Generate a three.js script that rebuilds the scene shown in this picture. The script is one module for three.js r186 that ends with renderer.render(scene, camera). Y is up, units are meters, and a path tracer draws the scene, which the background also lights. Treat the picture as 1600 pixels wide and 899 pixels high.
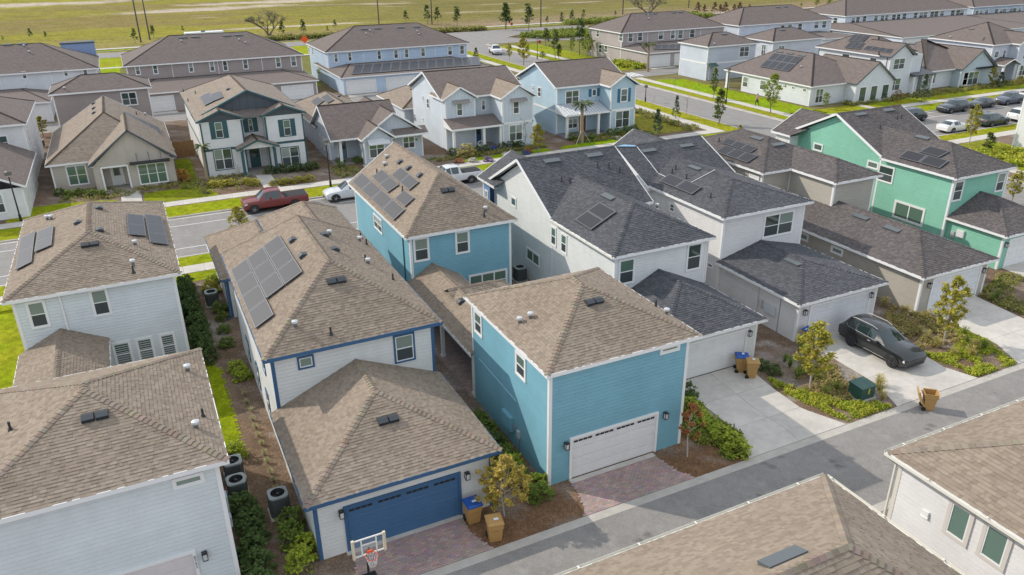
import * as THREE from 'three';
import { toCreasedNormals } from 'three/addons/utils/BufferGeometryUtils.js';
import { MarchingCubes } from 'three/addons/objects/MarchingCubes.js';

// ---------------------------------------------------------------- camera, sky, sun, exposure
// world: x runs along the alley, y is up, v = -z runs from the alley towards the street; metres
const CAM_H = 22.5, FPX = 1214.62, YAW = -25.7204, PITCH = -24.0889, ROLL = -0.5889;
const rad = THREE.MathUtils.degToRad;
const scene = new THREE.Scene();
const camera = new THREE.PerspectiveCamera(40.6164, 1600 / 899, 0.5, 3000);
camera.position.set(0, CAM_H, 0);
camera.rotation.order = 'YXZ';
camera.rotation.set(rad(PITCH), rad(YAW), rad(ROLL));
camera.updateMatrixWorld(true);
const renderer = new THREE.WebGLRenderer({ antialias: true });
renderer.setSize(1024, 575);
renderer.toneMapping = THREE.LinearToneMapping;
renderer.toneMappingExposure = 1.55;
renderer.shadowMap.enabled = true;
const SUN = new THREE.Vector3(-0.566, 0.571, -0.595).normalize();   // towards the sun, from the shadows on the alley
{
  const w = 256, h = 128, d = new Float32Array(w * h * 4);
  for (let j = 0; j < h; j++) {
    const el = (j + 0.5) / h * 2 - 1, e = Math.max(0, el);           // -1 nadir .. 1 zenith
    const k = Math.pow(1 - e, 2.2);
    const zen = [0.51, 0.555, 0.625], hor = [0.68, 0.755, 0.86], gnd = [0.25, 0.24, 0.2];
    for (let i = 0; i < w; i++) {
      const o = (j * w + i) * 4;
      for (let c = 0; c < 3; c++) d[o + c] = el < -0.02 ? gnd[c] : zen[c] + (hor[c] - zen[c]) * k;
      d[o + 3] = 1;
    }
  }
  const t = new THREE.DataTexture(d, w, h, THREE.RGBAFormat, THREE.FloatType);
  t.mapping = THREE.EquirectangularReflectionMapping; t.magFilter = THREE.LinearFilter; t.minFilter = THREE.LinearFilter; t.needsUpdate = true;
  scene.background = t; scene.environment = t;
}
const sun = new THREE.DirectionalLight(new THREE.Color(1, 0.92, 0.81), 2.25);
sun.position.copy(SUN).multiplyScalar(300).add(new THREE.Vector3(60, 0, -90));
sun.target.position.set(60, 0, -90);
sun.castShadow = true; sun.shadow.mapSize.set(4096, 4096);
Object.assign(sun.shadow.camera, { left: -190, right: 190, top: 190, bottom: -190, near: 1, far: 700 });
scene.add(sun, sun.target);

// ---------------------------------------------------------------- helpers
let seed = 7;
const rnd = () => { seed = (seed * 1664525 + 1013904223) >>> 0; return seed / 4294967296; };
const rr = (a, b) => a + (b - a) * rnd();
const gauss = () => (rnd() + rnd() + rnd() + rnd() - 2) * 0.85;
function hash2(x, y) { const s = Math.sin(x * 127.1 + y * 311.7) * 43758.5453; return s - Math.floor(s); }
function vnoise(x, y) {
  const xi = Math.floor(x), yi = Math.floor(y), fx = x - xi, fy = y - yi, u = fx * fx * (3 - 2 * fx), w = fy * fy * (3 - 2 * fy);
  const a = hash2(xi, yi), b = hash2(xi + 1, yi), c = hash2(xi, yi + 1), e = hash2(xi + 1, yi + 1);
  return a + (b - a) * u + (c - a) * w + (a - b - c + e) * u * w;
}
const fbm = (x, y, n = 4) => { let s = 0, a = 0.5, t = 0; for (let i = 0; i < n; i++) { s += a * vnoise(x, y); t += a; x = x * 2.03 + 17.3; y = y * 2.03 + 9.1; a *= 0.5; } return s / t; };

// pixels of the photograph -> directions; distances come from the plane they touch
const CROT = new THREE.Matrix3().setFromMatrix4(camera.matrixWorld);
function ray(px, py) { return new THREE.Vector3((px - 800) / FPX, -(py - 449.5) / FPX, -1).applyMatrix3(CROT); }
function onY(px, py, y = 0) { const d = ray(px, py), t = (y - CAM_H) / d.y; return [d.x * t, -d.z * t]; }            // -> x, v
function onV(px, py, v) { const d = ray(px, py), t = v / -d.z; return [d.x * t, CAM_H + d.y * t]; }                   // -> x, y
function onX(px, py, x) { const d = ray(px, py), t = x / d.x; return [-d.z * t, CAM_H + d.y * t]; }                   // -> v, y
const W = (x, y, v) => [x, y, -v];

// mesh builder: quads and triangles in world metres; uv in metres along each face
class GB {
  constructor() { this.p = []; this.c = []; }
  t(a, b, c, k = 1) { this.p.push(...a, ...b, ...c); const q = typeof k === 'number' ? [k, k, k] : k; this.c.push(...q, ...q, ...q); return this; }
  q(a, b, c, d, k) { this.t(a, b, c, k); this.t(a, c, d, k); return this; }
  box(x0, x1, y0, y1, v0, v1, k) {
    const P = (i, j, l) => W(i ? x1 : x0, j ? y1 : y0, l ? v1 : v0);
    this.q(P(0, 0, 0), P(1, 0, 0), P(1, 1, 0), P(0, 1, 0), k); this.q(P(1, 0, 1), P(0, 0, 1), P(0, 1, 1), P(1, 1, 1), k);
    this.q(P(0, 0, 1), P(0, 0, 0), P(0, 1, 0), P(0, 1, 1), k); this.q(P(1, 0, 0), P(1, 0, 1), P(1, 1, 1), P(1, 1, 0), k);
    this.q(P(0, 1, 0), P(1, 1, 0), P(1, 1, 1), P(0, 1, 1), k); this.q(P(0, 0, 1), P(1, 0, 1), P(1, 0, 0), P(0, 0, 0), k);
    return this;
  }
  fbox(f, pos, a0, a1, y0, y1, d0, d1, k) {                          // box on a wall face: a along the wall, d outwards
    if (f === 'F') return this.box(a0, a1, y0, y1, pos - d1, pos - d0, k);
    if (f === 'B') return this.box(a0, a1, y0, y1, pos + d0, pos + d1, k);
    if (f === 'L') return this.box(pos - d1, pos - d0, y0, y1, a0, a1, k);
    return this.box(pos + d0, pos + d1, y0, y1, a0, a1, k);
  }
  bar(a, b, w, h, k) {                                               // beam of width w, height h between two world points
    const A = new THREE.Vector3(...a), B = new THREE.Vector3(...b), d = B.clone().sub(A).normalize();
    let s = new THREE.Vector3(0, 1, 0).cross(d); if (s.lengthSq() < 1e-6) s.set(1, 0, 0); s.normalize();
    const u = d.clone().cross(s).normalize(), P = (e, i, j) => (e ? B : A).clone().addScaledVector(s, i * w / 2).addScaledVector(u, j * h / 2).toArray();
    const r = [[-1, -1], [1, -1], [1, 1], [-1, 1]];
    for (let i = 0; i < 4; i++) { const m = r[i], n = r[(i + 1) % 4]; this.q(P(0, ...m), P(0, ...n), P(1, ...n), P(1, ...m), k); }
    this.q(P(0, -1, -1), P(0, 1, -1), P(0, 1, 1), P(0, -1, 1), k); this.q(P(1, -1, -1), P(1, 1, -1), P(1, 1, 1), P(1, -1, 1), k);
    return this;
  }
  tube(pts, rs, n = 8, k = 1, cap = true) {
    const V = pts.map(p => new THREE.Vector3(...p)), rings = [];
    for (let i = 0; i < V.length; i++) {
      const d = V[Math.min(i + 1, V.length - 1)].clone().sub(V[Math.max(i - 1, 0)]).normalize();
      let s = Math.abs(d.y) > 0.9 ? new THREE.Vector3(1, 0, 0) : new THREE.Vector3(0, 1, 0); s = s.cross(d).normalize(); const u = d.clone().cross(s);
      const r = Array.isArray(rs) ? rs[i] : rs, ring = [];
      for (let j = 0; j < n; j++) { const a = j / n * Math.PI * 2; ring.push(V[i].clone().addScaledVector(s, Math.cos(a) * r).addScaledVector(u, Math.sin(a) * r).toArray()); }
      rings.push(ring);
    }
    for (let i = 0; i + 1 < rings.length; i++) for (let j = 0; j < n; j++) { const m = (j + 1) % n; this.q(rings[i][j], rings[i][m], rings[i + 1][m], rings[i + 1][j], k); }
    if (cap) for (const e of [0, rings.length - 1]) for (let j = 1; j + 1 < n; j++) this.t(rings[e][0], rings[e][j], rings[e][j + 1], k);
    return this;
  }
  geo(o) {
    const n = this.p.length / 3, g = new THREE.BufferGeometry(), p = new Float32Array(this.p), nn = new Float32Array(n * 3), uv = new Float32Array(n * 2);
    for (let i = 0; i < n; i += 3) {
      const k = i * 3, ax = p[k + 3] - p[k], ay = p[k + 4] - p[k + 1], az = p[k + 5] - p[k + 2], bx = p[k + 6] - p[k], by = p[k + 7] - p[k + 1], bz = p[k + 8] - p[k + 2];
      let nx = ay * bz - az * by, ny = az * bx - ax * bz, nz = ax * by - ay * bx; const l = Math.hypot(nx, ny, nz) || 1; nx /= l; ny /= l; nz /= l;
      let tx = -nz, tz = nx, tl = Math.hypot(tx, tz); if (tl < 0.05) { tx = 1; tz = 0; } else { tx /= tl; tz /= tl; }
      const qx = ny * tz, qy = nz * tx - nx * tz, qz = -ny * tx;
      for (let j = 0; j < 3; j++) {
        const m = k + j * 3; nn[m] = nx; nn[m + 1] = ny; nn[m + 2] = nz;
        uv[(i + j) * 2] = p[m] * tx + p[m + 2] * tz; uv[(i + j) * 2 + 1] = p[m] * qx + p[m + 1] * qy + p[m + 2] * qz;
      }
    }
    if (o) for (let i = 0; i < n; i++) { p[i * 3] -= o[0]; p[i * 3 + 1] -= o[1]; p[i * 3 + 2] -= o[2]; }
    g.setAttribute('position', new THREE.BufferAttribute(p, 3)); g.setAttribute('normal', new THREE.BufferAttribute(nn, 3));
    g.setAttribute('uv', new THREE.BufferAttribute(uv, 2)); g.setAttribute('color', new THREE.BufferAttribute(new Float32Array(this.c), 3));
    return g;
  }
}
const used = {};
function numbered(n) { if (!(n in used)) { used[n] = 0; return n; } used[n]++; return n + '_' + String(used[n]).padStart(3, '0'); }
const ORI = new Map();
function shade(o) { o.traverse(m => { if (m.isMesh) { m.castShadow = true; m.receiveShadow = true; } }); return o; }
function thing(name, label, category, x = 0, v = 0, group, y = 0) {
  const o = new THREE.Group(); o.name = numbered(name); o.position.set(x, y, -v); o.userData = { label, category };
  if (group) o.userData.group = group;
  ORI.set(o, [x, y, -v]); scene.add(o); return o;
}
function part(name, gb, mat, parent, kind) {                         // one mesh in world metres, re-based to its thing
  const o = ORI.get(parent) || [0, 0, 0], m = new THREE.Mesh(gb.geo(o), mat);
  m.name = name; m.castShadow = true; m.receiveShadow = true; if (kind) m.userData.kind = kind;
  parent.add(m); ORI.set(m, o); return m;
}
function sub(name, parent) { const g = new THREE.Group(); g.name = name; parent.add(g); ORI.set(g, ORI.get(parent)); return g; }
function struct(name, gb, mat) { const m = new THREE.Mesh(gb.geo(), mat); m.name = numbered(name); m.receiveShadow = true; m.castShadow = true; m.userData = { kind: 'structure' }; scene.add(m); return m; }
function copyOf(o, x, v, turn, label, group, s = 1) {
  const c = o.clone(); c.name = numbered(o.name.replace(/_\d{3}$/, '')); c.position.set(x, o.position.y, -v); c.rotation.y = turn; c.scale.setScalar(s);
  c.userData = { ...o.userData }; if (label) c.userData.label = label; if (group) c.userData.group = group;
  scene.add(c); return c;
}
// ---------------------------------------------------------------- textures and materials
function tex(size, metres, fn, srgb = true) {
  const d = new Uint8Array(size * size * 4);
  for (let j = 0; j < size; j++) for (let i = 0; i < size; i++) { const c = fn(i / size, j / size, i, j), o = (j * size + i) * 4; for (let k = 0; k < 3; k++) d[o + k] = Math.max(0, Math.min(255, (Array.isArray(c) ? c[k] : c) * 255)); d[o + 3] = 255; }
  const t = new THREE.DataTexture(d, size, size, THREE.RGBAFormat); t.magFilter = THREE.LinearFilter; t.minFilter = THREE.LinearMipmapLinearFilter; t.generateMipmaps = true;
  t.wrapS = t.wrapT = THREE.RepeatWrapping; t.repeat.set(1 / metres, 1 / metres); if (srgb) t.colorSpace = THREE.SRGBColorSpace; t.needsUpdate = true; return t;
}
const tile = (u, v, n, s) => {                                       // tileable value noise with n cells
  const x = u * n, y = v * n, xi = Math.floor(x), yi = Math.floor(y), fx = x - xi, fy = y - yi, a = fx * fx * (3 - 2 * fx), b = fy * fy * (3 - 2 * fy), H = (p, q) => hash2(((p % n) + n) % n + s * 13.7, ((q % n) + n) % n + s * 5.1);
  return H(xi, yi) * (1 - a) * (1 - b) + H(xi + 1, yi) * a * (1 - b) + H(xi, yi + 1) * (1 - a) * b + H(xi + 1, yi + 1) * a * b;
};
const grain = (size, metres, lo, hi, oct, s) => tex(size, metres, (u, v) => { let t = 0, w = 0; for (const [n, a] of oct) { t += a * tile(u, v, n, s + n); w += a; } return lo + (hi - lo) * t / w; });
const T = {
  asphalt: grain(512, 4, 0.74, 1.1, [[4, 0.5], [16, 0.6], [128, 1], [256, 1.3]], 1),
  concrete: grain(512, 5, 0.84, 1.05, [[5, 1], [20, 0.8], [80, 0.5], [256, 0.7]], 2),
  lawn: tex(512, 3, (u, v) => { const a = tile(u, v, 128, 3) * 0.6 + tile(u, v, 48, 4) * 0.5 + tile(u, v, 9, 5) * 0.5; return [0.6 + 0.42 * a * 0.75, 0.64 + 0.4 * a * 0.75, 0.4 + 0.4 * a * 0.6]; }),
  soil: tex(512, 2.5, (u, v) => { const a = tile(u, v, 40, 6), b = tile(u, v, 128, 7), c = tile(u, v, 12, 8), chip = b > 0.8 ? 0.22 : b < 0.2 ? -0.16 : 0; return 0.62 + 0.22 * a * c + 0.16 * b + chip; }),
  paint: grain(256, 6, 0.93, 1.02, [[4, 1], [16, 0.7], [64, 0.5]], 9),
  field: tex(512, 37, (u, v) => { const a = tile(u, v, 200, 11) * 0.7 + tile(u, v, 70, 12) * 0.7; return 0.72 + 0.26 * a; }),
  wood: tex(256, 1.2, (u, v) => 0.72 + 0.28 * (tile(u, v, 8, 14) * 0.4 + hash2(Math.floor(u * 64), 3) * 0.6)),
};
function shingleTex(pal) {                                           // for roofs too far off for single shingles
  const rows = 28, N = 1024, off = [];
  for (let r = 0; r < rows; r++) { const cuts = []; let x = 0; while (x < 1) { cuts.push([x, hash2(r * 3.1, x * 91), hash2(x * 57, r * 7.7)]); x += 0.04 + 0.06 * hash2(r, x * 33); } off.push(cuts); }
  return tex(N, 4.2, (u, v) => {
    const r = Math.floor(v * rows) % rows; let c = off[r][0]; for (const k of off[r]) if (k[0] <= u) c = k;
    const p = pal[Math.floor(c[1] * pal.length)], g = 0.93 + 0.14 * tile(u, v, 256, 5) - 0.04 + 0.06 * (c[2] - 0.5);
    return [p[0] * g, p[1] * g, p[2] * g];
  });
}
const PAL = {                                                        // linear base colours of the shingle blends
  brown: [[0.268, 0.216, 0.168], [0.234, 0.187, 0.145], [0.3, 0.244, 0.19], [0.254, 0.204, 0.158], [0.284, 0.23, 0.179]],
  grey: [[0.1, 0.103, 0.112], [0.082, 0.085, 0.094], [0.118, 0.12, 0.128], [0.092, 0.094, 0.103]],
  ash: [[0.13, 0.117, 0.113], [0.108, 0.096, 0.094], [0.15, 0.134, 0.127], [0.12, 0.106, 0.104]],
  umber: [[0.172, 0.138, 0.122], [0.152, 0.12, 0.108], [0.19, 0.153, 0.133], [0.163, 0.13, 0.116]],
};
const s8 = a => a.map(c => c.map(x => Math.pow(x, 1 / 2.2)));
const FARTEX = { umber: shingleTex(s8(PAL.umber)), brown: shingleTex(s8(PAL.brown)) };
const mcache = {};
function M(r, g, b, rough = 0.85, o = {}) {
  const k = JSON.stringify([r, g, b, rough, Object.keys(o).map(q => [q, o[q] && o[q].uuid ? o[q].uuid : o[q]])]);
  if (!mcache[k]) { const phys = ['transmission', 'clearcoat', 'sheen', 'specularIntensity'].some(q => q in o); const C = phys ? THREE.MeshPhysicalMaterial : THREE.MeshStandardMaterial; mcache[k] = new C({ color: new THREE.Color().setRGB(r, g, b), roughness: rough, vertexColors: true, side: THREE.DoubleSide, ...o }); }
  return mcache[k];
}
const paint = (r, g, b, rough = 0.6) => M(r, g, b, rough, { map: T.paint });
const MAT = {
  white: paint(0.74, 0.74, 0.73), trim: M(0.78, 0.78, 0.77, 0.5), dark: M(0.03, 0.032, 0.036, 0.5), black: M(0.015, 0.016, 0.018, 0.45),
  asphalt: M(0.3, 0.282, 0.266, 0.95, { map: T.asphalt, bumpMap: T.asphalt, bumpScale: 0.006 }),
  concrete: M(0.57, 0.535, 0.485, 0.9, { map: T.concrete }), kerb: M(0.5, 0.465, 0.415, 0.9, { map: T.concrete }),
  lawn: M(1, 1, 1, 1, { specularIntensity: 0.1, map: T.lawn, bumpMap: T.lawn, bumpScale: 0.03 }), soil: M(1, 1, 1, 1, { specularIntensity: 0.2, map: T.soil, bumpMap: T.soil, bumpScale: 0.03 }),
  field: M(1, 1, 1, 1, { specularIntensity: 0.05, map: T.field }), shingle: M(1, 1, 1, 0.95, { specularIntensity: 0.4 }), vc: M(1, 1, 1, 0.8), metal: M(0.5, 0.51, 0.52, 0.4, { metalness: 0.6 }),
  paver: M(1, 1, 1, 0.92, { map: T.concrete }), mark: M(0.72, 0.72, 0.7, 0.8), wood: M(0.34, 0.19, 0.085, 0.85, { map: T.wood }),
  leaf: M(1, 1, 1, 0.9, { transmission: 0.35, thickness: 0, specularIntensity: 0.3 }), bark: M(0.2, 0.165, 0.13, 0.95, { map: T.soil }),
  glass: M(0.035, 0.06, 0.055, 0.06, { clearcoat: 1, clearcoatRoughness: 0.04 }), screen: M(0.05, 0.065, 0.068, 0.3), blind: M(0.2, 0.26, 0.22, 0.22, { clearcoat: 0.8, clearcoatRoughness: 0.05 }),
  cell: M(0.016, 0.015, 0.018, 0.45, { clearcoat: 0.12, clearcoatRoughness: 0.1 }), alu: M(0.13, 0.13, 0.14, 0.5), farUmber: M(1, 1, 1, 0.95, { map: FARTEX.umber }), farBrown: M(1, 1, 1, 0.95, { map: FARTEX.brown }),
};
// ---------------------------------------------------------------- house kit
const V3 = a => new THREE.Vector3(...a);
const fp = (f, pos) => f === 'F' ? (a, y, d) => W(a, y, pos - d) : f === 'B' ? (a, y, d) => W(a, y, pos + d) : f === 'L' ? (a, y, d) => W(pos - d, y, a) : (a, y, d) => W(pos + d, y, a);
const TURN = { F: 0, L: -Math.PI / 2, B: Math.PI, R: Math.PI / 2 };
function mkPlane(pts) {
  const A = V3(pts[0]), S = V3(pts[1]).sub(A).normalize(), r = V3(pts[pts.length - 1]).sub(A), N = S.clone().cross(r).normalize();
  if (N.y < 0) N.negate();
  let U = N.clone().cross(S).normalize(); if (U.y < 0) U.negate();
  const d2 = pts.map(p => { const q = V3(p).sub(A); return [q.dot(S), q.dot(U)]; });
  return { pts, A, S, U, N, d2, at: (s, t, n = 0) => A.clone().addScaledVector(S, s).addScaledVector(U, t).addScaledVector(N, n).toArray() };
}
function hitPlane(pl, px, py) {
  const d = ray(px, py), o = new THREE.Vector3(0, CAM_H, 0), k = pl.A.clone().sub(o).dot(pl.N) / d.dot(pl.N), q = d.multiplyScalar(k).add(o).sub(pl.A);
  return [q.dot(pl.S), q.dot(pl.U)];
}
function roofPlanes(s) {
  const av = s.axis !== 'x', P = (a, c, y) => av ? W(c, y, a) : W(a, y, c);
  const [a0, a1, c0, c1] = av ? [s.v0, s.v1, s.x0, s.x1] : [s.x0, s.x1, s.v0, s.v1];
  const w = (c1 - c0) / 2, cm = (c0 + c1) / 2, yr = s.y + s.p * w, e = s.ends || ['hip', 'hip'], ins = s.inset || [];
  const i0 = e[0] === 'hip' ? ins[0] ?? w : e[0] === 'valley' ? -ins[0] : 0, i1 = e[1] === 'hip' ? ins[1] ?? w : e[1] === 'valley' ? -ins[1] : 0,   // a valley end runs its ridge on into the next roof
     nm = av ? ['L', 'R', 'F', 'B'] : ['F', 'B', 'L', 'R'], out = {};
  out[nm[0]] = mkPlane([P(a0, c0, s.y), P(a1, c0, s.y), P(a1 - i1, cm, yr), P(a0 + i0, cm, yr)]);
  out[nm[1]] = mkPlane([P(a0, c1, s.y), P(a1, c1, s.y), P(a1 - i1, cm, yr), P(a0 + i0, cm, yr)]);
  if (e[0] === 'hip') out[nm[2]] = mkPlane([P(a0, c0, s.y), P(a0, c1, s.y), P(a0 + i0, cm, yr)]);
  if (e[1] === 'hip') out[nm[3]] = mkPlane([P(a1, c0, s.y), P(a1, c1, s.y), P(a1 - i1, cm, yr)]);
  const lines = [[P(a0 + i0, cm, yr), P(a1 - i1, cm, yr), out[nm[0]], out[nm[1]]]];
  if (i0 > 0) { lines.push([P(a0, c0, s.y), P(a0 + i0, cm, yr), out[nm[0]], out[nm[2]]], [P(a0, c1, s.y), P(a0 + i0, cm, yr), out[nm[1]], out[nm[2]]]); }
  if (i1 > 0) { lines.push([P(a1, c0, s.y), P(a1 - i1, cm, yr), out[nm[0]], out[nm[3]]], [P(a1, c1, s.y), P(a1 - i1, cm, yr), out[nm[1]], out[nm[3]]]); }
  return { planes: out, lines, yr, nm, P, a0, a1, c0, c1, cm, av, e };
}
const tabGeo = {};
function tabMesh(pl, s0, s1, t0, t1, h, mat) {                        // one shingle as a mesh of its own
  const key = h > 0.012 ? 'a' : 'b';
  if (!tabGeo[key]) {
    const g = new GB(), P = (x, y, z) => [x, y, z], H = h + 0.004;
    g.q(P(0, 0, H), P(1, 0, H), P(1, 1, 0.002), P(0, 1, 0.002)); g.q(P(0, 0, 0), P(1, 0, 0), P(1, 0, H), P(0, 0, H)); g.q(P(0, 0, 0), P(0, 0, H), P(0, 1, 0.002), P(0, 1, 0)); g.q(P(1, 0, 0), P(1, 0, H), P(1, 1, 0.002), P(1, 1, 0));
    g.q(P(0, 0, 0), P(1, 0, 0), P(1, 1, 0), P(0, 1, 0)); g.q(P(0, 1, 0), P(1, 1, 0), P(1, 1, 0.002), P(0, 1, 0.002));
    tabGeo[key] = g.geo();
  }
  const m = new THREE.Mesh(tabGeo[key], mat), B = new THREE.Matrix4().makeBasis(pl.S, pl.U, pl.N.clone());
  if (B.determinant() < 0) B.makeBasis(pl.S, pl.U, pl.N.clone());
  m.name = 'shingle'; m.castShadow = m.receiveShadow = true; return { m, B };
}
const tabMats = {};
function shingles(pl, gb, pal, e, pick) {
  const tm = Math.max(...pl.d2.map(q => q[1])), P = pl.d2, n = P.length, off = rnd() * 40, cp = new THREE.Vector3(0, CAM_H, 0);
  for (let k = 0; k * e < tm; k++) {
    const t0 = k * e, t1 = Math.min(t0 + e, tm), y = (t0 + t1) / 2; let a = 1e9, b = -1e9;
    for (let i = 0; i < n; i++) { const p = P[i], q = P[(i + 1) % n]; if ((p[1] <= y) !== (q[1] <= y)) { const s = p[0] + (q[0] - p[0]) * (y - p[1]) / (q[1] - p[1]); a = Math.min(a, s); b = Math.max(b, s); } }
    if (b - a < 0.06) continue;
    let s = a - rnd() * 0.2;
    while (s < b) {
      const w = rr(0.1, 0.25), s0 = Math.max(s, a), s1 = Math.min(s + w, b); s += w; if (s1 - s0 < 0.02) continue;
      const h = rnd() < 0.45 ? 0.007 : 0.019, ci = Math.floor(rnd() * pal.length), m = 0.92 + 0.14 * vnoise(s0 * 0.5 + off, t0 * 0.5) * rr(0.85, 1.15), c = pal[ci].map(x => x * m), lo = k ? t0 - 0.012 : t0 - 0.025;
      if (pick) pick.push({ pl, s0, s1, lo, t1, h, ci, d: cp.distanceTo(V3(pl.at((s0 + s1) / 2, t0))), c });
      else tabQuads(gb, pl, s0, s1, lo, t1, h, c);
    }
  }
}
function tabQuads(gb, pl, s0, s1, lo, t1, h, c) {
  const A = pl.at(s0, lo, h + 0.004), B = pl.at(s1, lo, h + 0.004), C = pl.at(s1, t1, 0.002), D = pl.at(s0, t1, 0.002);
  gb.q(A, B, C, D, c); gb.q(pl.at(s0, lo, 0), pl.at(s1, lo, 0), B, A, c); gb.t(pl.at(s0, lo, 0), A, D, c); gb.t(pl.at(s1, lo, 0), B, C, c);
}
// roof of a house: planes, shingles, hip and ridge caps, fascia boards, soffits
function roof(h, s) {
  const R = roofPlanes(s), pal = PAL[s.kind || 'brown'], base = new GB(), far = s.far, mid = pal[0];
  for (const k in R.planes) { const p = R.planes[k].pts; base.t(p[0], p[1], p[2], far ? 1 : mid); if (p[3]) base.t(p[0], p[2], p[3], far ? 1 : mid); }
  const m = part('roof', base, far ? (s.kind === 'brown' ? MAT.farBrown : MAT.farUmber) : MAT.shingle, h);
  if (!far) {
    const gb = new GB(), pick = s.pick ? [] : null;
    for (const k in R.planes) if (!(s.skip || '').includes(k)) shingles(R.planes[k], gb, pal, s.e || 0.142, pick);
    if (pick) {
      pick.sort((a, b) => a.d - b.d);
      pick.forEach((q, i) => {
        if (i >= s.pick) { tabQuads(gb, q.pl, q.s0, q.s1, q.lo, q.t1, q.h, q.c); return; }
        const mk = s.kind + q.ci + (i % 3), mt = tabMats[mk] || (tabMats[mk] = M(...pal[q.ci].map(x => x * (0.95 + 0.05 * (i % 3))), 0.95));
        const { m: me, B } = tabMesh(q.pl, q.s0, q.s1, q.lo, q.t1, q.h, mt), o = ORI.get(h), at = q.pl.at(q.s0, q.lo);
        B.scale(new THREE.Vector3(q.s1 - q.s0, q.t1 - q.lo, 1)); B.setPosition(at[0] - o[0], at[1] - o[1], at[2] - o[2]);
        me.matrixAutoUpdate = true; B.decompose(me.position, me.quaternion, me.scale); m.add(me);
      });
    }
    part('shingles', gb, MAT.shingle, m, 'stuff');
  }
  const caps = new GB();
  for (const [a, b, p, q] of R.lines) {
    const A = V3(a), B = V3(b), L = A.distanceTo(B); if (L < 0.05) continue; const d = B.clone().sub(A).normalize();
    const wing = pl => { const w = d.clone().cross(pl.N); const c = pl.pts.reduce((u, x) => u.add(V3(x)), new THREE.Vector3()).multiplyScalar(1 / pl.pts.length).sub(A); if (w.dot(c) < 0) w.negate(); return w; };
    const w1 = wing(p), w2 = wing(q), st = far ? L : 0.21, up = p.N.clone().add(q.N).normalize();
    for (let x = 0; x < L - 0.02; x += st) {
      const x1 = Math.min(x + st + 0.02, L), g = far ? mid.map(c => c * 1.05) : pal[Math.floor(rnd() * pal.length)].map(c => c * rr(0.92, 1.05)), lo = 0.045, hi = 0.012;
      const E = (t, w, k, r) => A.clone().addScaledVector(d, t).addScaledVector(w, k).addScaledVector(up, r).toArray();
      for (const w of [w1, w2]) { caps.q(E(x, w, 0, lo + 0.012), E(x, w, 0.15, lo), E(x1, w, 0.15, hi), E(x1, w, 0, hi + 0.012), g); if (!far) caps.q(E(x, w, 0, lo + 0.012), E(x, w, 0.15, lo), E(x, w, 0.15, 0), E(x, w, 0, 0), g); }
    }
  }
  part('ridge_caps', caps, far && s.kind !== 'brown' ? MAT.farUmber : far ? MAT.farBrown : MAT.shingle, m);
  const f = new GB(), so = new GB(), ft = s.fh || 0.17, oh = s.oh ?? 0.38, { P, a0, a1, c0, c1, cm, e, yr } = R;
  const board = (A, B, y0, y1, out) => { const [p, q] = [P(A[0], A[1], 0), P(B[0], B[1], 0)]; f.box(Math.min(p[0], q[0]) - (out[0] < 0 ? 0.03 : out[0] ? 0 : 0.03), Math.max(p[0], q[0]) + (out[0] > 0 ? 0.03 : out[0] ? 0 : 0.03), y0, y1, Math.min(-p[2], -q[2]) - (out[1] < 0 ? 0.03 : 0), Math.max(-p[2], -q[2]) + (out[1] > 0 ? 0.03 : 0)); };
  const dir = { L: [-1, 0], R: [1, 0], F: [0, -1], B: [0, 1] };
  board([a0, c0], [a1, c0], s.y - ft, s.y + 0.012, dir[R.nm[0]]); board([a0, c1], [a1, c1], s.y - ft, s.y + 0.012, dir[R.nm[1]]);
  const flat = (A0, A1, C0, C1) => { const p = P(A0, C0, 0), q = P(A1, C1, 0); so.box(Math.min(p[0], q[0]), Math.max(p[0], q[0]), s.y - ft + 0.02, s.y - ft + 0.045, Math.min(-p[2], -q[2]), Math.max(-p[2], -q[2])); };
  flat(a0, a1, c0, c0 + oh + 0.1); flat(a0, a1, c1 - oh - 0.1, c1);
  e.forEach((k, i) => {
    const a = i ? a1 : a0, sg = i ? 1 : -1, o = dir[R.nm[2 + i]];
    if (k === 'hip') { board([a, c0], [a, c1], s.y - ft, s.y + 0.012, o); flat(Math.min(a, a - sg * (oh + 0.1)), Math.max(a, a - sg * (oh + 0.1)), c0 + oh + 0.1, c1 - oh - 0.1); }
    if (k === 'gable') for (const c of [c0, c1]) {
      const A = P(a + sg * 0.02, c, s.y - ft * 0.45), B = P(a + sg * 0.02, cm, yr - ft * 0.45); f.bar(A, B, 0.05, ft * 1.05);
      const n = P(a - sg * (oh + 0.15), c, s.y - 0.1), n2 = P(a - sg * (oh + 0.15), cm, yr - 0.1); so.q(P(a, c, s.y - 0.1), P(a, cm, yr - 0.1), n2, n);
    }
  });
  part('fascia', f, s.fascia || MAT.trim, m); part('soffit', so, s.fascia === MAT.blueTrim ? MAT.white : MAT.white, m);
  m.planes = R.planes; return R.planes;
}
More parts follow.
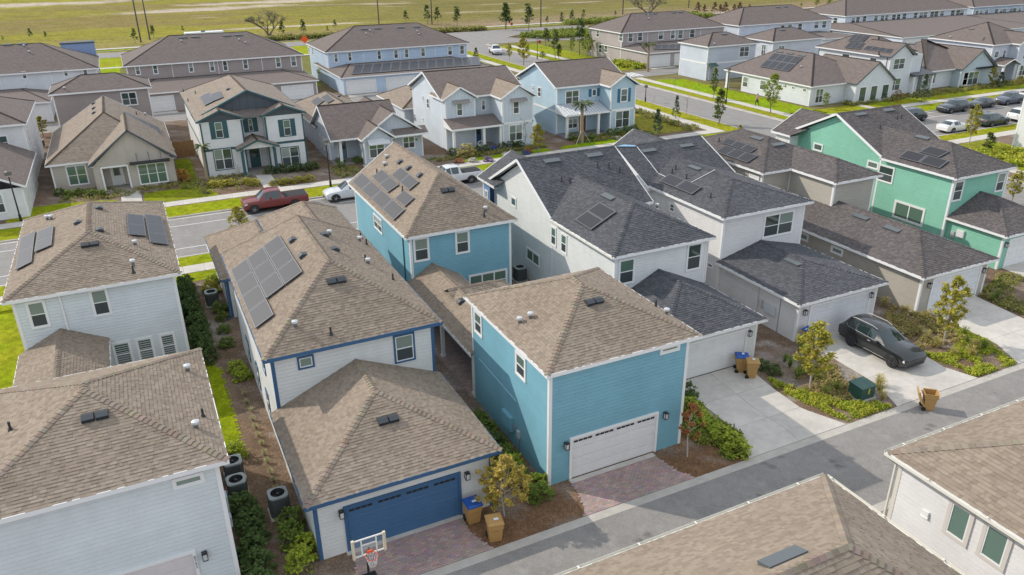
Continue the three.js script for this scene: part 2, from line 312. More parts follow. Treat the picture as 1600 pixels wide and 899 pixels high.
function lap(gb, f, pos, a0, a1, y0, y1, clip, e = 0.18) {            // lapped boards: each course leans out at its lower edge
  const P = fp(f, pos), n = Math.max(1, Math.round((y1 - y0) / e));
  for (let i = 0; i < n; i++) {
    const A = y0 + (y1 - y0) * i / n, B = y0 + (y1 - y0) * (i + 1) / n, [l0, l1] = clip ? clip(A) : [a0, a1], [u0, u1] = clip ? clip(B) : [a0, a1], c = 0.985 + 0.03 * rnd();
    if (l1 - l0 < 0.03) continue;
    const g = 0.011, w0 = l0 + (u0 - l0) * (1 - g / (B - A)), w1 = l1 + (u1 - l1) * (1 - g / (B - A));   // board face, then an open shadow joint under the next board
    { let s = l0, e2 = l0 + rr(0.8, 3.6); while (s < l1 - 0.01) { e2 = Math.min(e2, l1); const k0 = (s - l0) / (l1 - l0), k1 = (e2 - l0) / (l1 - l0), ww = Math.max(w1, w0), jt = e2 < l1 ? 0.0012 : 0, cc = c * (0.988 + 0.024 * rnd()); gb.q(P(s, A, 0.034), P(e2 - jt, A, 0.034), P(w0 + (ww - w0) * k1 - jt, B - g, 0.026), P(w0 + (ww - w0) * k0, B - g, 0.026), cc); s = e2; e2 += 3.66; } } gb.q(P(w0, B - g, 0.026), P(w1, B - g, 0.026), P(w1, B - g, 0.008), P(w0, B - g, 0.008), c); gb.q(P(w0, B - g, 0.008), P(w1, B - g, 0.008), P(u1, B, 0.008), P(u0, B, 0.008), c); gb.q(P(l0, A, 0.008), P(l1, A, 0.008), P(l1, A, 0.034), P(l0, A, 0.034), c);
  }
}
function flatWall(gb, f, pos, a0, a1, y0, y1, clip) {
  const P = fp(f, pos), [l0, l1] = clip ? clip(y0) : [a0, a1], [u0, u1] = clip ? clip(y1) : [a0, a1]; gb.q(P(l0, y0, 0), P(l1, y0, 0), P(Math.max(u0, u1), y1, 0), P(u0, y1, 0), 1);
}
function battens(gb, f, pos, a0, a1, y0, ytop, step = 0.4) { const n = Math.max(1, Math.round((a1 - a0) / step)); for (let i = 0; i <= n; i++) { const a = a0 + (a1 - a0) * i / n, t = typeof ytop === 'function' ? ytop(a) : ytop; if (t - y0 > 0.08) gb.fbox(f, pos, a - 0.025, a + 0.025, y0, t, 0, 0.03); } }
// walls of one block; s.style per face: lap (default), batten, flat
function walls(h, s) {
  const fc = s.faces || 'FLRB', ex = { F: [s.v0, s.x0, s.x1], B: [s.v1, s.x0, s.x1], L: [s.x0, s.v0, s.v1], R: [s.x1, s.v0, s.v1] }, y0 = s.y0 || 0;
  for (const f of fc) {
    const [pos, a0, a1] = ex[f], gb = new GB(), st = (s.styles && s.styles[f]) || s.style || 'lap', mt = (s.mats && s.mats[f]) || s.mat, g = s.gables && s.gables[f];
    const clip = g ? y => { const k = (y - s.y1) / (g[1] - s.y1); return [a0 + (g[0] - a0) * k, a1 + (g[0] - a1) * k]; } : null;
    const top = a => g ? s.y1 + (g[1] - s.y1) * (a < g[0] ? (a - a0) / (g[0] - a0) : (a1 - a) / (a1 - g[0])) - 0.05 : s.y1;
    if (st === 'lap') { lap(gb, f, pos, a0, a1, y0, s.y1, null, s.e); if (g) lap(gb, f, pos, a0, a1, s.y1, g[1], clip, s.e); }
    else { flatWall(gb, f, pos, a0, a1, y0, s.y1); if (g) flatWall(gb, f, pos, a0, a1, s.y1, g[1], clip); if (st === 'batten') battens(gb, f, pos, a0, a1, y0, top); }
    part('wall', gb, mt, h);
    if (s.band) { const b = new GB(); b.fbox(f, pos, a0, a1, s.band, s.band + 0.24, 0, 0.045); part('band_board', b, s.corner || MAT.trim, h); }
  }
  if (s.corner !== null) {
    const ct = s.corner || MAT.trim, cw = 0.11, d = 0.045;
    for (const [f, x, g, v] of [['F', s.x0, 'L', s.v0], ['F', s.x1, 'R', s.v0], ['B', s.x0, 'L', s.v1], ['B', s.x1, 'R', s.v1]]) {
      if (!fc.includes(f) || !fc.includes(g)) continue;
      const sx = g === 'L' ? 1 : -1, sv = f === 'F' ? 1 : -1, gb = new GB();
      gb.box(Math.min(x - sx * d, x + sx * cw), Math.max(x - sx * d, x + sx * cw), y0, s.y1, Math.min(v - sv * d, v + sv * 0.004), Math.max(v - sv * d, v + sv * 0.004));
      gb.box(Math.min(x - sx * d, x + sx * 0.004), Math.max(x - sx * d, x + sx * 0.004), y0, s.y1, Math.min(v + sv * 0.004, v + sv * cw), Math.max(v + sv * 0.004, v + sv * cw));
      part('corner_trim', gb, ct, h);
    }
  }
}
function onWall(h, g, f, pos, a, y) { const o = ORI.get(h), p = fp(f, pos)(a, y, 0.016); g.position.set(p[0] - o[0], p[1] - o[1], p[2] - o[2]); g.rotation.y = TURN[f]; return g; }
const PANES = [MAT.glass, MAT.blind, M(0.3, 0.35, 0.33, 0.25, { clearcoat: 0.8, clearcoatRoughness: 0.05 }), M(0.06, 0.095, 0.085, 0.05, { clearcoat: 1, clearcoatRoughness: 0.03 }), M(0.14, 0.19, 0.17, 0.2, { clearcoat: 1, clearcoatRoughness: 0.05 })], PANELO = [MAT.screen, M(0.075, 0.09, 0.09, 0.35), M(0.1, 0.12, 0.115, 0.3)];
const wcache = {};
function wpart(key, fn) { return wcache[key] || (wcache[key] = fn().geo()); }
function lmesh(name, geo, mat, parent) { const m = new THREE.Mesh(geo, mat); m.name = name; m.castShadow = m.receiveShadow = true; parent.add(m); return m; }
const box3 = (g, x0, x1, y0, y1, z0, z1, k) => g.box(x0, x1, y0, y1, -z1, -z0, k);
function win(h, f, pos, a, y, w, ht, o = {}) {                         // a, y: centre of the wall opening with its casing
  w = Math.round(w * 20) / 20; ht = Math.round(ht * 20) / 20;
  const g = onWall(h, sub('window', h), f, pos, a, y), cols = o.cols || 1, tr = o.tr ?? 0.09, one = o.single, k = [w, ht, cols, tr, one].join();
  lmesh('casing', wpart('c' + k, () => { const b = new GB(); box3(b, -w / 2, w / 2, ht / 2 - tr, ht / 2, 0, 0.06); box3(b, -w / 2, w / 2, -ht / 2, -ht / 2 + tr, 0, 0.065); box3(b, -w / 2, -w / 2 + tr, -ht / 2 + tr, ht / 2 - tr, 0, 0.06); box3(b, w / 2 - tr, w / 2, -ht / 2 + tr, ht / 2 - tr, 0, 0.06); return b; }), o.frame || MAT.trim, g);
  const iw = (w - 2 * tr) / cols, ih = ht - 2 * tr, fr = 0.045;
  for (let i = 0; i < cols; i++) {
    const x = -w / 2 + tr + iw * (i + 0.5), s = lmesh('sash', wpart('s' + k, () => { const b = new GB(); box3(b, -iw / 2, iw / 2, ih / 2 - fr, ih / 2, 0.026, 0.05); box3(b, -iw / 2, iw / 2, -ih / 2, -ih / 2 + fr, 0.026, 0.05); box3(b, -iw / 2, -iw / 2 + fr, -ih / 2 + fr, ih / 2 - fr, 0.026, 0.05); box3(b, iw / 2 - fr, iw / 2, -ih / 2 + fr, ih / 2 - fr, 0.026, 0.05); if (!one) box3(b, -iw / 2 + fr, iw / 2 - fr, -0.025, 0.025, 0.026, 0.05); return b; }), o.sash || MAT.trim, g); s.position.x = x;
    const pg = up => wpart('p' + k + up, () => { const b = new GB(), y0 = up ? (one ? -ih / 2 + fr : 0.02) : -ih / 2 + fr, y1 = up ? ih / 2 - fr : -0.02; b.q([-iw / 2 + fr, y0, 0.03], [iw / 2 - fr, y0, 0.03], [iw / 2 - fr, y1, 0.03], [-iw / 2 + fr, y1, 0.03]); return b; });
    const rv = hash2(a * 3.7 + i, y * 5.3 + pos), up = lmesh('pane', pg(1), o.top || PANES[Math.floor(rv * PANES.length)], g); up.position.x = x;
    if (!one) { const lo = lmesh('pane', pg(0), o.bot || PANELO[Math.floor(rv * 7) % PANELO.length], g); lo.position.x = x; }
    if (o.slats) { const sl = lmesh('blind', wpart('b' + k, () => { const b = new GB(); for (let q = -ih / 2 + 0.1; q < ih / 2 - 0.08; q += 0.13) if (Math.abs(q) > 0.05) b.q([-iw / 2 + fr, q, 0.0315], [iw / 2 - fr, q, 0.0315], [iw / 2 - fr, q + 0.055, 0.033], [-iw / 2 + fr, q + 0.055, 0.033]); return b; }), MAT.slat, g); sl.position.x = x; }
  }
  if (o.shutter) for (const sx of [-1, 1]) { const b = wpart('sh' + ht, () => { const q = new GB(), W2 = 0.21; box3(q, -W2, W2, -ht / 2, ht / 2, 0.01, 0.045); for (let y2 = -ht / 2 + 0.08; y2 < ht / 2 - 0.1; y2 += 0.09) box3(q, -W2 + 0.05, W2 - 0.05, y2, y2 + 0.05, 0.045, 0.055); return q; }); const m = lmesh('shutter', b, o.shutter, g); m.position.x = sx * (w / 2 + 0.22); }
  return g;
}
function winPx(h, f, pos, tl, br, o) {
  const c = f === 'F' || f === 'B' ? onV : onX, A = c(...tl, pos), B = c(...br, pos);
  return win(h, f, pos, (A[0] + B[0]) / 2, (A[1] + B[1]) / 2, Math.max(0.3, Math.abs(A[0] - B[0])), Math.max(0.3, Math.abs(A[1] - B[1])), o);
}
function gdoor(h, f, pos, a0, a1, y1, o = {}) {
  const g = onWall(h, sub('garage_door', h), f, pos, (a0 + a1) / 2, 0), w = a1 - a0, tr = 0.12, mt = o.mat || MAT.white;
  for (let i = 0; i < 4; i++) {
    const b = new GB(), y0 = 0.04 + (y1 - 0.04) * i / 4, yy = 0.04 + (y1 - 0.04) * (i + 1) / 4 - 0.014; box3(b, -w / 2, w / 2, y0, yy, 0.0, 0.03);
    if (o.far !== 1) for (let p = 0; p < 8; p++) { const x = -w / 2 + w * (p + 0.09) / 8, x1 = -w / 2 + w * (p + 0.91) / 8; box3(b, x, x1, y0 + 0.09, yy - 0.09, 0.03, 0.038); }
    lmesh('door_section', b.geo(), mt, g);
  }
  const t = new GB(); box3(t, -w / 2 - tr, -w / 2, 0.01, y1, 0, 0.075); box3(t, w / 2, w / 2 + tr, 0.01, y1, 0, 0.075); box3(t, -w / 2 - tr, w / 2 + tr, y1, y1 + tr, 0, 0.08); lmesh('door_trim', t.geo(), o.trim || MAT.trim, g);
  const gr = new GB(); box3(gr, -w / 2, w / 2, 0.005, 0.04, 0, 0.02); lmesh('weather_strip', gr.geo(), MAT.black, g);
  if (o.lights) for (let k = 0; k < 4; k++) { const b = new GB(), c = -w / 2 + w * (k + 0.5) / 4; for (let i = 0; i < 4; i++) box3(b, c - 0.48 + i * 0.245, c - 0.48 + i * 0.245 + 0.21, y1 - 0.2, y1 - 0.1, 0.038, 0.046); lmesh('door_light', b.geo(), MAT.black, g); }
  return g;
}
function lampAt(h, f, pos, a, y) {
  const g = onWall(h, sub('wall_lamp', h), f, pos, a, y);
  lmesh('bracket', wpart('lampA', () => { const b = new GB(); box3(b, -0.06, 0.06, -0.16, 0.12, 0, 0.04); b.bar([0, 0.1, 0.03], [0, 0.16, 0.14], 0.03, 0.03); return b; }), MAT.black, g);
  lmesh('lantern', wpart('lampB', () => { const b = new GB(); box3(b, -0.1, 0.1, 0.1, 0.13, 0.04, 0.24); b.tube([[0, 0.13, 0.14], [0, 0.2, 0.14]], [0.09, 0.02], 4); box3(b, -0.09, 0.09, -0.2, -0.17, 0.05, 0.23); for (const [x, z] of [[-0.085, 0.055], [0.085, 0.055], [-0.085, 0.225], [0.085, 0.225]]) box3(b, x - 0.01, x + 0.01, -0.17, 0.1, z - 0.01, z + 0.01); return b; }), MAT.black, g);
  lmesh('lamp_glass', wpart('lampC', () => { const b = new GB(); box3(b, -0.075, 0.075, -0.17, 0.1, 0.065, 0.215); return b; }), M(0.55, 0.56, 0.56, 0.15), g);
}
// things bolted to a roof plane, placed where the photograph shows them on that plane
function basisOn(h, pl, st, s = pl.S) { const o = ORI.get(h), p = pl.at(st[0], st[1]); return { p: [p[0] - o[0], p[1] - o[1], p[2] - o[2]] }; }
function onRoof(h, g, pl, st) {
  const { p } = basisOn(h, pl, st); g.position.set(...p); const x = pl.S.clone(), z = pl.N.clone(), y = z.clone().cross(x); if (y.y < 0) { y.negate(); x.negate(); }
  g.quaternion.setFromRotationMatrix(new THREE.Matrix4().makeBasis(x, y, z)); return g;
}
const VENTM = M(0.06, 0.068, 0.075, 0.45, { metalness: 0.3 }), VENTG = M(0.13, 0.145, 0.15, 0.5, { metalness: 0.3 });
function vent(h, pl, px, kind = 'hood') {
  const st = hitPlane(pl, ...px), g = onRoof(h, sub('roof_vent', h), pl, st);
  if (kind === 'hood') lmesh('vent_hood', wpart('vh', () => { const b = new GB(); box3(b, -0.24, 0.24, -0.24, 0.26, 0.0, 0.02); b.q([-0.2, -0.2, 0.17], [0.2, -0.2, 0.17], [0.2, 0.02, 0.18], [-0.2, 0.02, 0.18]); b.q([-0.2, 0.02, 0.18], [0.2, 0.02, 0.18], [0.2, 0.22, 0.03], [-0.2, 0.22, 0.03]); for (const x of [-0.2, 0.2]) b.q([x, -0.2, 0.02], [x, -0.2, 0.17], [x, 0.02, 0.18], [x, 0.22, 0.02]); b.q([-0.2, -0.17, 0.02], [0.2, -0.17, 0.02], [0.2, -0.17, 0.14], [-0.2, -0.17, 0.14]); return b; }), VENTM, g);
  if (kind === 'double') for (const x of [-0.23, 0.23]) { const m = lmesh('vent_hood', wpart('vh2', () => { const b = new GB(); box3(b, -0.215, 0.215, -0.22, 0.24, 0.0, 0.02); b.q([-0.2, -0.2, 0.17], [0.2, -0.2, 0.17], [0.2, 0.02, 0.18], [-0.2, 0.02, 0.18]); b.q([-0.2, 0.02, 0.18], [0.2, 0.02, 0.18], [0.2, 0.22, 0.03], [-0.2, 0.22, 0.03]); for (const q of [-0.2, 0.2]) b.q([q, -0.2, 0.02], [q, -0.2, 0.17], [q, 0.02, 0.18], [q, 0.22, 0.02]); b.q([-0.2, -0.17, 0.02], [0.2, -0.17, 0.02], [0.2, -0.17, 0.14], [-0.2, -0.17, 0.14]); return b; }), VENTM, g); m.position.x = x; }
  if (kind === 'long') lmesh('vent_hood', wpart('vl', () => { const b = new GB(); b.q([-0.62, -0.2, 0.14], [0.62, -0.2, 0.14], [0.62, 0.24, 0.05], [-0.62, 0.24, 0.05]); b.q([-0.62, -0.2, 0.0], [0.62, -0.2, 0.0], [0.62, -0.2, 0.14], [-0.62, -0.2, 0.14]); for (const x of [-0.62, 0.62]) b.q([x, -0.2, 0], [x, -0.2, 0.14], [x, 0.24, 0.05], [x, 0.24, 0]); b.q([-0.62, 0.24, 0], [0.62, 0.24, 0], [0.62, 0.24, 0.05], [-0.62, 0.24, 0.05]); return b; }), VENTG, g);
  return g;
}
function pipe(h, pl, px, kind = 'dark') {
  const st = hitPlane(pl, ...px), g = sub('vent_pipe', h), o = basisOn(h, pl, st).p; g.position.set(...o);
  if (kind === 'dark') lmesh('pipe', wpart('pd', () => { const b = new GB(); b.tube([[0, -0.1, 0], [0, 0.36, 0]], 0.045, 8); b.tube([[0, -0.08, 0], [0, 0.1, 0]], [0.12, 0.06], 8); return b; }), MAT.dark, g);
  else { lmesh('pipe', wpart('pw', () => { const b = new GB(); b.tube([[0, -0.1, 0], [0, 0.2, 0]], 0.085, 10); return b; }), MAT.alu, g); lmesh('cap', wpart('pc', () => { const b = new GB(); b.tube([[0, 0.16, 0], [0, 0.22, 0], [0, 0.3, 0], [0, 0.34, 0]], [0.1, 0.15, 0.14, 0.03], 12); return b; }), M(0.6, 0.62, 0.63, 0.35, { metalness: 0.3 }), g); }
}
function solar(h, pl, A, B, C, nA, nB, skip = [], tilt = 0) {            // corners of the array in the photograph: A->B has nA modules, A->C has nB
  const a = hitPlane(pl, ...A), b = hitPlane(pl, ...B), c = hitPlane(pl, ...C);
  let n = 0;
  for (let i = 0; i < nA; i++) for (let j = 0; j < nB; j++) {
    if (skip.includes(n++)) continue;
    const g = sub('solar_panel', h), F = new GB(), Q = new GB(), L = new GB(), gap = 0.012;
    const pt = (u, v, z) => pl.at(a[0] + (b[0] - a[0]) * u + (c[0] - a[0]) * v, a[1] + (b[1] - a[1]) * u + (c[1] - a[1]) * v, z);
    const u0 = (i + gap) / nA, u1 = (i + 1 - gap) / nA, v0 = (j + gap) / nB, v1 = (j + 1 - gap) / nB, k = [[u0, v0], [u1, v0], [u1, v1], [u0, v1]];
    const lift = q => 0.1 + tilt * q, T2 = k.map(([u, v]) => pt(u, v, lift(v) + 0.045)), B2 = k.map(([u, v]) => pt(u, v, lift(v)));
    F.q(...T2); F.q(...B2); for (let e = 0; e < 4; e++) F.q(T2[e], T2[(e + 1) % 4], B2[(e + 1) % 4], B2[e]);
    const iu = 0.022 / nA * 2, iv = 0.022 / nB * 2; Q.q(...[[u0 + iu, v0 + iv], [u1 - iu, v0 + iv], [u1 - iu, v1 - iv], [u0 + iu, v1 - iv]].map(([u, v]) => pt(u, v, lift(v) + 0.049)));
    part('frame', F, MAT.alu, g); part('cell', Q, MAT.cell, g);
    L.q(pt((u0 + u1) / 2, v0, 0), pt((u0 + u1) / 2, v1, 0), pt((u0 + u1) / 2, v1, lift(v1)), pt((u0 + u1) / 2, v0, lift(v0))); part('rail', L, MAT.dark, g);
  }
}
function gutter(h, x0, x1, y, v0, v1) { const b = new GB(), sx = Math.abs(x1 - x0) > Math.abs(v1 - v0); if (sx) { b.box(x0, x1, y - 0.12, y - 0.105, v0 - 0.06, v0 + 0.06); b.box(x0, x1, y - 0.12, y, v0 + 0.052, v0 + 0.06); b.box(x0, x1, y - 0.12, y, v0 - 0.06, v0 - 0.052); for (let x = x0 + 0.9; x < x1; x += 2.1) b.box(x - 0.03, x + 0.03, y - 0.005, y + 0.01, v0 - 0.06, v0 + 0.06); } else { b.box(x0 - 0.06, x0 + 0.06, y - 0.12, y - 0.105, v0, v1); b.box(x0 - 0.06, x0 - 0.052, y - 0.12, y, v0, v1); b.box(x0 + 0.052, x0 + 0.06, y - 0.12, y, v0, v1); for (let v = v0 + 0.9; v < v1; v += 2.1) b.box(x0 - 0.06, x0 + 0.06, y - 0.005, y + 0.01, v - 0.03, v + 0.03); } part('gutter', b, MAT.gutter, h); }
function downspout(h, pts, mat) { const b = new GB(); for (let i = 0; i + 1 < pts.length; i++) b.bar(W(...pts[i]), W(...pts[i + 1]), 0.08, 0.06); part('downspout', b, mat || MAT.trim, h); }
Object.assign(MAT, { blueTrim: paint(0.04, 0.115, 0.235), slat: M(0.45, 0.5, 0.47, 0.6), gutter: M(0.7, 0.68, 0.6, 0.5), teal: paint(0.1, 0.33, 0.43), tealDeep: paint(0.05, 0.25, 0.38), green: paint(0.22, 0.58, 0.41), tan: paint(0.45, 0.41, 0.345), offwhite: paint(0.66, 0.66, 0.63), taupe: paint(0.36, 0.305, 0.285), skyblue: paint(0.36, 0.5, 0.68), pale: paint(0.56, 0.63, 0.68), bluegrey: paint(0.42, 0.48, 0.56), beige: paint(0.44, 0.385, 0.33), charcoal: paint(0.07, 0.085, 0.1), tealShutter: paint(0.035, 0.1, 0.115) });
// ---------------------------------------------------------------- the setting: terrain, streets, pavements, drives
function gridSheet(name, xs, vs, y, colour, mat) {
  const gb = new GB(), C = xs.map(x => vs.map(v => colour(x, v))), H = typeof y === 'function' ? y : () => y;
  const nx = xs.length, nv = vs.length, g = new THREE.BufferGeometry(), p = [], c = [], uv = [], id = [];
  for (let i = 0; i < nx; i++) for (let j = 0; j < nv; j++) { p.push(xs[i], H(xs[i], vs[j]), -vs[j]); c.push(...C[i][j]); uv.push(xs[i], vs[j]); }
  for (let i = 0; i + 1 < nx; i++) for (let j = 0; j + 1 < nv; j++) { const a = i * nv + j; id.push(a, a + nv, a + 1, a + nv, a + nv + 1, a + 1); }
  g.setAttribute('position', new THREE.Float32BufferAttribute(p, 3)); g.setAttribute('color', new THREE.Float32BufferAttribute(c, 3)); g.setAttribute('uv', new THREE.Float32BufferAttribute(uv, 2)); g.setIndex(id); g.computeVertexNormals();
  const m = new THREE.Mesh(g, mat); m.name = numbered(name); m.userData = { kind: 'structure' }; m.receiveShadow = true; m.castShadow = true; scene.add(m); return m;
}
const range = (a, b, s) => { const o = []; for (let x = a; x < b - s * 0.4; x += s) o.push(x); o.push(b); return o; };
const mix3 = (a, b, k) => a.map((x, i) => x + (b[i] - x) * k), sstep = (a, b, x) => { const t = Math.max(0, Math.min(1, (x - a) / (b - a))); return t * t * (3 - 2 * t); };
const sandAt = [[285, 17, 26, 5], [350, 12, 34, 5], [425, 3, 40, 7], [30, 8, 50, 10], [470, 40, 30, 2], [1500, 3, 1, 1]].map(([px, py, rx, rv]) => [...onY(px, py, -0.16), rx, rv]);
gridSheet('ground', [...range(-380, -90, 20), ...range(-87, 330, 2.6), ...range(350, 700, 25)], [...range(-70, 165, 20), ...range(168, 330, 2.2), ...range(333, 470, 5), ...range(490, 1000, 30)], -0.16, (x, v) => {
  const n = fbm(x * 0.012, v * 0.05), f = fbm(x * 0.07 + 40, v * 0.22), k = fbm(x * 0.2, v * 0.5 + 9);
  let c = mix3([0.32, 0.29, 0.05], [0.28, 0.22, 0.085], sstep(0.42, 0.62, n * 0.65 + f * 0.35)); c = mix3(c, [0.22, 0.22, 0.045], sstep(0.5, 0.8, k) * 0.7);
  const right = sstep(30, 110, x); c = mix3(c, mix3([0.25, 0.2, 0.09], [0.17, 0.165, 0.05], f), right * 0.75);
  const band = sstep(211, 214, v) * (1 - sstep(217, 240 + 12 * f, v + 10 * (f - 0.5))); c = mix3(c, [0.36, 0.265, 0.18], band * (0.35 + 0.5 * right));
  let s = sstep(0.66, 0.76, fbm(x * 0.03 + 7, v * 0.11 + 3)) * sstep(225, 245, v) * 0.7;
  for (const [cx, cv, rx, rv] of sandAt) { const d = Math.hypot((x - cx) / rx, (v - cv) / (rv * 1.4)); s = Math.max(s, sstep(1.15, 0.5, d + 0.9 * (k - 0.5))); }
  c = mix3(c, [0.56, 0.47, 0.37], Math.min(1, s)); const j = 0.88 + 0.24 * rnd(); return c.map(q => q * j);
}, MAT.field);
const soilColour = (x, v) => {
  const n = fbm(x * 0.35, v * 0.35), k = fbm(x * 1.3 + 5, v * 1.3), sand = sstep(0.6, 0.65, fbm(x * 0.45 + 31, v * 0.45 + 2) * 0.6 + k * 0.4);
  let c = mix3([0.36, 0.245, 0.165], [0.43, 0.325, 0.25], sstep(0.35, 0.65, n)); const red = v > 22 && v < 30 && x > 9 && x < 23.5 ? 1 : 0;
  c = mix3(c, [0.34, 0.185, 0.09], red * 0.8); c = mix3(c, [0.62, 0.56, 0.5], sand * (red ? 0.35 : 0.75)); const j = 0.9 + 0.2 * rnd(); return c.map(q => q * j);
};
gridSheet('planting_soil', [...range(-130, -22, 4), ...range(-20, 70, 0.45)], range(22.35, 62.55, 0.45), 0, soilColour, MAT.soil);
gridSheet('planting_soil', range(-130, 70, 4), range(-50, 17, 4), 0, soilColour, MAT.soil);
gridSheet('planting_soil', range(79, 280, 2), range(-50, 62.55, 2), 0, soilColour, MAT.soil);
gridSheet('planting_soil', [...range(-130, -32, 5), ...range(-30, 70, 0.9)], range(73.2, 176, 0.9), 0, (x, v) => mix3(soilColour(x, v), [0.3, 0.32, 0.06], sstep(120, 150, v) * 0.8), MAT.soil);
gridSheet('planting_soil', range(79, 330, 1.4), range(73.2, 172, 1.4), 0, (x, v) => mix3(soilColour(x, v), [0.32, 0.33, 0.06], 0.5 + 0.4 * sstep(120, 150, v)), MAT.soil);
const inPoly = (P, x, y) => { let c = false; for (let i = 0, j = P.length - 1; i < P.length; j = i++) if ((P[i][1] > y) !== (P[j][1] > y) && x < (P[j][0] - P[i][0]) * (y - P[i][1]) / (P[j][1] - P[i][1]) + P[i][0]) c = !c; return c; };
const rectP = (x0, x1, v0, v1) => [[x0, v0], [x1, v0], [x1, v1], [x0, v1]];
// a sheet of turf with a ragged edge
function turf(name, poly, cell, c0, c1, y = 0.014, edge = 0.3, mat = MAT.lawn) {
  const gb = new GB(), xs = poly.map(p => p[0]), vs = poly.map(p => p[1]), x0 = Math.min(...xs), x1 = Math.max(...xs), v0 = Math.min(...vs), v1 = Math.max(...vs);
  for (let x = x0; x < x1; x += cell) for (let v = v0; v < v1; v += cell) {
    const cx = x + cell / 2, cv = v + cell / 2; if (!inPoly(poly, cx + (hash2(cx, cv) - 0.5) * edge, cv + (hash2(cv, cx) - 0.5) * edge)) continue;
    const n = fbm(cx * 0.6, cv * 0.6), c = mix3(c0, c1, sstep(0.3, 0.7, n)).map(q => q * (0.9 + 0.2 * hash2(cx * 3, cv * 7)));
    gb.q(W(x, y, v), W(Math.min(x + cell, x1 + 0.02), y, v), W(Math.min(x + cell, x1 + 0.02), y, Math.min(v + cell, v1 + 0.02)), W(x, y, Math.min(v + cell, v1 + 0.02)), c);
  }
  return struct(name, gb, mat);
}
const G0 = [0.32, 0.36, 0.03], G1 = [0.39, 0.375, 0.05], GD = [0.18, 0.21, 0.035], GY = [0.4, 0.35, 0.06];
// streets (sunk by a kerb) and alleys (flush with ribbon kerbs)
const flat = (name, x0, x1, v0, v1, y, mat) => { const gb = new GB(); gb.q(W(x0, y, v0), W(x1, y, v0), W(x1, y, v1), W(x0, y, v1), 1); return struct(name, gb, mat); };
flat('street', -130, 280, 62.5, 73.2, -0.12, MAT.asphalt);
{ const gb = new GB(); gb.q(W(70.3, -0.124, -50), W(78.7, -0.124, -50), W(78.7, -0.124, 62.5), W(70.3, -0.124, 62.5)); gb.q(W(70.3, -0.124, 73.2), W(78.7, -0.124, 73.2), W(78.7, -0.124, 192.5), W(70.3, -0.124, 192.5)); struct('side_street', gb, MAT.asphalt); }
{ const gb = new GB(), P = [[-150, 196], [60, 196], [69, 190], [70.3, 176], [94, 176], [104, 172], [330, 172], [330, 188], [128, 190], [120, 204], [-150, 208]].map(([x, v]) => W(x, -0.13, v)); const s = THREE.ShapeUtils.triangulateShape(P.map(p => new THREE.Vector2(p[0], -p[2])), []); for (const [a, b, c] of s) gb.t(P[a], P[b], P[c]); struct('road', gb, MAT.asphalt); }
const spots = []; { const k = seed; seed = 99; for (let i = 0; i < 60; i++) spots.push([rr(-5, 66), rr(17.8, 21.7), rr(0.05, 0.32), rr(0.55, 0.85)]); for (const [px, py] of [[1185, 674 + 100], [1220, 715], [1207, 730], [1195, 725], [1455, 665], [1450, 671], [998, 760], [1000, 845], [1012, 836], [1310, 728], [1318, 731], [1300, 721]]) spots.push([...onY(px, py), rr(0.12, 0.28), 0.5]); seed = k; }
gridSheet('alley', [...range(-130, -8, 6), ...range(-6, 70, 0.17)], range(17.4, 21.92, 0.17), 0.006, (x, v) => {   // worn asphalt: tyre tracks, oil spots, patched strips
  let c = 0.98 + 0.08 * (fbm(x * 0.25, v * 0.9) - 0.5) + 0.05 * (fbm(x * 1.7, v * 1.7) - 0.5); for (const t of [18.5, 20.3]) c *= 1 - 0.05 * Math.exp(-(((v - t) / 0.25) ** 2)) * (0.5 + fbm(x * 0.2, t)); for (const [a, b, r, k] of spots) { const d = Math.hypot(x - a, v - b); if (d < r) c *= k + (1 - k) * (d / r) ** 2; } if (hash2(Math.floor(x * 5.9), Math.floor(v * 5.9)) > 0.985) c *= 1.12; return [c, c * 0.998, c * 0.992]; }, MAT.asphalt);
flat('alley', -130, 70, 118.2, 123.6, 0.006, MAT.asphalt);
flat('alley', 79, 280, 117.6, 123.2, 0.006, MAT.asphalt);
function kerbBox(x0, x1, v0, v1, top = 0.0, bottom = -0.14) { const gb = new GB(); gb.box(x0, x1, bottom, top, v0, v1); return struct('kerb', gb, MAT.kerb); }
for (const [a, b] of [[21.92, 22.36], [16.96, 17.4], [118.0, 118.2], [123.6, 123.8]]) kerbBox(-130, 70, a, b, 0.012, -0.05);
for (const [x0, x1] of [[-130, 69.2], [79.8, 280]]) { kerbBox(x0, x1, 62.36, 62.56, 0.012); kerbBox(x0, x1, 73.14, 73.34, 0.012); const gb = new GB(); gb.box(x0, x1, -0.13, -0.112, 62.56, 62.95); gb.box(x0, x1, -0.13, -0.112, 72.75, 73.14); struct('gutter_pan', gb, MAT.concrete); }
for (const [v0, v1] of [[-50, 61.6], [74.2, 117], [124.2, 176]]) { kerbBox(78.65, 78.85, v0, v1, 0.012); kerbBox(70.1, 70.3, v0, v1, 0.012); const gb = new GB(); gb.box(70.3, 70.65, -0.13, -0.114, v0, v1); gb.box(78.3, 78.65, -0.13, -0.114, v0, v1); struct('gutter_pan', gb, MAT.concrete); }
kerbBox(-150, 60, 195.8, 196, -0.03); kerbBox(-150, 120, 208, 208.2, -0.03);
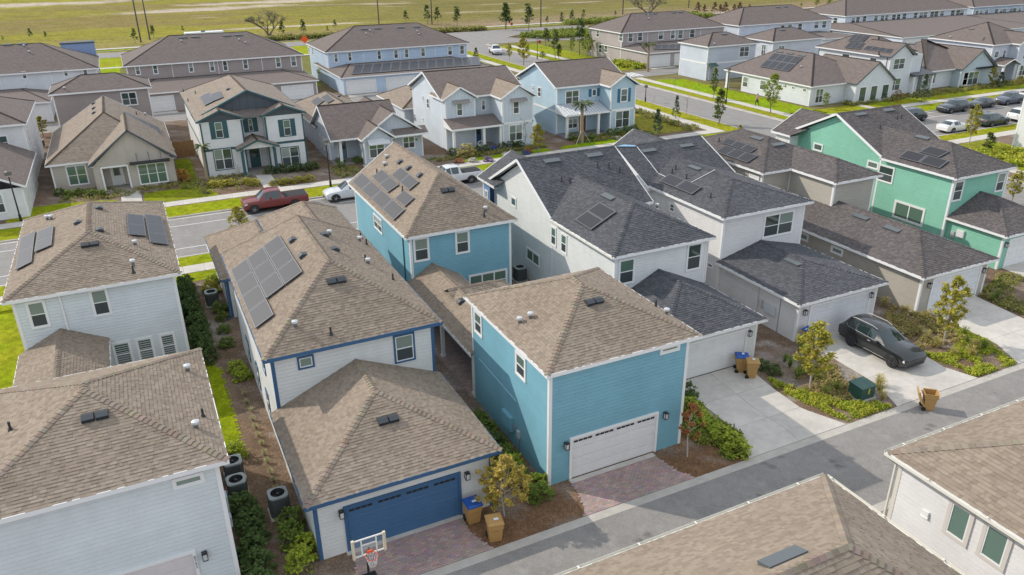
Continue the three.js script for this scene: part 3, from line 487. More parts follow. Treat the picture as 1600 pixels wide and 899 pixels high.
// corner kerbs of the crossing
for (const [cx, cv, a0] of [[69.2, 74.2, -Math.PI / 2], [79.8, 74.2, Math.PI], [69.2, 61.6, 0], [79.8, 61.6, Math.PI / 2]]) {
  const gb = new GB(), n = 6, r = 1.02; for (let i = 0; i < n; i++) { const a = a0 + i / n * Math.PI / 2, b = a0 + (i + 1) / n * Math.PI / 2, p = (t, q, y) => W(cx + Math.cos(t) * q, y, cv + Math.sin(t) * q); gb.q(p(a, r - 0.18, 0.012), p(a, r, 0.012), p(b, r, 0.012), p(b, r - 0.18, 0.012)); gb.q(p(a, r, -0.13), p(b, r, -0.13), p(b, r, 0.012), p(a, r, 0.012)); gb.t(p(a, 0, 0.004), p(a, r - 0.18, 0.004), p(b, r - 0.18, 0.004)); }
  struct('kerb', gb, MAT.kerb);
}
// painted lines
{ const gb = new GB(), y = -0.115, ln = (x0, x1, v, w = 0.1) => gb.q(W(x0, y, v - w / 2), W(x1, y, v - w / 2), W(x1, y, v + w / 2), W(x0, y, v + w / 2)), tk = (x, v0, v1) => gb.q(W(x - 0.05, y, v0), W(x + 0.05, y, v0), W(x + 0.05, y, v1), W(x - 0.05, y, v1));
  ln(-60, 13.1, 70.8); tk(13.1, 70.8, 72.7); ln(16, 66, 70.8); ln(84, 200, 70.6); tk(98.6, 70.6, 72.7); ln(-60, 3.4, 64.8); tk(3.4, 62.9, 64.8); ln(13.8, 66, 64.6); ln(84, 200, 64.8); struct('road_marking', gb, MAT.mark); }
{ const gb = new GB(), y = 0.01; for (let i = 0; i < 5; i++) gb.q(W(79.9 + i * 0.9, y, 118.6), W(80.4 + i * 0.9, y, 118.6), W(80.4 + i * 0.9, y, 122.6), W(79.9 + i * 0.9, y, 122.6)); gb.q(W(79.2, y, 118.4), W(79.5, y, 118.4), W(79.5, y, 122.8), W(79.2, y, 122.8)); struct('road_marking', gb, MAT.mark); }
// pavements: one slab after another with open joints
const slabG = {};
function pavement(name, x0, x1, v0, v1, along, step = 1.5) {
  const o = new THREE.Group(); o.name = numbered(name); o.userData = { kind: 'structure' }; scene.add(o);
  const L = along === 'x' ? x1 - x0 : v1 - v0, n = Math.max(1, Math.round(L / step)), s = L / n, k = [along, s.toFixed(3), (along === 'x' ? v1 - v0 : x1 - x0).toFixed(3)].join();
  if (!slabG[k]) { const b = new GB(); along === 'x' ? b.box(0.008, s - 0.008, -0.08, 0.03, 0, v1 - v0) : b.box(0, x1 - x0, -0.08, 0.03, 0.008, s - 0.008); slabG[k] = b.geo(); }
  for (let i = 0; i < n; i++) { const m = new THREE.Mesh(slabG[k], SLAB[(i * 7 + Math.floor(x0 + v0)) % 3 < 0 ? 0 : Math.abs((i * 7 + Math.floor(x0 + v0)) % 3)]); m.name = 'slab'; m.receiveShadow = m.castShadow = true; along === 'x' ? m.position.set(x0 + i * s, 0, -v0) : m.position.set(x0, 0, -(v0 + i * s)); o.add(m); }
}
const SLAB = [M(0.6, 0.56, 0.505, 0.9, { map: T.concrete }), M(0.62, 0.58, 0.52, 0.9, { map: T.concrete }), M(0.58, 0.545, 0.49, 0.9, { map: T.concrete })];
pavement('pavement', -32, 66, 58.7, 60.25, 'x'); pavement('pavement', -32, 67.4, 76.7, 78.2, 'x'); pavement('pavement', 65.8, 67.4, 78.2, 117, 'v'); pavement('pavement', 80.8, 82.3, 78.2, 117, 'v');
pavement('pavement', 82.4, 140, 76.7, 78.2, 'x'); pavement('pavement', 82.4, 112, 58.7, 60.25, 'x'); pavement('pavement', 80.8, 82.3, 30, 60.2, 'v'); pavement('pavement', 65.8, 67.3, 124.5, 172, 'v', 1.9); pavement('pavement', 81.2, 82.8, 124.5, 170, 'v', 1.9);
pavement('pavement', -60, 64, 177.5, 179, 'x', 2.2); pavement('pavement', -60, 250, 211.6, 213.6, 'x', 3);
for (const [x0, x1, v0, v1] of [[-2.6, -0.8, 78.2, 84.4], [10.4, 11.9, 78.2, 84], [21.6, 22.6, 78.2, 84], [37.3, 38.6, 78.2, 83], [53, 54.1, 78.2, 83], [95, 96.2, 78.2, 84]]) pavement('garden_path', x0, x1, v0, v1, 'v', 0.9);
// concrete drives, cut into slabs; l and r give the two edges as [v, x] pairs
const lerpP = (P, v) => { for (let i = 0; i + 1 < P.length; i++) if (v >= P[i][0] && v <= P[i + 1][0]) return P[i][1] + (P[i + 1][1] - P[i][1]) * (v - P[i][0]) / (P[i + 1][0] - P[i][0]); return v < P[0][0] ? P[0][1] : P[P.length - 1][1]; };
function drive(l, r, cuts) {
  const o = new THREE.Group(); o.name = numbered('driveway'); o.userData = { kind: 'structure' }; scene.add(o);
  for (let i = 0; i + 1 < cuts.length; i++) for (let j = 0; j < 2; j++) {
    const gb = new GB(), n = 5; for (let k = 0; k < n; k++) { const a = cuts[i] + 0.008 + (cuts[i + 1] - cuts[i] - 0.016) * k / n, b = cuts[i] + 0.008 + (cuts[i + 1] - cuts[i] - 0.016) * (k + 1) / n; const X = v => { const A = lerpP(l, v), B = lerpP(r, v), m = (A + B) / 2; return j ? [m + 0.008, B] : [A, m - 0.008]; }, [p, q] = X(a), [s, t] = X(b); gb.q(W(p, 0.03, a), W(q, 0.03, a), W(t, 0.03, b), W(s, 0.03, b)); gb.q(W(p, -0.05, a), W(s, -0.05, b), W(s, 0.03, b), W(p, 0.03, a)); gb.q(W(q, -0.05, a), W(t, -0.05, b), W(t, 0.03, b), W(q, 0.03, a)); if (k === 0) gb.q(W(p, -0.05, a), W(q, -0.05, a), W(q, 0.03, a), W(p, 0.03, a)); if (k === n - 1) gb.q(W(s, -0.05, b), W(t, -0.05, b), W(t, 0.03, b), W(s, 0.03, b)); }
    const m = new THREE.Mesh(gb.geo(), SLAB[(i + j * 2) % 3]); m.name = 'slab'; m.receiveShadow = m.castShadow = true; o.add(m);
  }
}
drive([[22.36, 23.1], [23.8, 24.1], [29.5, 24.2]], [[22.36, 29.45], [24.5, 28.5], [26.6, 28.6], [29.5, 29.0]], [22.37, 24.6, 27.1, 29.5]);
drive([[22.36, 33.1], [24.5, 34.0], [30.4, 34.2]], [[22.36, 39.5], [24, 38.9], [30.4, 39.8]], [22.37, 25.1, 27.8, 30.3]);
drive([[22.36, 43], [24.5, 44.2], [29.9, 44.4]], [[22.36, 49.2], [24.5, 48.7], [29.9, 49.4]], [22.37, 25, 27.5, 29.7]);
drive([[22.36, 54.6], [25, 55.4], [32.2, 55.6]], [[22.36, 61.4], [25, 60.9], [32.2, 61]], [22.37, 25.5, 28.8, 32.1]);
for (const x of [0.3, 7, 14, 20.6, 31.4, 38.2, 44.8, 51.2, 89.6, 96.4]) drive([[123.6, x], [125, x]], [[123.6, x + 5.6], [125, x + 5.6]], [123.82, 125.2]);
// brick paver drives
function paverDrive(poly, name) {
  const gb = new GB(), pw = 0.225, ph = 0.115, cols = [[0.42, 0.3, 0.275], [0.37, 0.27, 0.255], [0.47, 0.34, 0.305], [0.4, 0.3, 0.285]], xs = poly.map(p => p[0]), vs = poly.map(p => p[1]);
  for (let r = 0, v = Math.min(...vs); v < Math.max(...vs); v += ph, r++) for (let x = Math.min(...xs) - (r % 2) * pw / 2; x < Math.max(...xs); x += pw) {
    if (!inPoly(poly, x + pw / 2, v + ph / 2)) continue; const c = cols[Math.floor(rnd() * 4)].map(q => q * rr(0.88, 1.1)), y = 0.03 + rr(-0.003, 0.003), g = 0.005, a = x + g, b = x + pw - g, d = v + g, e = v + ph - g;
    gb.q(W(a, y, d), W(b, y, d), W(b, y, e), W(a, y, e), c); gb.q(W(a, 0.012, d), W(b, 0.012, d), W(b, y, d), W(a, y, d), c); gb.q(W(a, 0.012, d), W(a, 0.012, e), W(a, y, e), W(a, y, d), c); gb.q(W(b, 0.012, d), W(b, 0.012, e), W(b, y, e), W(b, y, d), c);
  }
  const m = struct(name, gb, MAT.paver), bed = new GB(), s = THREE.ShapeUtils.triangulateShape(poly.map(p => new THREE.Vector2(...p)), []); for (const [a, b, c] of s) bed.t(W(poly[a][0], 0.016, poly[a][1]), W(poly[b][0], 0.016, poly[b][1]), W(poly[c][0], 0.016, poly[c][1])); const b = new THREE.Mesh(bed.geo(), M(0.3, 0.24, 0.215, 0.95)); b.name = 'joint_sand'; b.receiveShadow = true; m.add(b);
}
paverDrive([[4.5, 24.86], [4.65, 24.2], [4.45, 23.6], [4.3, 22.9], [4.0, 22.37], [9.85, 22.37], [9.6, 22.9], [9.35, 23.7], [9.4, 24.86]], 'driveway');
paverDrive([[14.75, 24.78], [14.6, 23.6], [14.4, 22.9], [14.05, 22.37], [20.0, 22.37], [19.5, 23.2], [19.25, 24.78]], 'driveway');
paverDrive([[13.6, 33.2], [17.4, 33.2], [17.4, 43], [13.6, 43]], 'patio');
{ const gb = new GB(); gb.box(4.42, 9.46, -0.05, 0.045, 24.62, 24.86); gb.box(14.7, 19.3, -0.05, 0.045, 24.5, 24.78); struct('door_apron', gb, MAT.concrete); }
// lawns and verges
turf('lawn', [[0.75, 33.9], [1.75, 33.9], [1.85, 37.3], [1.75, 42.6], [1.3, 44], [1.0, 44]], 0.16, G0, [0.27, 0.32, 0.03]);
turf('lawn', rectP(-22, -7.9, 24.5, 57.5), 0.5, G0, G1); turf('lawn', rectP(-30, 69.2, 60.3, 62.34), 0.4, G0, G1); turf('lawn', rectP(-20, 12.4, 56.9, 58.68), 0.35, G0, G1);
turf('lawn', rectP(-30, 69, 73.36, 76.65), 0.45, G0, G1); turf('lawn', [[-12, 78.3], [-3, 78.3], [-3, 81.4], [-7, 82.5], [-12, 82.5]], 0.3, G0, G1); turf('lawn', [[-0.6, 78.3], [6, 78.3], [5.5, 81.6], [3, 82.6], [-0.6, 82.4]], 0.3, G0, [0.3, 0.3, 0.06]);
turf('lawn', [[2.9, 82], [4.6, 82], [4.9, 95], [3.2, 95]], 0.3, [0.27, 0.3, 0.05], GD); turf('lawn', [[32, 78.3], [43.2, 78.3], [43, 79.8], [32.5, 79.6]], 0.3, [0.27, 0.42, 0.03], G0); turf('lawn', [[44.5, 78.3], [52.5, 78.3], [52.5, 80.3], [44.8, 79.6]], 0.3, [0.27, 0.42, 0.03], G0);
turf('lawn', [[58.5, 79.5], [64.6, 79.5], [64.8, 100], [59, 100]], 0.4, [0.28, 0.28, 0.07], [0.34, 0.28, 0.1]); turf('lawn', rectP(67.5, 70.05, 74.3, 117), 0.4, GY, G1); turf('lawn', rectP(78.9, 80.75, 74.3, 117), 0.35, GY, G0);
turf('lawn', [[82.4, 79], [87.6, 79], [87.9, 112], [83.4, 114], [82.4, 113]], 0.4, [0.3, 0.42, 0.03], G0); turf('lawn', rectP(82.4, 140, 78.3, 81.4), 0.45, [0.32, 0.38, 0.05], GY); turf('lawn', rectP(80, 140, 73.4, 76.6), 0.45, GY, G0);
turf('lawn', rectP(80, 112, 60.3, 62.3), 0.4, G0, GY); turf('lawn', [[82.4, 38], [92, 38], [92, 58.6], [82.4, 58.6]], 0.5, [0.33, 0.35, 0.05], [0.32, 0.3, 0.08]); turf('lawn', rectP(62.5, 69.9, 30, 58.6), 0.5, [0.33, 0.36, 0.05], G1);
turf('lawn', rectP(-8, -0.5, 151, 177.3), 0.8, [0.36, 0.46, 0.04], G0, 0.014); turf('lawn', rectP(-70, 64, 179.2, 195.6), 0.9, [0.38, 0.46, 0.04], GY, -0.08); turf('lawn', rectP(67.5, 70, 124.3, 176), 0.5, G0, GY); turf('lawn', rectP(58.6, 65.6, 150, 176), 0.6, G0, GY); turf('lawn', rectP(78.9, 81, 124.3, 170), 0.5, G0, GY); turf('lawn', rectP(83, 89, 126, 170), 0.6, [0.3, 0.36, 0.05], GY);
turf('lawn', rectP(27.6, 30.2, 137, 177), 0.5, [0.34, 0.4, 0.05], GD); turf('lawn', rectP(-100, 120, 208.3, 211.5), 0.9, GY, G0, -0.1);
// ---------------------------------------------------------------- near row: houses between the alley and the street
const Z = (ox, oy, s) => (x, y) => [ox + x / s, oy + y / s];           // reads coordinates off an enlarged crop of the photograph
const NEAR = 'houses between the alley and the street';
const glassG = M(0.1, 0.17, 0.13, 0.08, { clearcoat: 1, clearcoatRoughness: 0.05 }), slatO = { top: MAT.glass, slats: 1 }, shadeO = { top: MAT.blind, bot: MAT.screen };
function posts(h, list, y0, y1, r, mat) { for (const [x, v] of list) { const b = new GB(); b.box(x - r, x + r, y0, y1, v - r, v + r); b.box(x - r - 0.04, x + r + 0.04, y0, y0 + 0.15, v - r - 0.04, v + r + 0.04); b.box(x - r - 0.04, x + r + 0.04, y1 - 0.12, y1, v - r - 0.04, v + r + 0.04); part('post', b, mat || MAT.trim, h); } }
function meterBox(h, f, pos, a0, a1, y0, y1, mat, d = 0.16) { const b = new GB(); b.fbox(f, pos, a0, a1, y0, y1, 0.01, d); b.fbox(f, pos, a0 + 0.03, a1 - 0.03, y0 + 0.04, y1 - 0.04, d, d + 0.012); part('meter_box', b, mat, h); }
function conduit(h, pts, mat, r = 0.025) { const b = new GB(); b.tube(pts.map(p => W(...p)), r, 6); part('conduit', b, mat, h); }

let H, pl;
{ // white house, corner lot end: two-storey garage at the alley, link, two-storey front house with solar panels
  H = thing('house', 'white lap-sided house in three linked roofs, flush white garage, no drive in view', 'house', -3.5, 40, NEAR);
  const w = paint(0.66, 0.71, 0.72);
  walls(H, { x0: -7.45, x1: 0.35, v0: 24.95, v1: 33.35, y1: 5.78, mat: w });
  pl = roof(H, { x0: -7.8, x1: 0.72, v0: 24.6, v1: 33.7, y: 5.95, p: 0.4, pick: 300, kind: 'brown' });
  const a = Z(0, 450, 3.995), b = Z(0, 674, 3.995);
  vent(H, pl.F, a(592, 805), 'double'); pipe(H, pl.R, a(1172, 520), 'cap'); pipe(H, pl.R, a(1225, 875), 'cap'); pipe(H, pl.R, a(1268, 805)); pipe(H, pl.L, a(66, 890));
  winPx(H, 'F', 24.95, b(1065, 300), b(1280, 310), { single: 1, top: MAT.blind });
  const dr = onV(...b(1218, 850), 24.95)[0]; gdoor(H, 'F', 24.95, dr - 4.88, dr, 2.2, { mat: paint(0.68, 0.63, 0.62) }); lampAt(H, 'F', 24.95, onV(...b(1280, 785), 24.95)[0], 2.0);
  { const c = document.createElement('canvas'); c.width = 64; c.height = 256; const g = c.getContext('2d'); g.fillStyle = '#d8d6d6'; g.fillRect(0, 0, 64, 256); g.fillStyle = '#15181c'; g.font = 'bold 66px sans-serif'; g.textAlign = 'center'; ['8', '7', '5', '1'].forEach((t, i) => g.fillText(t, 32, 58 + i * 62)); const t = new THREE.CanvasTexture(c); t.colorSpace = THREE.SRGBColorSpace; const m = new THREE.Mesh(new THREE.PlaneGeometry(0.11, 0.62), new THREE.MeshStandardMaterial({ map: t, roughness: 0.6 })); m.name = 'house_number'; m.position.set(dr + 0.06 + 3.5, 1.78, 40 - 24.95 + 0.1); H.add(m); }
  meterBox(H, 'R', 0.35, 28.0, 28.5, 0.9, 1.9, M(0.45, 0.5, 0.52, 0.6)); meterBox(H, 'R', 0.35, 27.2, 27.5, 1.0, 1.5, M(0.4, 0.45, 0.47, 0.6)); conduit(H, [[0.42, 0, 28.2], [0.42, 1, 28.2]], MAT.metal);
  walls(H, { x0: -7.3, x1: -3.9, v0: 33.4, v1: 43.8, y1: 2.6, mat: w, faces: 'LR' }); roof(H, { x0: -7.8, x1: -3.5, v0: 33.0, v1: 43.82, y: 2.75, p: 0.5, ends: ['none', 'none'], kind: 'brown' });
  walls(H, { x0: -4.2, x1: -1.7, v0: 33.6, v1: 36.9, y1: 2.6, mat: w, faces: 'RB' }); roof(H, { x0: -6.2, x1: -1.3, v0: 33.4, v1: 37.3, y: 2.75, p: 0.5, axis: 'x', ends: ['none', 'hip'], kind: 'brown' });
  walls(H, { x0: -7.45, x1: 0.34, v0: 43.85, v1: 57.55, y1: 5.78, mat: w });
  pl = roof(H, { x0: -7.8, x1: 0.7, v0: 43.5, v1: 57.9, y: 5.95, p: 0.42, kind: 'brown' });
  winPx(H, 'F', 43.85, a(150, 92), a(320, 235), shadeO); winPx(H, 'F', 43.85, a(545, 15), a(705, 160), shadeO);
  for (const [p, q] of [[[690, 345], [845, 475]], [[837, 318], [982, 448]], [[985, 290], [1118, 420]]]) winPx(H, 'F', 43.85, a(...p), a(...q), slatO);
  downspout(H, [[-5.3, 5.75, 43.78], [-5.3, 3.5, 43.78], [-5.5, 3.2, 41.5]]);
  const c = Z(0, 225, 3.995); vent(H, pl.F, c(560, 630), 'double'); vent(H, pl.R, c(615, 405)); vent(H, pl.R, c(620, 543)); vent(H, pl.L, c(487, 495)); pipe(H, pl.R, c(843, 632), 'cap'); pipe(H, pl.R, c(830, 755), 'cap'); pipe(H, pl.R, c(832, 800)); pipe(H, pl.L, c(295, 475), 'cap'); pipe(H, pl.L, c(320, 473), 'cap');
  solar(H, pl.R, c(785, 447), c(893, 458), c(792, 577), 1, 2); solar(H, pl.R, c(897, 449), c(1005, 464), c(930, 627), 1, 3); solar(H, pl.L, c(228, 550), c(135, 597), c(206, 747), 1, 2); solar(H, pl.L, c(342, 517), c(240, 560), c(330, 642), 1, 2);
}
{ // white house with blue trim
  H = thing('house', 'white house with navy blue trim and blue double garage door beside basketball hoop', 'house', 7.2, 38, NEAR);
  const w = paint(0.69, 0.7, 0.68), bt = MAT.blueTrim;
  walls(H, { x0: 3.4, x1: 10.9, v0: 24.88, v1: 31.7, y1: 2.83, mat: w, faces: 'FLR', corner: bt });
  pl = roof(H, { x0: 3.04, x1: 11.25, v0: 24.5, v1: 31.72, y: 3.0, p: 0.437, ends: ['hip', 'none'], fascia: bt, pick: 300, kind: 'brown' });
  const a = Z(400, 450, 3.995), b = Z(400, 674, 3.995), c = Z(400, 225, 3.995), d = Z(300, 410, 7.49), e = Z(300, 300, 7.49);
  vent(H, pl.F, a(822, 825), 'double');
  gdoor(H, 'F', 24.88, onV(...b(592, 755), 24.88)[0], onV(...b(1268, 510), 24.88)[0], 2.15, { mat: paint(0.05, 0.135, 0.265, 0.5), trim: bt, lights: 1 });
  lampAt(H, 'F', 24.88, onV(...b(527, 505), 24.88)[0], 2.05); lampAt(H, 'F', 24.88, onV(...b(1310, 255), 24.88)[0], 2.05);
  { const f = new GB(); f.box(3.05, 11.2, 2.3, 2.34, 24.87, 24.88); }
  walls(H, { x0: 3.42, x1: 11.0, v0: 31.7, v1: 45.2, y1: 5.78, mat: w, corner: bt });
  pl = roof(H, { x0: 3.06, x1: 11.36, v0: 31.3, v1: 45.5, y: 5.95, p: 0.6, ends: ['hip', 'hip'], inset: [4.15, 2.6], fascia: bt, kind: 'brown' });
  winPx(H, 'F', 31.7, a(250, 432), a(367, 488), { frame: bt, single: 1, top: MAT.blind }); winPx(H, 'F', 31.7, a(850, 298), a(997, 443), { frame: bt, ...shadeO });
  win(H, 'L', 3.42, 34.6, 4.3, 0.8, 1.5, { frame: bt }); win(H, 'L', 3.42, 38.2, 1.5, 0.8, 1.4, { frame: bt }); win(H, 'L', 3.42, 35.2, 1.5, 0.8, 1.4, { frame: bt }); win(H, 'L', 3.42, 41.5, 1.5, 0.8, 1.4, { frame: bt });
  vent(H, pl.F, c(500, 855), 'double'); vent(H, pl.L, e(1180, 570)); vent(H, pl.L, e(1300, 750)); vent(H, pl.R, c(425, 572)); vent(H, pl.R, c(490, 662));
  for (const q of [[460, 570], [648, 608], [700, 748]]) pipe(H, pl.R, c(...q), 'cap'); for (const q of [[655, 590], [690, 630], [683, 730], [855, 850]]) pipe(H, pl.R, c(...q)); pipe(H, pl.F, a(245, 243), 'cap'); pipe(H, pl.F, a(468, 290));
  solar(H, pl.L, d(468, 115), e(1035, 517), d(755, 800), 3, 4, [7, 11]);
  walls(H, { x0: 3.36, x1: 11.0, v0: 49.4, v1: 57.6, y1: 2.75, mat: w, corner: bt }); pl = roof(H, { x0: 3.0, x1: 9.6, v0: 49.0, v1: 58, y: 2.9, p: 0.53, fascia: bt, kind: 'brown' }); pipe(H, pl.L, e(490, 720), 'cap');
  win(H, 'F', 49.4, 4.4, 1.5, 0.8, 1.6, { frame: bt }); downspout(H, [[3.25, 2.7, 49.3], [3.25, 0.05, 49.3], [3.0, 0.05, 49.1]], bt);
  walls(H, { x0: 6.2, x1: 11.0, v0: 45.2, v1: 50.6, y1: 5.78, mat: w, corner: bt, faces: 'LRB' }); roof(H, { x0: 6.0, x1: 11.2, v0: 43.5, v1: 51, y: 5.97, p: 0.58, ends: ['none', 'hip'], fascia: bt, kind: 'brown' });
}
{ // teal house
  H = thing('house', 'teal blue house with white garage door, brick paver drive and tan shingle roofs', 'house', 17.3, 40, NEAR);
  const w = paint(0.19, 0.415, 0.51), w2 = w, a = Z(800, 450, 3.995), c = Z(400, 225, 3.995), d = Z(660, 500, 7.49), e = Z(860, 620, 5.618), m = Z(740, 600, 6.42), a2 = Z(400, 450, 3.995);
  walls(H, { x0: 13.72, x1: 20.95, v0: 24.9, v1: 33.2, y1: 5.78, mat: w });
  pl = roof(H, { x0: 13.45, x1: 21.45, v0: 24.62, v1: 33.6, y: 5.95, p: 0.45, pick: 300, kind: 'brown' });
  winPx(H, 'F', 24.9, a(922, 368), a(1043, 386), { single: 1, top: MAT.blind, tr: 0.11 }); winPx(H, 'L', 13.72, d(1098, 338), d(1222, 745), { top: glassG, bot: MAT.screen, tr: 0.11 }); winPx(H, 'L', 13.72, a2(1365, 125), a2(1418, 318), { top: glassG, bot: MAT.screen, tr: 0.11 });
  gdoor(H, 'F', 24.9, onV(...e(178, 692), 24.9)[0], onV(...e(900, 470), 24.9)[0], 2.15, { lights: 1, mat: paint(0.72, 0.72, 0.72) }); lampAt(H, 'F', 24.9, onV(...e(130, 405), 24.9)[0], 2.0); lampAt(H, 'F', 24.9, onV(...e(1000, 135), 24.9)[0], 2.0);
  { const p = onX(...m(318, 240), 13.72), q = onX(...m(408, 478), 13.72); meterBox(H, 'L', 13.72, q[0], p[0], Math.min(p[1], q[1]), Math.max(p[1], q[1]), w, 0.22); const r = onX(...m(465, 505), 13.72); meterBox(H, 'L', 13.72, r[0] - 0.12, r[0] + 0.12, r[1] - 0.2, r[1] + 0.2, M(0.45, 0.5, 0.52, 0.5), 0.14); conduit(H, [[13.64, 0, r[0]], [13.64, r[1], r[0]]], MAT.metal, 0.03); const s = onX(...m(425, 435), 13.72); meterBox(H, 'L', 13.72, s[0] - 0.08, s[0] + 0.08, s[1] - 0.12, s[1] + 0.12, MAT.metal, 0.1); conduit(H, [[13.62, 0, (p[0] + q[0]) / 2], [13.62, 0.8, (p[0] + q[0]) / 2]], MAT.metal, 0.03); }
  { const p = onX(...d(680, 455), 13.72), q = onX(...m(440, 175), 13.72); conduit(H, [[13.66, p[1], p[0]], [13.66, q[1], q[0]]], MAT.pipeT = M(0.3, 0.5, 0.56, 0.5), 0.03); }
  vent(H, pl.F, a(510, 88), 'double'); pipe(H, pl.L, a(48, 220), 'cap'); pipe(H, pl.L, a(115, 190), 'cap'); pipe(H, pl.R, a(965, 165), 'cap'); pipe(H, pl.R, a(898, 118));
  // breezeway link with porch posts
  walls(H, { x0: 15.6, x1: 16.7, v0: 33.2, v1: 43.35, y1: 2.6, mat: w, faces: 'LR', corner: null }); posts(H, [[13.85, 33.5], [13.85, 38.2], [13.85, 42.9]], 0, 2.6, 0.1);
  pl = roof(H, { x0: 13.48, x1: 17.05, v0: 33.0, v1: 43.36, y: 2.78, p: 0.6, ends: ['none', 'none'], kind: 'brown' }); vent(H, pl.L, a2(1280, 88));
  roof(H, { x0: 14.6, x1: 19.2, v0: 37.0, v1: 41.0, y: 2.78, p: 0.55, axis: 'x', ends: ['none', 'hip'], kind: 'brown' }); walls(H, { x0: 16.7, x1: 18.8, v0: 37.4, v1: 40.6, y1: 2.6, mat: w, faces: 'FRB' });
  walls(H, { x0: 13.9, x1: 20.8, v0: 43.35, v1: 55.9, y1: 5.78, mat: w2, gables: { B: [17.35, 8.35] } });
  pl = roof(H, { x0: 13.54, x1: 21.14, v0: 43.0, v1: 56.3, y: 5.95, p: 0.71, ends: ['hip', 'gable'], kind: 'brown' });
  winPx(H, 'F', 43.35, c(977, 592), c(1083, 722), shadeO); winPx(H, 'F', 43.35, c(1238, 548), c(1335, 675), shadeO); const t = Z(600, 380, 7.49); winPx(H, 'F', 43.35, t(985, 378), t(1442, 520), { cols: 3, top: glassG });
  winPx(H, 'L', 13.9, c(735, 425), c(795, 572), { cols: 2 }); downspout(H, [[13.84, 5.7, 44.6], [13.84, 0.1, 44.6]], M(0.05, 0.14, 0.17, 0.5));
  solar(H, pl.L, c(605, 243), c(668, 186), c(865, 485), 1, 4); solar(H, pl.L, c(727, 213), c(795, 165), c(828, 312), 1, 2); solar(H, pl.L, c(850, 203), c(910, 152), c(962, 298), 1, 2); solar(H, pl.L, c(872, 350), c(932, 296), c(935, 400), 1, 1);
  for (const q of [[900, 115], [955, 153], [1025, 198]]) vent(H, pl.L, c(...q)); pipe(H, pl.L, c(815, 92), 'cap'); pipe(H, pl.L, c(803, 138), 'cap'); pipe(H, pl.L, c(755, 186)); pipe(H, pl.L, c(915, 296)); vent(H, pl.F, c(1195, 290), 'double'); pipe(H, pl.F, c(1432, 418), 'cap'); pipe(H, pl.F, c(1425, 452));
}
const white3 = paint(0.72, 0.73, 0.71);
{ // white house, charcoal roof, gable towards the teal house
  H = thing('house', 'white house with dark grey roofs, blue front corner and gable end towards the teal house', 'house', 26.9, 42, NEAR);
  const c = Z(800, 225, 3.995), g = Z(740, 220, 7.49), t = Z(960, 380, 7.49), K = 'grey';
  walls(H, { x0: 23.3, x1: 29.75, v0: 29.6, v1: 34.85, y1: 2.63, mat: white3, faces: 'FLR' }); roof(H, { x0: 22.95, x1: 30.1, v0: 29.2, v1: 34.87, y: 2.8, p: 0.46, ends: ['hip', 'none'], kind: K });
  gdoor(H, 'F', 29.6, 24.3, 28.95, 2.2, {}); lampAt(H, 'F', 29.6, onV(1169, 521, 29.6)[0], 2.0);
  walls(H, { x0: 23.42, x1: 30.05, v0: 34.85, v1: 42.4, y1: 5.78, mat: white3 }); pl = roof(H, { x0: 23.08, x1: 30.39, v0: 34.5, v1: 42.02, y: 5.95, p: 0.466, ends: ['hip', 'valley'], inset: [undefined, 3.25], kind: K });
  winPx(H, 'F', 34.85, t(50, 195), t(225, 460), { top: glassG }); winPx(H, 'F', 34.85, t(855, 15), t(1000, 295), {}); winPx(H, 'L', 23.42, c(247, 505), c(280, 648), { top: glassG }); winPx(H, 'L', 23.42, c(310, 550), c(345, 695), { top: glassG });
  vent(H, pl.L, c(600, 333), 'long'); solar(H, pl.L, c(395, 483), c(550, 373), c(497, 548), 2, 1); gutter(H, 23.02, 23.02, 5.93, 34.5, 42); downspout(H, [[30.1, 5.7, 34.78], [30.1, 2.9, 34.78]]); pipe(H, pl.R, c(905, 398), 'cap');
  walls(H, { x0: 23.6, x1: 30.7, v0: 42.4, v1: 51.8, y1: 5.78, mat: white3, gables: { L: [47.1, 8.5], R: [47.1, 8.5] } }); pl = roof(H, { x0: 23.15, x1: 31.1, v0: 42, v1: 52.2, y: 5.95, p: 0.545, axis: 'x', ends: ['gable', 'gable'], kind: K });
  winPx(H, 'L', 23.6, g(445, 640), g(505, 790), { single: 1 }); winPx(H, 'L', 23.6, c(95, 640), c(175, 775), { cols: 2, single: 1, top: glassG });
  vent(H, pl.F, c(250, 108), 'long'); vent(H, pl.F, c(515, 73), 'long'); for (const q of [[310, 235], [362, 242], [535, 150], [605, 150], [672, 175]]) pipe(H, pl.F, c(...q));
  walls(H, { x0: 23.2, x1: 28.4, v0: 51.8, v1: 53.0, y1: 5.78, mat: paint(0.17, 0.28, 0.47), faces: 'LB' }); roof(H, { x0: 22.85, x1: 28.75, v0: 50.3, v1: 53.35, y: 5.95, p: 0.58, ends: ['valley', 'gable'], inset: [1.4], kind: K }); win(H, 'L', 23.2, 52.4, 4.5, 0.6, 1.2);
}
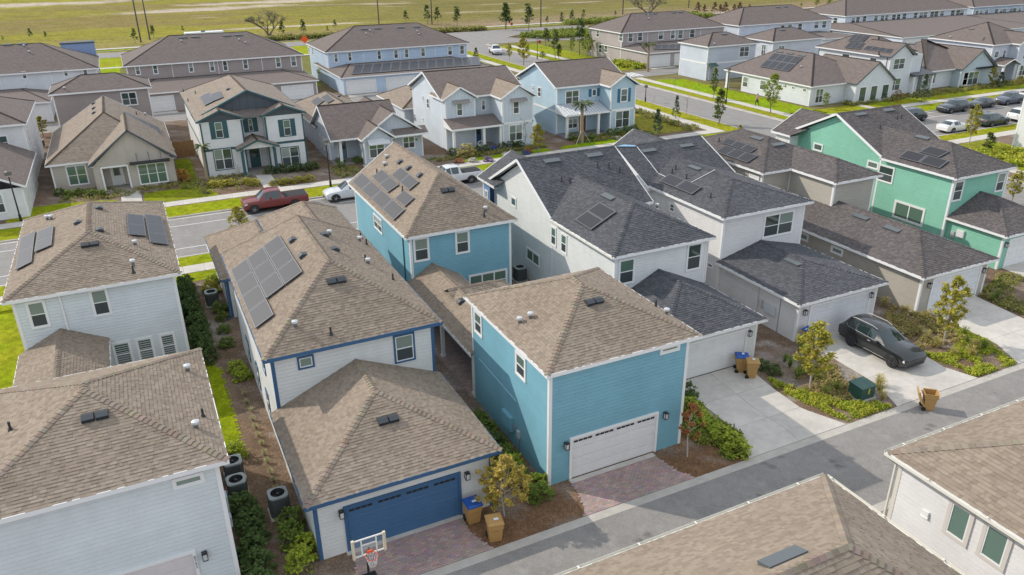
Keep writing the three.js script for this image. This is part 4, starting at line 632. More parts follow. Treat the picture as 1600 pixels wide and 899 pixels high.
{ // white house, charcoal roof, black car on its drive
  H = thing('house', 'white house with dark grey roofs behind black car, white garage and tilted solar panel', 'house', 36.9, 42, NEAR);
  const c = Z(800, 225, 3.995), t = Z(1200, 290, 7.49), u = Z(1080, 370, 7.49), b = Z(1200, 450, 3.995), K = 'grey', w = paint(0.71, 0.7, 0.69);
  walls(H, { x0: 33.6, x1: 40.15, v0: 30.25, v1: 37.35, y1: 2.58, mat: w, faces: 'FLR' }); pl = roof(H, { x0: 33.12, x1: 40.5, v0: 29.8, v1: 37.37, y: 2.75, p: 0.25, ends: ['hip', 'none'], kind: K });
  gdoor(H, 'F', 30.25, onV(...b(240, 298), 30.25)[0], onV(...b(600, 192), 30.25)[0], 2.15, { mat: paint(0.7, 0.71, 0.74) }); lampAt(H, 'F', 30.25, onV(...b(222, 165), 30.25)[0], 1.95); lampAt(H, 'F', 30.25, onV(...b(632, 60), 30.25)[0], 1.95); vent(H, pl.L, u(1190, 305), 'long');
  { const p = onX(...u(885, 765), 33.6), q = onX(...u(1000, 899), 33.6); meterBox(H, 'L', 33.6, q[0], p[0], Math.min(p[1], q[1]) - 0.2, Math.max(p[1], q[1]), M(0.55, 0.58, 0.6, 0.5)); conduit(H, [[33.55, 0, p[0] + 0.7], [33.55, 2.5, p[0] + 0.7]], M(0.5, 0.5, 0.5, 0.6), 0.03); meterBox(H, 'L', 33.6, p[0] + 0.25, p[0] + 0.5, 1.1, 1.6, M(0.5, 0.5, 0.5, 0.6)); conduit(H, [[33.55, 0, q[0] - 0.25], [33.55, 2.5, q[0] - 0.25]], M(0.25, 0.25, 0.26, 0.6), 0.025); }
  walls(H, { x0: 33.45, x1: 40.5, v0: 37.35, v1: 45.6, y1: 5.78, mat: w }); const wp = pl = roof(H, { x0: 33.05, x1: 40.88, v0: 36.97, v1: 45.22, y: 5.95, p: 0.29, ends: ['hip', 'valley'], inset: [undefined, 2.7], kind: K });
  winPx(H, 'F', 37.35, t(-42, 348), t(275, 548), { cols: 2 }); winPx(H, 'L', 33.45, c(988, 360), c(1018, 435)); winPx(H, 'L', 33.45, u(195, 285), u(262, 385), { single: 1 });
  solar(H, pl.L, c(920, 240), c(985, 196), c(1125, 325), 1, 2, [], 0); vent(H, pl.L, c(1140, 152), 'long'); for (const q of [[1000, 184], [1022, 163], [1090, 218], [1240, 336]]) pipe(H, pl.L, c(...q));
  walls(H, { x0: 33.3, x1: 40.6, v0: 45.6, v1: 53.6, y1: 5.78, mat: w, gables: { L: [49.6, 7.75] } }); pl = roof(H, { x0: 32.85, x1: 41, v0: 45.2, v1: 54, y: 5.95, p: 0.44, axis: 'x', ends: ['gable', 'gable'], kind: K, fh: 0.42 });
  { const u = Z(940, 190, 7.49), rope = (q, list) => { const b = new GB(); b.tube(list.map(p => { const st = hitPlane(q, ...u(...p)); return q.at(st[0], st[1], 0.05); }), 0.022, 5); part('rope', b, M(0.75, 0.76, 0.78, 0.7), H); }; rope(pl.F, [[412, 300], [560, 480], [655, 605]]); rope(wp.L, [[665, 612], [755, 655]]); rope(wp.L, [[1050, 720], [1200, 640], [1330, 570]]); const t = new GB(), T4 = [[170, 300], [390, 300], [400, 285], [260, 278]].map(p => { const st = hitPlane(pl.F, ...u(...p)); return pl.F.at(st[0], st[1], 0.07); }); t.q(...T4); part('tarpaulin', t, M(0.3, 0.5, 0.68, 0.6), H); }
  vent(H, pl.F, c(855, 45), 'long'); vent(H, pl.F, c(1090, 14), 'long'); roof(H, { x0: 35.2, x1: 41.05, v0: 50.8, v1: 54.9, y: 5.95, p: 0.6, ends: ['valley', 'gable'], inset: [0.9], kind: K }); walls(H, { x0: 35.6, x1: 40.6, v0: 53.6, v1: 54.5, y1: 5.78, mat: w, faces: 'LB', gables: { B: [38.1, 7.4] } });
}
{ // taupe house
  H = thing('house', 'khaki grey house with long low dark garage roof between white and green houses', 'house', 46.6, 42, NEAR);
  const t = Z(1200, 290, 7.49), u = Z(1080, 190, 7.49), q = Z(1400, 350, 7.49), K = 'ash', w = paint(0.43, 0.4, 0.345);
  walls(H, { x0: 43.45, x1: 49.85, v0: 29.6, v1: 40, y1: 2.6, mat: w, faces: 'FLR' }); pl = roof(H, { x0: 42.95, x1: 50.22, v0: 29.18, v1: 44.3, y: 2.77, p: 0.42, ends: ['hip', 'none'], kind: K });
  winPx(H, 'L', 43.45, t(370, 530), t(475, 665), { single: 1, tr: 0.11 }); winPx(H, 'L', 43.45, t(752, 692), t(880, 835), { single: 1, tr: 0.11 }); gdoor(H, 'F', 29.6, 44.55, 49.1, 2.2, { mat: paint(0.7, 0.71, 0.73) }); lampAt(H, 'F', 29.6, 44.1, 1.95); lampAt(H, 'F', 29.6, 49.5, 1.95);
  vent(H, pl.L, t(1090, 375), 'long'); vent(H, pl.L, t(1455, 515), 'long');
  walls(H, { x0: 45.9, x1: 50.05, v0: 39.8, v1: 44.3, y1: 5.78, mat: w }); roof(H, { x0: 45.55, x1: 50.42, v0: 39.4, v1: 43.92, y: 5.95, p: 0.42, ends: ['hip', 'valley'], inset: [undefined, 2.5], kind: K });
  walls(H, { x0: 43.05, x1: 50.05, v0: 44.3, v1: 54.4, y1: 5.78, mat: w }); pl = roof(H, { x0: 42.68, x1: 50.42, v0: 43.9, v1: 54.8, y: 5.95, p: 0.42, kind: K });
  winPx(H, 'L', 43.05, u(688, 605), u(800, 690), { single: 1 }); solar(H, pl.L, u(290, 368), u(410, 291), u(660, 497), 1, 3); solar(H, pl.L, u(355, 260), u(430, 207), u(702, 380), 1, 3); vent(H, pl.L, u(770, 200), 'long'); vent(H, pl.F, u(1020, 275), 'long'); pipe(H, pl.L, u(325, 240));
}
{ // green house
  H = thing('house', 'mint green house with charcoal roofs at the right of the row, white sliding patio door', 'house', 58, 44, NEAR);
  const a = Z(1200, 225, 3.995), c = Z(1200, 150, 7.49), d = Z(1400, 240, 7.49), w4 = Z(1200, 0, 3.995), K = 'ash', w = paint(0.235, 0.535, 0.4);
  walls(H, { x0: 55.05, x1: 61, v0: 32, v1: 36.5, y1: 2.58, mat: w, faces: 'FLR' }); roof(H, { x0: 54.68, x1: 61.4, v0: 31.6, v1: 36.52, y: 2.75, p: 0.47, ends: ['hip', 'none'], kind: K }); gdoor(H, 'F', 32, 55.8, 60.3, 2.15, {}); lampAt(H, 'F', 32, 55.35, 1.95);
  { const p = onX(...a(1190, 530), 55.05), q = onX(...a(1225, 590), 55.05); meterBox(H, 'L', 55.05, q[0], p[0], q[1], p[1], M(0.7, 0.7, 0.7, 0.5)); meterBox(H, 'L', 55.05, p[0] + 0.15, p[0] + 0.45, q[1] - 0.2, q[1] + 0.3, M(0.4, 0.42, 0.42, 0.5)); meterBox(H, 'L', 55.05, p[0] + 1.2, p[0] + 1.5, q[1] + 0.1, q[1] + 0.4, M(0.5, 0.52, 0.52, 0.5)); }
  walls(H, { x0: 54.7, x1: 61.05, v0: 36.5, v1: 43.2, y1: 5.78, mat: w }); pl = roof(H, { x0: 54.32, x1: 61.4, v0: 36.12, v1: 42.87, y: 5.95, p: 0.45, ends: ['hip', 'valley'], inset: [undefined, 3.35], kind: K });
  winPx(H, 'F', 36.5, d(695, 325), d(750, 545), {}); winPx(H, 'F', 36.5, d(1197, 225), d(1242, 435), shadeO); winPx(H, 'L', 54.7, a(700, 122), a(778, 255)); winPx(H, 'L', 54.7, a(798, 345), a(965, 520), { cols: 2, single: 1, tr: 0.14, top: glassG });
  solar(H, pl.L, a(815, 90), a(872, 46), a(1075, 160), 1, 2); solar(H, pl.L, a(945, 56), a(1010, 20), a(1072, 92), 1, 1); vent(H, pl.L, w4(965, 862), 'long');
  walls(H, { x0: 54.95, x1: 62, v0: 43.2, v1: 53.4, y1: 5.78, mat: w, gables: { L: [48.3, 8.4], R: [48.3, 8.4] } }); pl = roof(H, { x0: 54.52, x1: 62.4, v0: 42.85, v1: 53.75, y: 5.95, p: 0.487, axis: 'x', ends: ['gable', 'gable'], kind: K });
  winPx(H, 'L', 54.95, c(545, 540), c(640, 660), { single: 1 }); winPx(H, 'L', 54.95, a(628, 97), a(688, 165), { single: 1 }); vent(H, pl.F, w4(580, 716), 'long'); vent(H, pl.F, w4(755, 690), 'long'); pipe(H, pl.F, w4(808, 745)); pipe(H, pl.F, w4(832, 740)); pipe(H, pl.F, w4(700, 805));
  roof(H, { x0: 53.55, x1: 60.4, v0: 52.3, v1: 54.7, y: 5.95, p: 0.51, ends: ['valley', 'gable'], inset: [2.4], kind: K }); walls(H, { x0: 53.9, x1: 60.05, v0: 52.6, v1: 54.3, y1: 5.78, mat: white3, faces: 'FLB', gables: { B: [57, 7.4] } }); win(H, 'L', 53.9, 53.5, 4.6, 0.7, 1.2);
}
{ // white house beyond the side street
  H = thing('house', 'tall plain white house wall cut off beyond the parked cars', 'house', 95, 48, NEAR);
  walls(H, { x0: 90.8, x1: 98, v0: 42, v1: 54.6, y1: 6.1, mat: white3 }); roof(H, { x0: 90.3, x1: 98.4, v0: 41.6, v1: 55, y: 6.3, p: 0.42, kind: 'umber', far: 1 });
}
const SOUTH = 'houses on the near side of the alley';
{
  H = thing('house', 'near roof of tan shingles with cream gutters, its walls out of sight', 'house', 12, 10, SOUTH);
  walls(H, { x0: 4.4, x1: 18.3, v0: 5.5, v1: 14.25, y1: 5.78, mat: paint(0.66, 0.64, 0.6) }); pl = roof(H, { x0: 4, x1: 18.64, v0: 5.14, v1: 14.6, y: 5.95, p: 0.594, axis: 'x', kind: 'brown', pick: 300, e: 0.15 });
  gutter(H, 4, 18.7, 5.97, 14.66, 14.66); gutter(H, 18.72, 18.72, 5.97, 5.1, 14.6); const b = Z(1200, 674, 3.995); vent(H, pl.B, b(95, 800), 'long');
}
{
  H = thing('house', 'near white-sided house with large windows under a speckled tan roof', 'house', 27, 10, SOUTH);
  const w = paint(0.76, 0.75, 0.74), t = Z(1380, 690, 4.3); walls(H, { x0: 21.97, x1: 31.7, v0: 4, v1: 14.22, y1: 5.78, mat: w, corner: M(0.66, 0.63, 0.56, 0.6) }); roof(H, { x0: 21.6, x1: 32.1, v0: 3.6, v1: 14.58, y: 5.95, p: 0.485, kind: 'brown', pick: 300, e: 0.15 });
  const gl = { single: 1, tr: 0.13, top: M(0.12, 0.2, 0.165, 0.1, { clearcoat: 1, clearcoatRoughness: 0.05 }), frame: M(0.62, 0.58, 0.54, 0.6) }; winPx(H, 'L', 21.97, t(462, 370), t(568, 715), gl); winPx(H, 'L', 21.97, t(700, 515), t(815, 880), gl);
  { const [v, y] = onX(...t(625, 745), 21.97); } win(H, 'L', 21.97, 7.2, 3.6, 1.3, 1.9, gl);
  gutter(H, 21.52, 21.52, 5.97, 3.6, 14.6); gutter(H, 21.6, 32.1, 5.97, 14.64, 14.64); downspout(H, [[21.5, 5.85, 14.5], [21.9, 5.5, 14.36], [21.9, 0.1, 14.36]], MAT.gutter);
  { const [v, y] = onX(...t(290, 480), 21.97), b = new GB(); b.fbox('L', 21.97, v - 0.14, v + 0.1, y - 0.12, y + 0.12, 0, 0.1); b.q(W(21.85, y - 0.14, v - 0.16), W(21.85, y - 0.14, v + 0.12), W(21.96, y + 0.14, v + 0.12), W(21.96, y + 0.14, v - 0.16)); part('dryer_vent', b, MAT.trim, H); }
}
// ---------------------------------------------------------------- houses across the street
const FAR = 'houses fronting the far side of the street', bbm = 'batten';
const t1 = Z(0, 120, 4.279), t2 = Z(260, 100, 4.496), t3 = Z(460, 100, 4.496), t4 = Z(620, 80, 4.496), t5 = Z(790, 70, 4.496), t7 = Z(900, 0, 7.49);
const r1 = Z(1050, 30, 7.49), r2 = Z(1130, 60, 7.49), r3 = Z(1250, 40, 7.49), r4 = Z(1400, 40, 7.49), r5 = Z(1250, 0, 4.571), r6 = Z(0, 0, 6.4), r7 = Z(250, 0, 5.992), r8 = Z(470, 20, 5.333), w4 = Z(1200, 0, 3.995), q5 = Z(0, 225, 3.995);
const FR = (o) => ({ far: 1, kind: 'umber', ...o }), FB = (o) => ({ far: 1, kind: 'brown', ...o });
function frontDoor(h, f, pos, a, w, ht, mat) { const g = onWall(h, sub('front_door', h), f, pos, a, 0.15), b = new GB(); box3(b, -w / 2, w / 2, 0, ht, 0.005, 0.06); lmesh('door_leaf', b.geo(), mat, g); const t = new GB(); box3(t, -w / 2 - 0.1, -w / 2, 0, ht, 0, 0.08); box3(t, w / 2, w / 2 + 0.1, 0, ht, 0, 0.08); box3(t, -w / 2 - 0.1, w / 2 + 0.1, ht, ht + 0.1, 0, 0.08); lmesh('door_frame', t.geo(), MAT.trim, g); const p = new GB(); box3(p, -w / 2 + 0.18, w / 2 - 0.18, ht * 0.5, ht - 0.2, 0.06, 0.07); lmesh('door_glass', p.geo(), MAT.glass, g); }
function awning(h, v, x0, x1, y, out, drop, mat) { const b = new GB(); b.q(W(x0, y, v - 0.02), W(x1, y, v - 0.02), W(x1, y - drop, v - out), W(x0, y - drop, v - out)); b.q(W(x0, y - 0.1, v - 0.02), W(x1, y - 0.1, v - 0.02), W(x1, y - drop - 0.06, v - out), W(x0, y - drop - 0.06, v - out)); b.box(x0, x1, y - drop - 0.1, y - drop + 0.01, v - out - 0.02, v - out + 0.02); b.q(W(x0, y, v), W(x0, y - drop, v - out), W(x0, y - drop - 0.08, v - out), W(x0, y - 0.1, v)); b.q(W(x1, y, v), W(x1, y - drop, v - out), W(x1, y - drop - 0.08, v - out), W(x1, y - 0.1, v)); for (let x = x0 + 0.4; x < x1; x += 0.4) b.bar(W(x, y + 0.015, v - 0.03), W(x, y - drop + 0.015, v - out), 0.03, 0.03); part('awning', b, mat, h); }
function porchRoof(h, x0, x1, vb, vf, yt, ye, mat, fas) { const b = new GB(); b.q(W(x0, ye, vf), W(x1, ye, vf), W(x1, yt, vb), W(x0, yt, vb), 1); part('porch_roof', b, mat, h); const f = new GB(); f.box(x0, x1, ye - 0.2, ye + 0.012, vf - 0.04, vf); for (const x of [x0, x1]) { f.q(W(x, ye - 0.2, vf), W(x, ye, vf), W(x, yt, vb), W(x, ye - 0.2, vb)); } f.box(x0, x1, ye - 0.2, ye - 0.17, vf, vb); part('porch_fascia', f, fas || MAT.trim, h); }
function slab(h, x0, x1, v0, v1, y, mat) { const b = new GB(); b.box(x0, x1, 0, y, v0, v1); part('porch_floor', b, mat || MAT.concrete, h); }
{ // white houses at the picture's left
  H = thing('house', 'white bungalow with dark roof and slim side windows beside the left lamp post', 'house', -14.5, 87, FAR);
  walls(H, { x0: -19, x1: -10.2, v0: 79.6, v1: 91, y1: 2.75, mat: MAT.white }); roof(H, { x0: -19.4, x1: -9.85, v0: 79.2, v1: 93, y: 2.9, p: 0.5, ends: ['gable', 'none'], far: 1, kind: 'umber' });
  for (const v of [81.5, 84, 87.5, 89.4]) win(H, 'R', -10.2, v, 1.6, 0.6, 1.7, { tr: 0.07 }); win(H, 'F', 79.6, -12.6, 1.5, 1.6, 1.8, { cols: 2 });
  H = thing('house', 'white two-storey house with solar panel on its roof edge behind white bungalow', 'house', -16, 100, FAR);
  walls(H, { x0: -22, x1: -10.4, v0: 93, v1: 106, y1: 5.78, mat: MAT.white, band: 2.8 }); pl = roof(H, { x0: -22.4, x1: -10, v0: 92.6, v1: 106.4, y: 5.95, p: 0.42, far: 1, kind: 'umber' }); win(H, 'R', -10.4, 95, 4.3, 0.8, 1.5); win(H, 'R', -10.4, 98, 1.6, 0.8, 1.5); win(H, 'F', 93, -12.4, 4.2, 0.9, 1.5); solar(H, pl.R, r6(285, 800), t1(175, 70), t1(165, 95), 2, 1);
}
{ // tan cottage
  H = thing('house', 'beige cottage with steep front gable, black metal awning and recessed porch', 'house', -2.8, 93, FAR);
  const w = paint(0.48, 0.43, 0.375), w2 = w;
  walls(H, { x0: -8.35, x1: -4.6, v0: 86.9, v1: 103, y1: 2.65, mat: w, faces: 'FL' }); walls(H, { x0: -4.6, x1: 2.75, v0: 84.8, v1: 103, y1: 2.65, mat: w2, faces: 'LR' });
  const [pa0] = onV(...t1(670, 600), 84.8), [pa1] = onV(...t1(850, 600), 84.8);                    // the porch is a real opening in the front wall
  { const b = new GB(), F = (a0, a1, y0, y1) => { flatWall(b, 'F', 84.8, a0, a1, y0, y1); battens(b, 'F', 84.8, a0, a1, y0, y1, 0.9); }; F(-4.6, pa0, 0, 2.65); F(pa1, 2.75, 0, 2.65); F(pa0, pa1, 2.35, 2.65); b.t(W(-4.6, 2.65, 84.8), W(2.75, 2.65, 84.8), W(-0.92, 5.75, 84.8)); battens(b, 'F', 84.8, -4.2, 2.4, 2.65, a => 5.7 - Math.abs(a + 0.92) * 0.843, 0.9); part('wall', b, w2, H);
    const r = new GB(); flatWall(r, 'F', 86.3, pa0, pa1, 0, 2.35); r.q(W(pa0, 0, 84.8), W(pa0, 0, 86.3), W(pa0, 2.35, 86.3), W(pa0, 2.35, 84.8)); r.q(W(pa1, 0, 84.8), W(pa1, 0, 86.3), W(pa1, 2.35, 86.3), W(pa1, 2.35, 84.8)); r.q(W(pa0, 2.35, 84.8), W(pa1, 2.35, 84.8), W(pa1, 2.35, 86.3), W(pa0, 2.35, 86.3)); part('porch_recess', r, w2, H); }
  pl = roof(H, { ...FB({}), x0: -8.75, x1: 3.1, v0: 86.6, v1: 103, y: 2.8, p: 0.62, ends: ['hip', 'gable'] }); roof(H, { ...FB({}), x0: -4.95, x1: 3.1, v0: 84.4, v1: 94, y: 2.8, p: 0.78, ends: ['gable', 'none'], fascia: MAT.charcoal });
  winPx(H, 'F', 86.9, t1(430, 598), t1(600, 715), { cols: 2, top: glassG, bot: glassG }); winPx(H, 'F', 84.8, q5(848, 128), q5(1055, 235), { cols: 3, top: glassG, bot: glassG });
  { const a0 = pa0, a1 = pa1; frontDoor(H, 'F', 86.3, (a0 + a1) / 2 + 0.1, 0.95, 2.0, MAT.offwhite); slab(H, a0, a1, 83.9, 86.3, 0.12, M(0.3, 0.27, 0.25, 0.9)); const f = new GB(); for (const a of [a0, a1]) f.fbox('F', 84.8, a - 0.08, a + 0.08, 0, 2.45, 0.03, 0.09); f.fbox('F', 84.8, a0 - 0.08, a1 + 0.08, 2.35, 2.5, 0.03, 0.1); part('porch_trim', f, MAT.trim, H); }
  { const [a0] = onV(...q5(805, 115), 84.8), [a1] = onV(...q5(1055, 90), 84.8), b = new GB(); b.box(a0, a1, 2.55, 2.68, 83.9, 84.75); part('awning', b, MAT.black, H); for (let i = 0; i < 3; i++) { const x = a0 + (a1 - a0) * (0.2 + 0.3 * i), c = new GB(); c.bar(W(x, 2.65, 84.0), W(x, 3.5, 84.76), 0.04, 0.04); part('awning_rod', c, MAT.black, H); } }
  for (const q of [[625, 180], [627, 212], [628, 243]]) vent(H, pl.L, t1(...q)); solar(H, pl.R, t1(820, 235), t1(832, 285), t1(1060, 345), 1, 3); pipe(H, pl.R, t1(912, 252)); pipe(H, pl.R, t1(970, 258), 'cap');
  H = thing('garage', 'taupe two-storey rear garage building with hipped roof behind beige cottage', 'garage', -3, 114, 'rear garages of the far houses');
  walls(H, { x0: -8.5, x1: 2.25, v0: 110.7, v1: 117.4, y1: 5.78, mat: MAT.taupe }); pl = roof(H, FR({ x0: -8.88, x1: 2.63, v0: 110.3, v1: 117.8, y: 5.95, p: 0.42, axis: 'x' })); winPx(H, 'F', 110.7, t1(800, 105), t1(925, 188), { cols: 2 }); pipe(H, pl.F, t1(430, 85), 'cap');
}
{ // white two-storey with dark gables
  H = thing('house', 'white two-storey house with dark gables and teal shutters behind the red pickup', 'house', 11, 92, FAR);
  const w = paint(0.7, 0.7, 0.69), dk = MAT.tealShutter, V = 85.2, VM = 86.9;
  walls(H, { x0: 5.85, x1: 16.25, v0: VM, v1: 104, y1: 5.78, mat: w, corner: dk, band: 2.75 });
  walls(H, { x0: 5.85, x1: 9.95, v0: V, v1: VM, y1: 5.78, mat: w, faces: 'FLR', corner: dk, band: 2.75 }); walls(H, { x0: 12.3, x1: 16.25, v0: V, v1: VM, y1: 5.78, mat: w, faces: 'FLR', corner: dk, band: 2.75 });
  pl = roof(H, FB({ x0: 5.5, x1: 16.6, v0: VM - 0.1, v1: 104.4, y: 5.95, p: 0.44, ends: ['none', 'hip'], fascia: dk }));
  { const b = new GB(), pk = 5.95 + 0.44 * 5.55; b.t(W(6.6, 6.42, VM - 0.15), W(15.5, 6.42, VM - 0.15), W(11.05, pk - 0.05, VM - 0.15)); battens(b, 'F', VM - 0.15, 7, 15.1, 6.42, a => pk - 0.06 - Math.abs(a - 11.05) * 0.44, 0.8); part('gable_wall', b, MAT.charcoal, H); const f = new GB(); for (const x of [6.3, 15.8]) f.bar(W(x, 6.28, VM - 0.3), W(11.05, pk, VM - 0.3), 0.3, 0.16); part('rake_board', f, dk, H); const s = new GB(); s.q(W(9.4, 5.98, V + 0.1), W(12.8, 5.98, V + 0.1), W(12.8, 6.45, VM), W(9.4, 6.45, VM)); part('porch_roof', s, MAT.farUmber, H); }
  for (const [x0, x1] of [[5.5, 10.3], [11.95, 16.6]]) { roof(H, FB({ x0, x1, v0: V - 0.4, v1: 89.5, y: 5.95, p: 0.42, ends: ['gable', 'none'], fascia: dk })); const b = new GB(), m = (x0 + x1) / 2, pk = 5.9 + 0.42 * (x1 - x0) / 2; b.t(W(x0 + 0.3, 5.8, V - 0.03), W(x1 - 0.3, 5.8, V - 0.03), W(m, pk - 0.1, V - 0.03)); b.fbox('F', V - 0.03, m - 0.04, m + 0.04, 5.8, pk - 0.12, 0, 0.03); part('gable_wall', b, MAT.charcoal, H); }
  const so = { shutter: dk, frame: dk, top: glassG, bot: MAT.screen }; winPx(H, 'F', V, t2(325, 405), t2(410, 522), so); winPx(H, 'F', V, t2(808, 390), t2(885, 505), so); winPx(H, 'F', VM, t2(562, 382), t2(618, 475), so);
  winPx(H, 'F', V, t2(320, 600), t2(478, 735), { cols: 2, frame: dk }); winPx(H, 'F', V, t2(795, 588), t2(945, 712), { cols: 2, frame: dk });
  roof(H, FB({ x0: 8.9, x1: 13.2, v0: 83.6, v1: VM, y: 2.95, p: 0.4, ends: ['gable', 'none'], fascia: dk })); { const b = new GB(); b.t(W(9.2, 2.85, 83.95), W(12.9, 2.85, 83.95), W(11.05, 3.6, 83.95)); b.fbox('F', 83.95, 11.0, 11.1, 2.85, 3.55, 0, 0.03); part('porch_gable', b, MAT.white, H); } posts(H, [[9.4, 84], [12.7, 84]], 0, 2.8, 0.14, dk); frontDoor(H, 'F', VM, 11, 1.1, 2.2, dk); slab(H, 9.2, 12.9, 83.7, VM, 0.14, M(0.28, 0.25, 0.24, 0.9));
  for (const q of [[118, 195], [203, 208], [152, 262]]) pipe(H, pl.L, t2(...q)); vent(H, pl.L, t2(435, 180)); solar(H, pl.L, t2(235, 238), t2(300, 205), t2(272, 300), 1, 1); solar(H, pl.L, t2(310, 222), t2(375, 195), t2(335, 268), 1, 1);
}
{ // timber fence by the white house
  const f = thing('fence', 'new orange timber fence beside the white two-storey house', 'fence', 4.2, 100);
  const line = [[3.3, 108], [3.3, 96], [5.6, 96]]; for (let i = 0; i + 1 < line.length; i++) { const [x0, v0] = line[i], [x1, v1] = line[i + 1], L = Math.hypot(x1 - x0, v1 - v0), n = Math.round(L / 0.3); for (let k = 0; k < n; k++) { const a = (k + 0.5) / n, x = x0 + (x1 - x0) * a, v = v0 + (v1 - v0) * a, b = new GB(), ex = Math.abs(x1 - x0) > 1 ? 0.14 : 0.012, ev = ex > 0.1 ? 0.012 : 0.14; b.box(x - ex, x + ex, 0, 1.8 + 0.02 * hash2(k, i), v - ev, v + ev); part('plank', b, MAT.wood, f); } }
}
{ // blue-grey cottage
  H = thing('house', 'blue-grey cottage with stacked front gables and white awning over window', 'house', 24, 88, FAR);
  const w = paint(0.52, 0.565, 0.62), wl = w;
  walls(H, { x0: 18.95, x1: 27, v0: 86, v1: 93, y1: 2.72, mat: wl, faces: 'FLB', gables: { L: [88.3, 5.55] } }); pl = roof(H, FR({ x0: 18.55, x1: 27, v0: 83.3, v1: 93.3, y: 2.9, p: 0.58, axis: 'x', ends: ['gable', 'none'] }));
  { const b = new GB(); const P = fp('L', 18.95); b.q(P(83.7, 2.0, 0), P(86, 2.0, 0), P(86, 4.2, 0), P(83.7, 2.9, 0)); part('wall', b, wl, H); }
  walls(H, { x0: 22.1, x1: 29, v0: 83.3, v1: 94, y1: 2.72, mat: w, faces: 'FLR', styles: { F: bbm }, gables: { F: [25.7, 5.1] } }); roof(H, FR({ x0: 21.95, x1: 29.4, v0: 82.9, v1: 94, y: 2.9, p: 0.66, ends: ['gable', 'none'] }));
  walls(H, { x0: 21.9, x1: 25.1, v0: 82.2, v1: 83.3, y1: 2.72, mat: w, faces: 'FLR', styles: { F: bbm }, gables: { F: [23.5, 4.0] } }); roof(H, FR({ x0: 21.55, x1: 25.45, v0: 81.8, v1: 86, y: 2.9, p: 0.7, ends: ['gable', 'none'] })); porchRoof(H, 25.45, 29.4, 83.4, 82.2, 3.5, 2.9, MAT.farUmber);
  winPx(H, 'F', 82.2, t3(515, 535), t3(640, 655), { cols: 2, top: glassG }); awning(H, 82.2, 22.3, 24.7, 2.75, 0.7, 0.35, M(0.66, 0.67, 0.68, 0.5)); winPx(H, 'F', 83.3, t3(755, 510), t3(850, 590), { cols: 2, top: glassG });
  posts(H, [[19.7, 83.9]], 0, 2.72, 0.15); slab(H, 18.9, 21.9, 83.6, 86, 0.12, M(0.28, 0.25, 0.24, 0.9)); frontDoor(H, 'F', 86, 20.4, 0.95, 2.1, M(0.12, 0.2, 0.26, 0.5)); for (const v of [87, 88.4, 90]) win(H, 'L', 18.95, v, 1.5, 0.6, 1.5);
  walls(H, { x0: 19.1, x1: 26.6, v0: 93, v1: 106, y1: 2.72, mat: wl, faces: 'LRB' }); pl = roof(H, FB({ x0: 18.7, x1: 27, v0: 91, v1: 106.4, y: 2.9, p: 0.5, ends: ['none', 'hip'] })); solar(H, pl.L, t3(118, 268), t3(165, 235), t3(165, 298), 1, 1); solar(H, pl.L, t3(190, 238), t3(235, 215), t3(235, 282), 1, 1); vent(H, pl.L, t3(318, 228), 'hood');
}
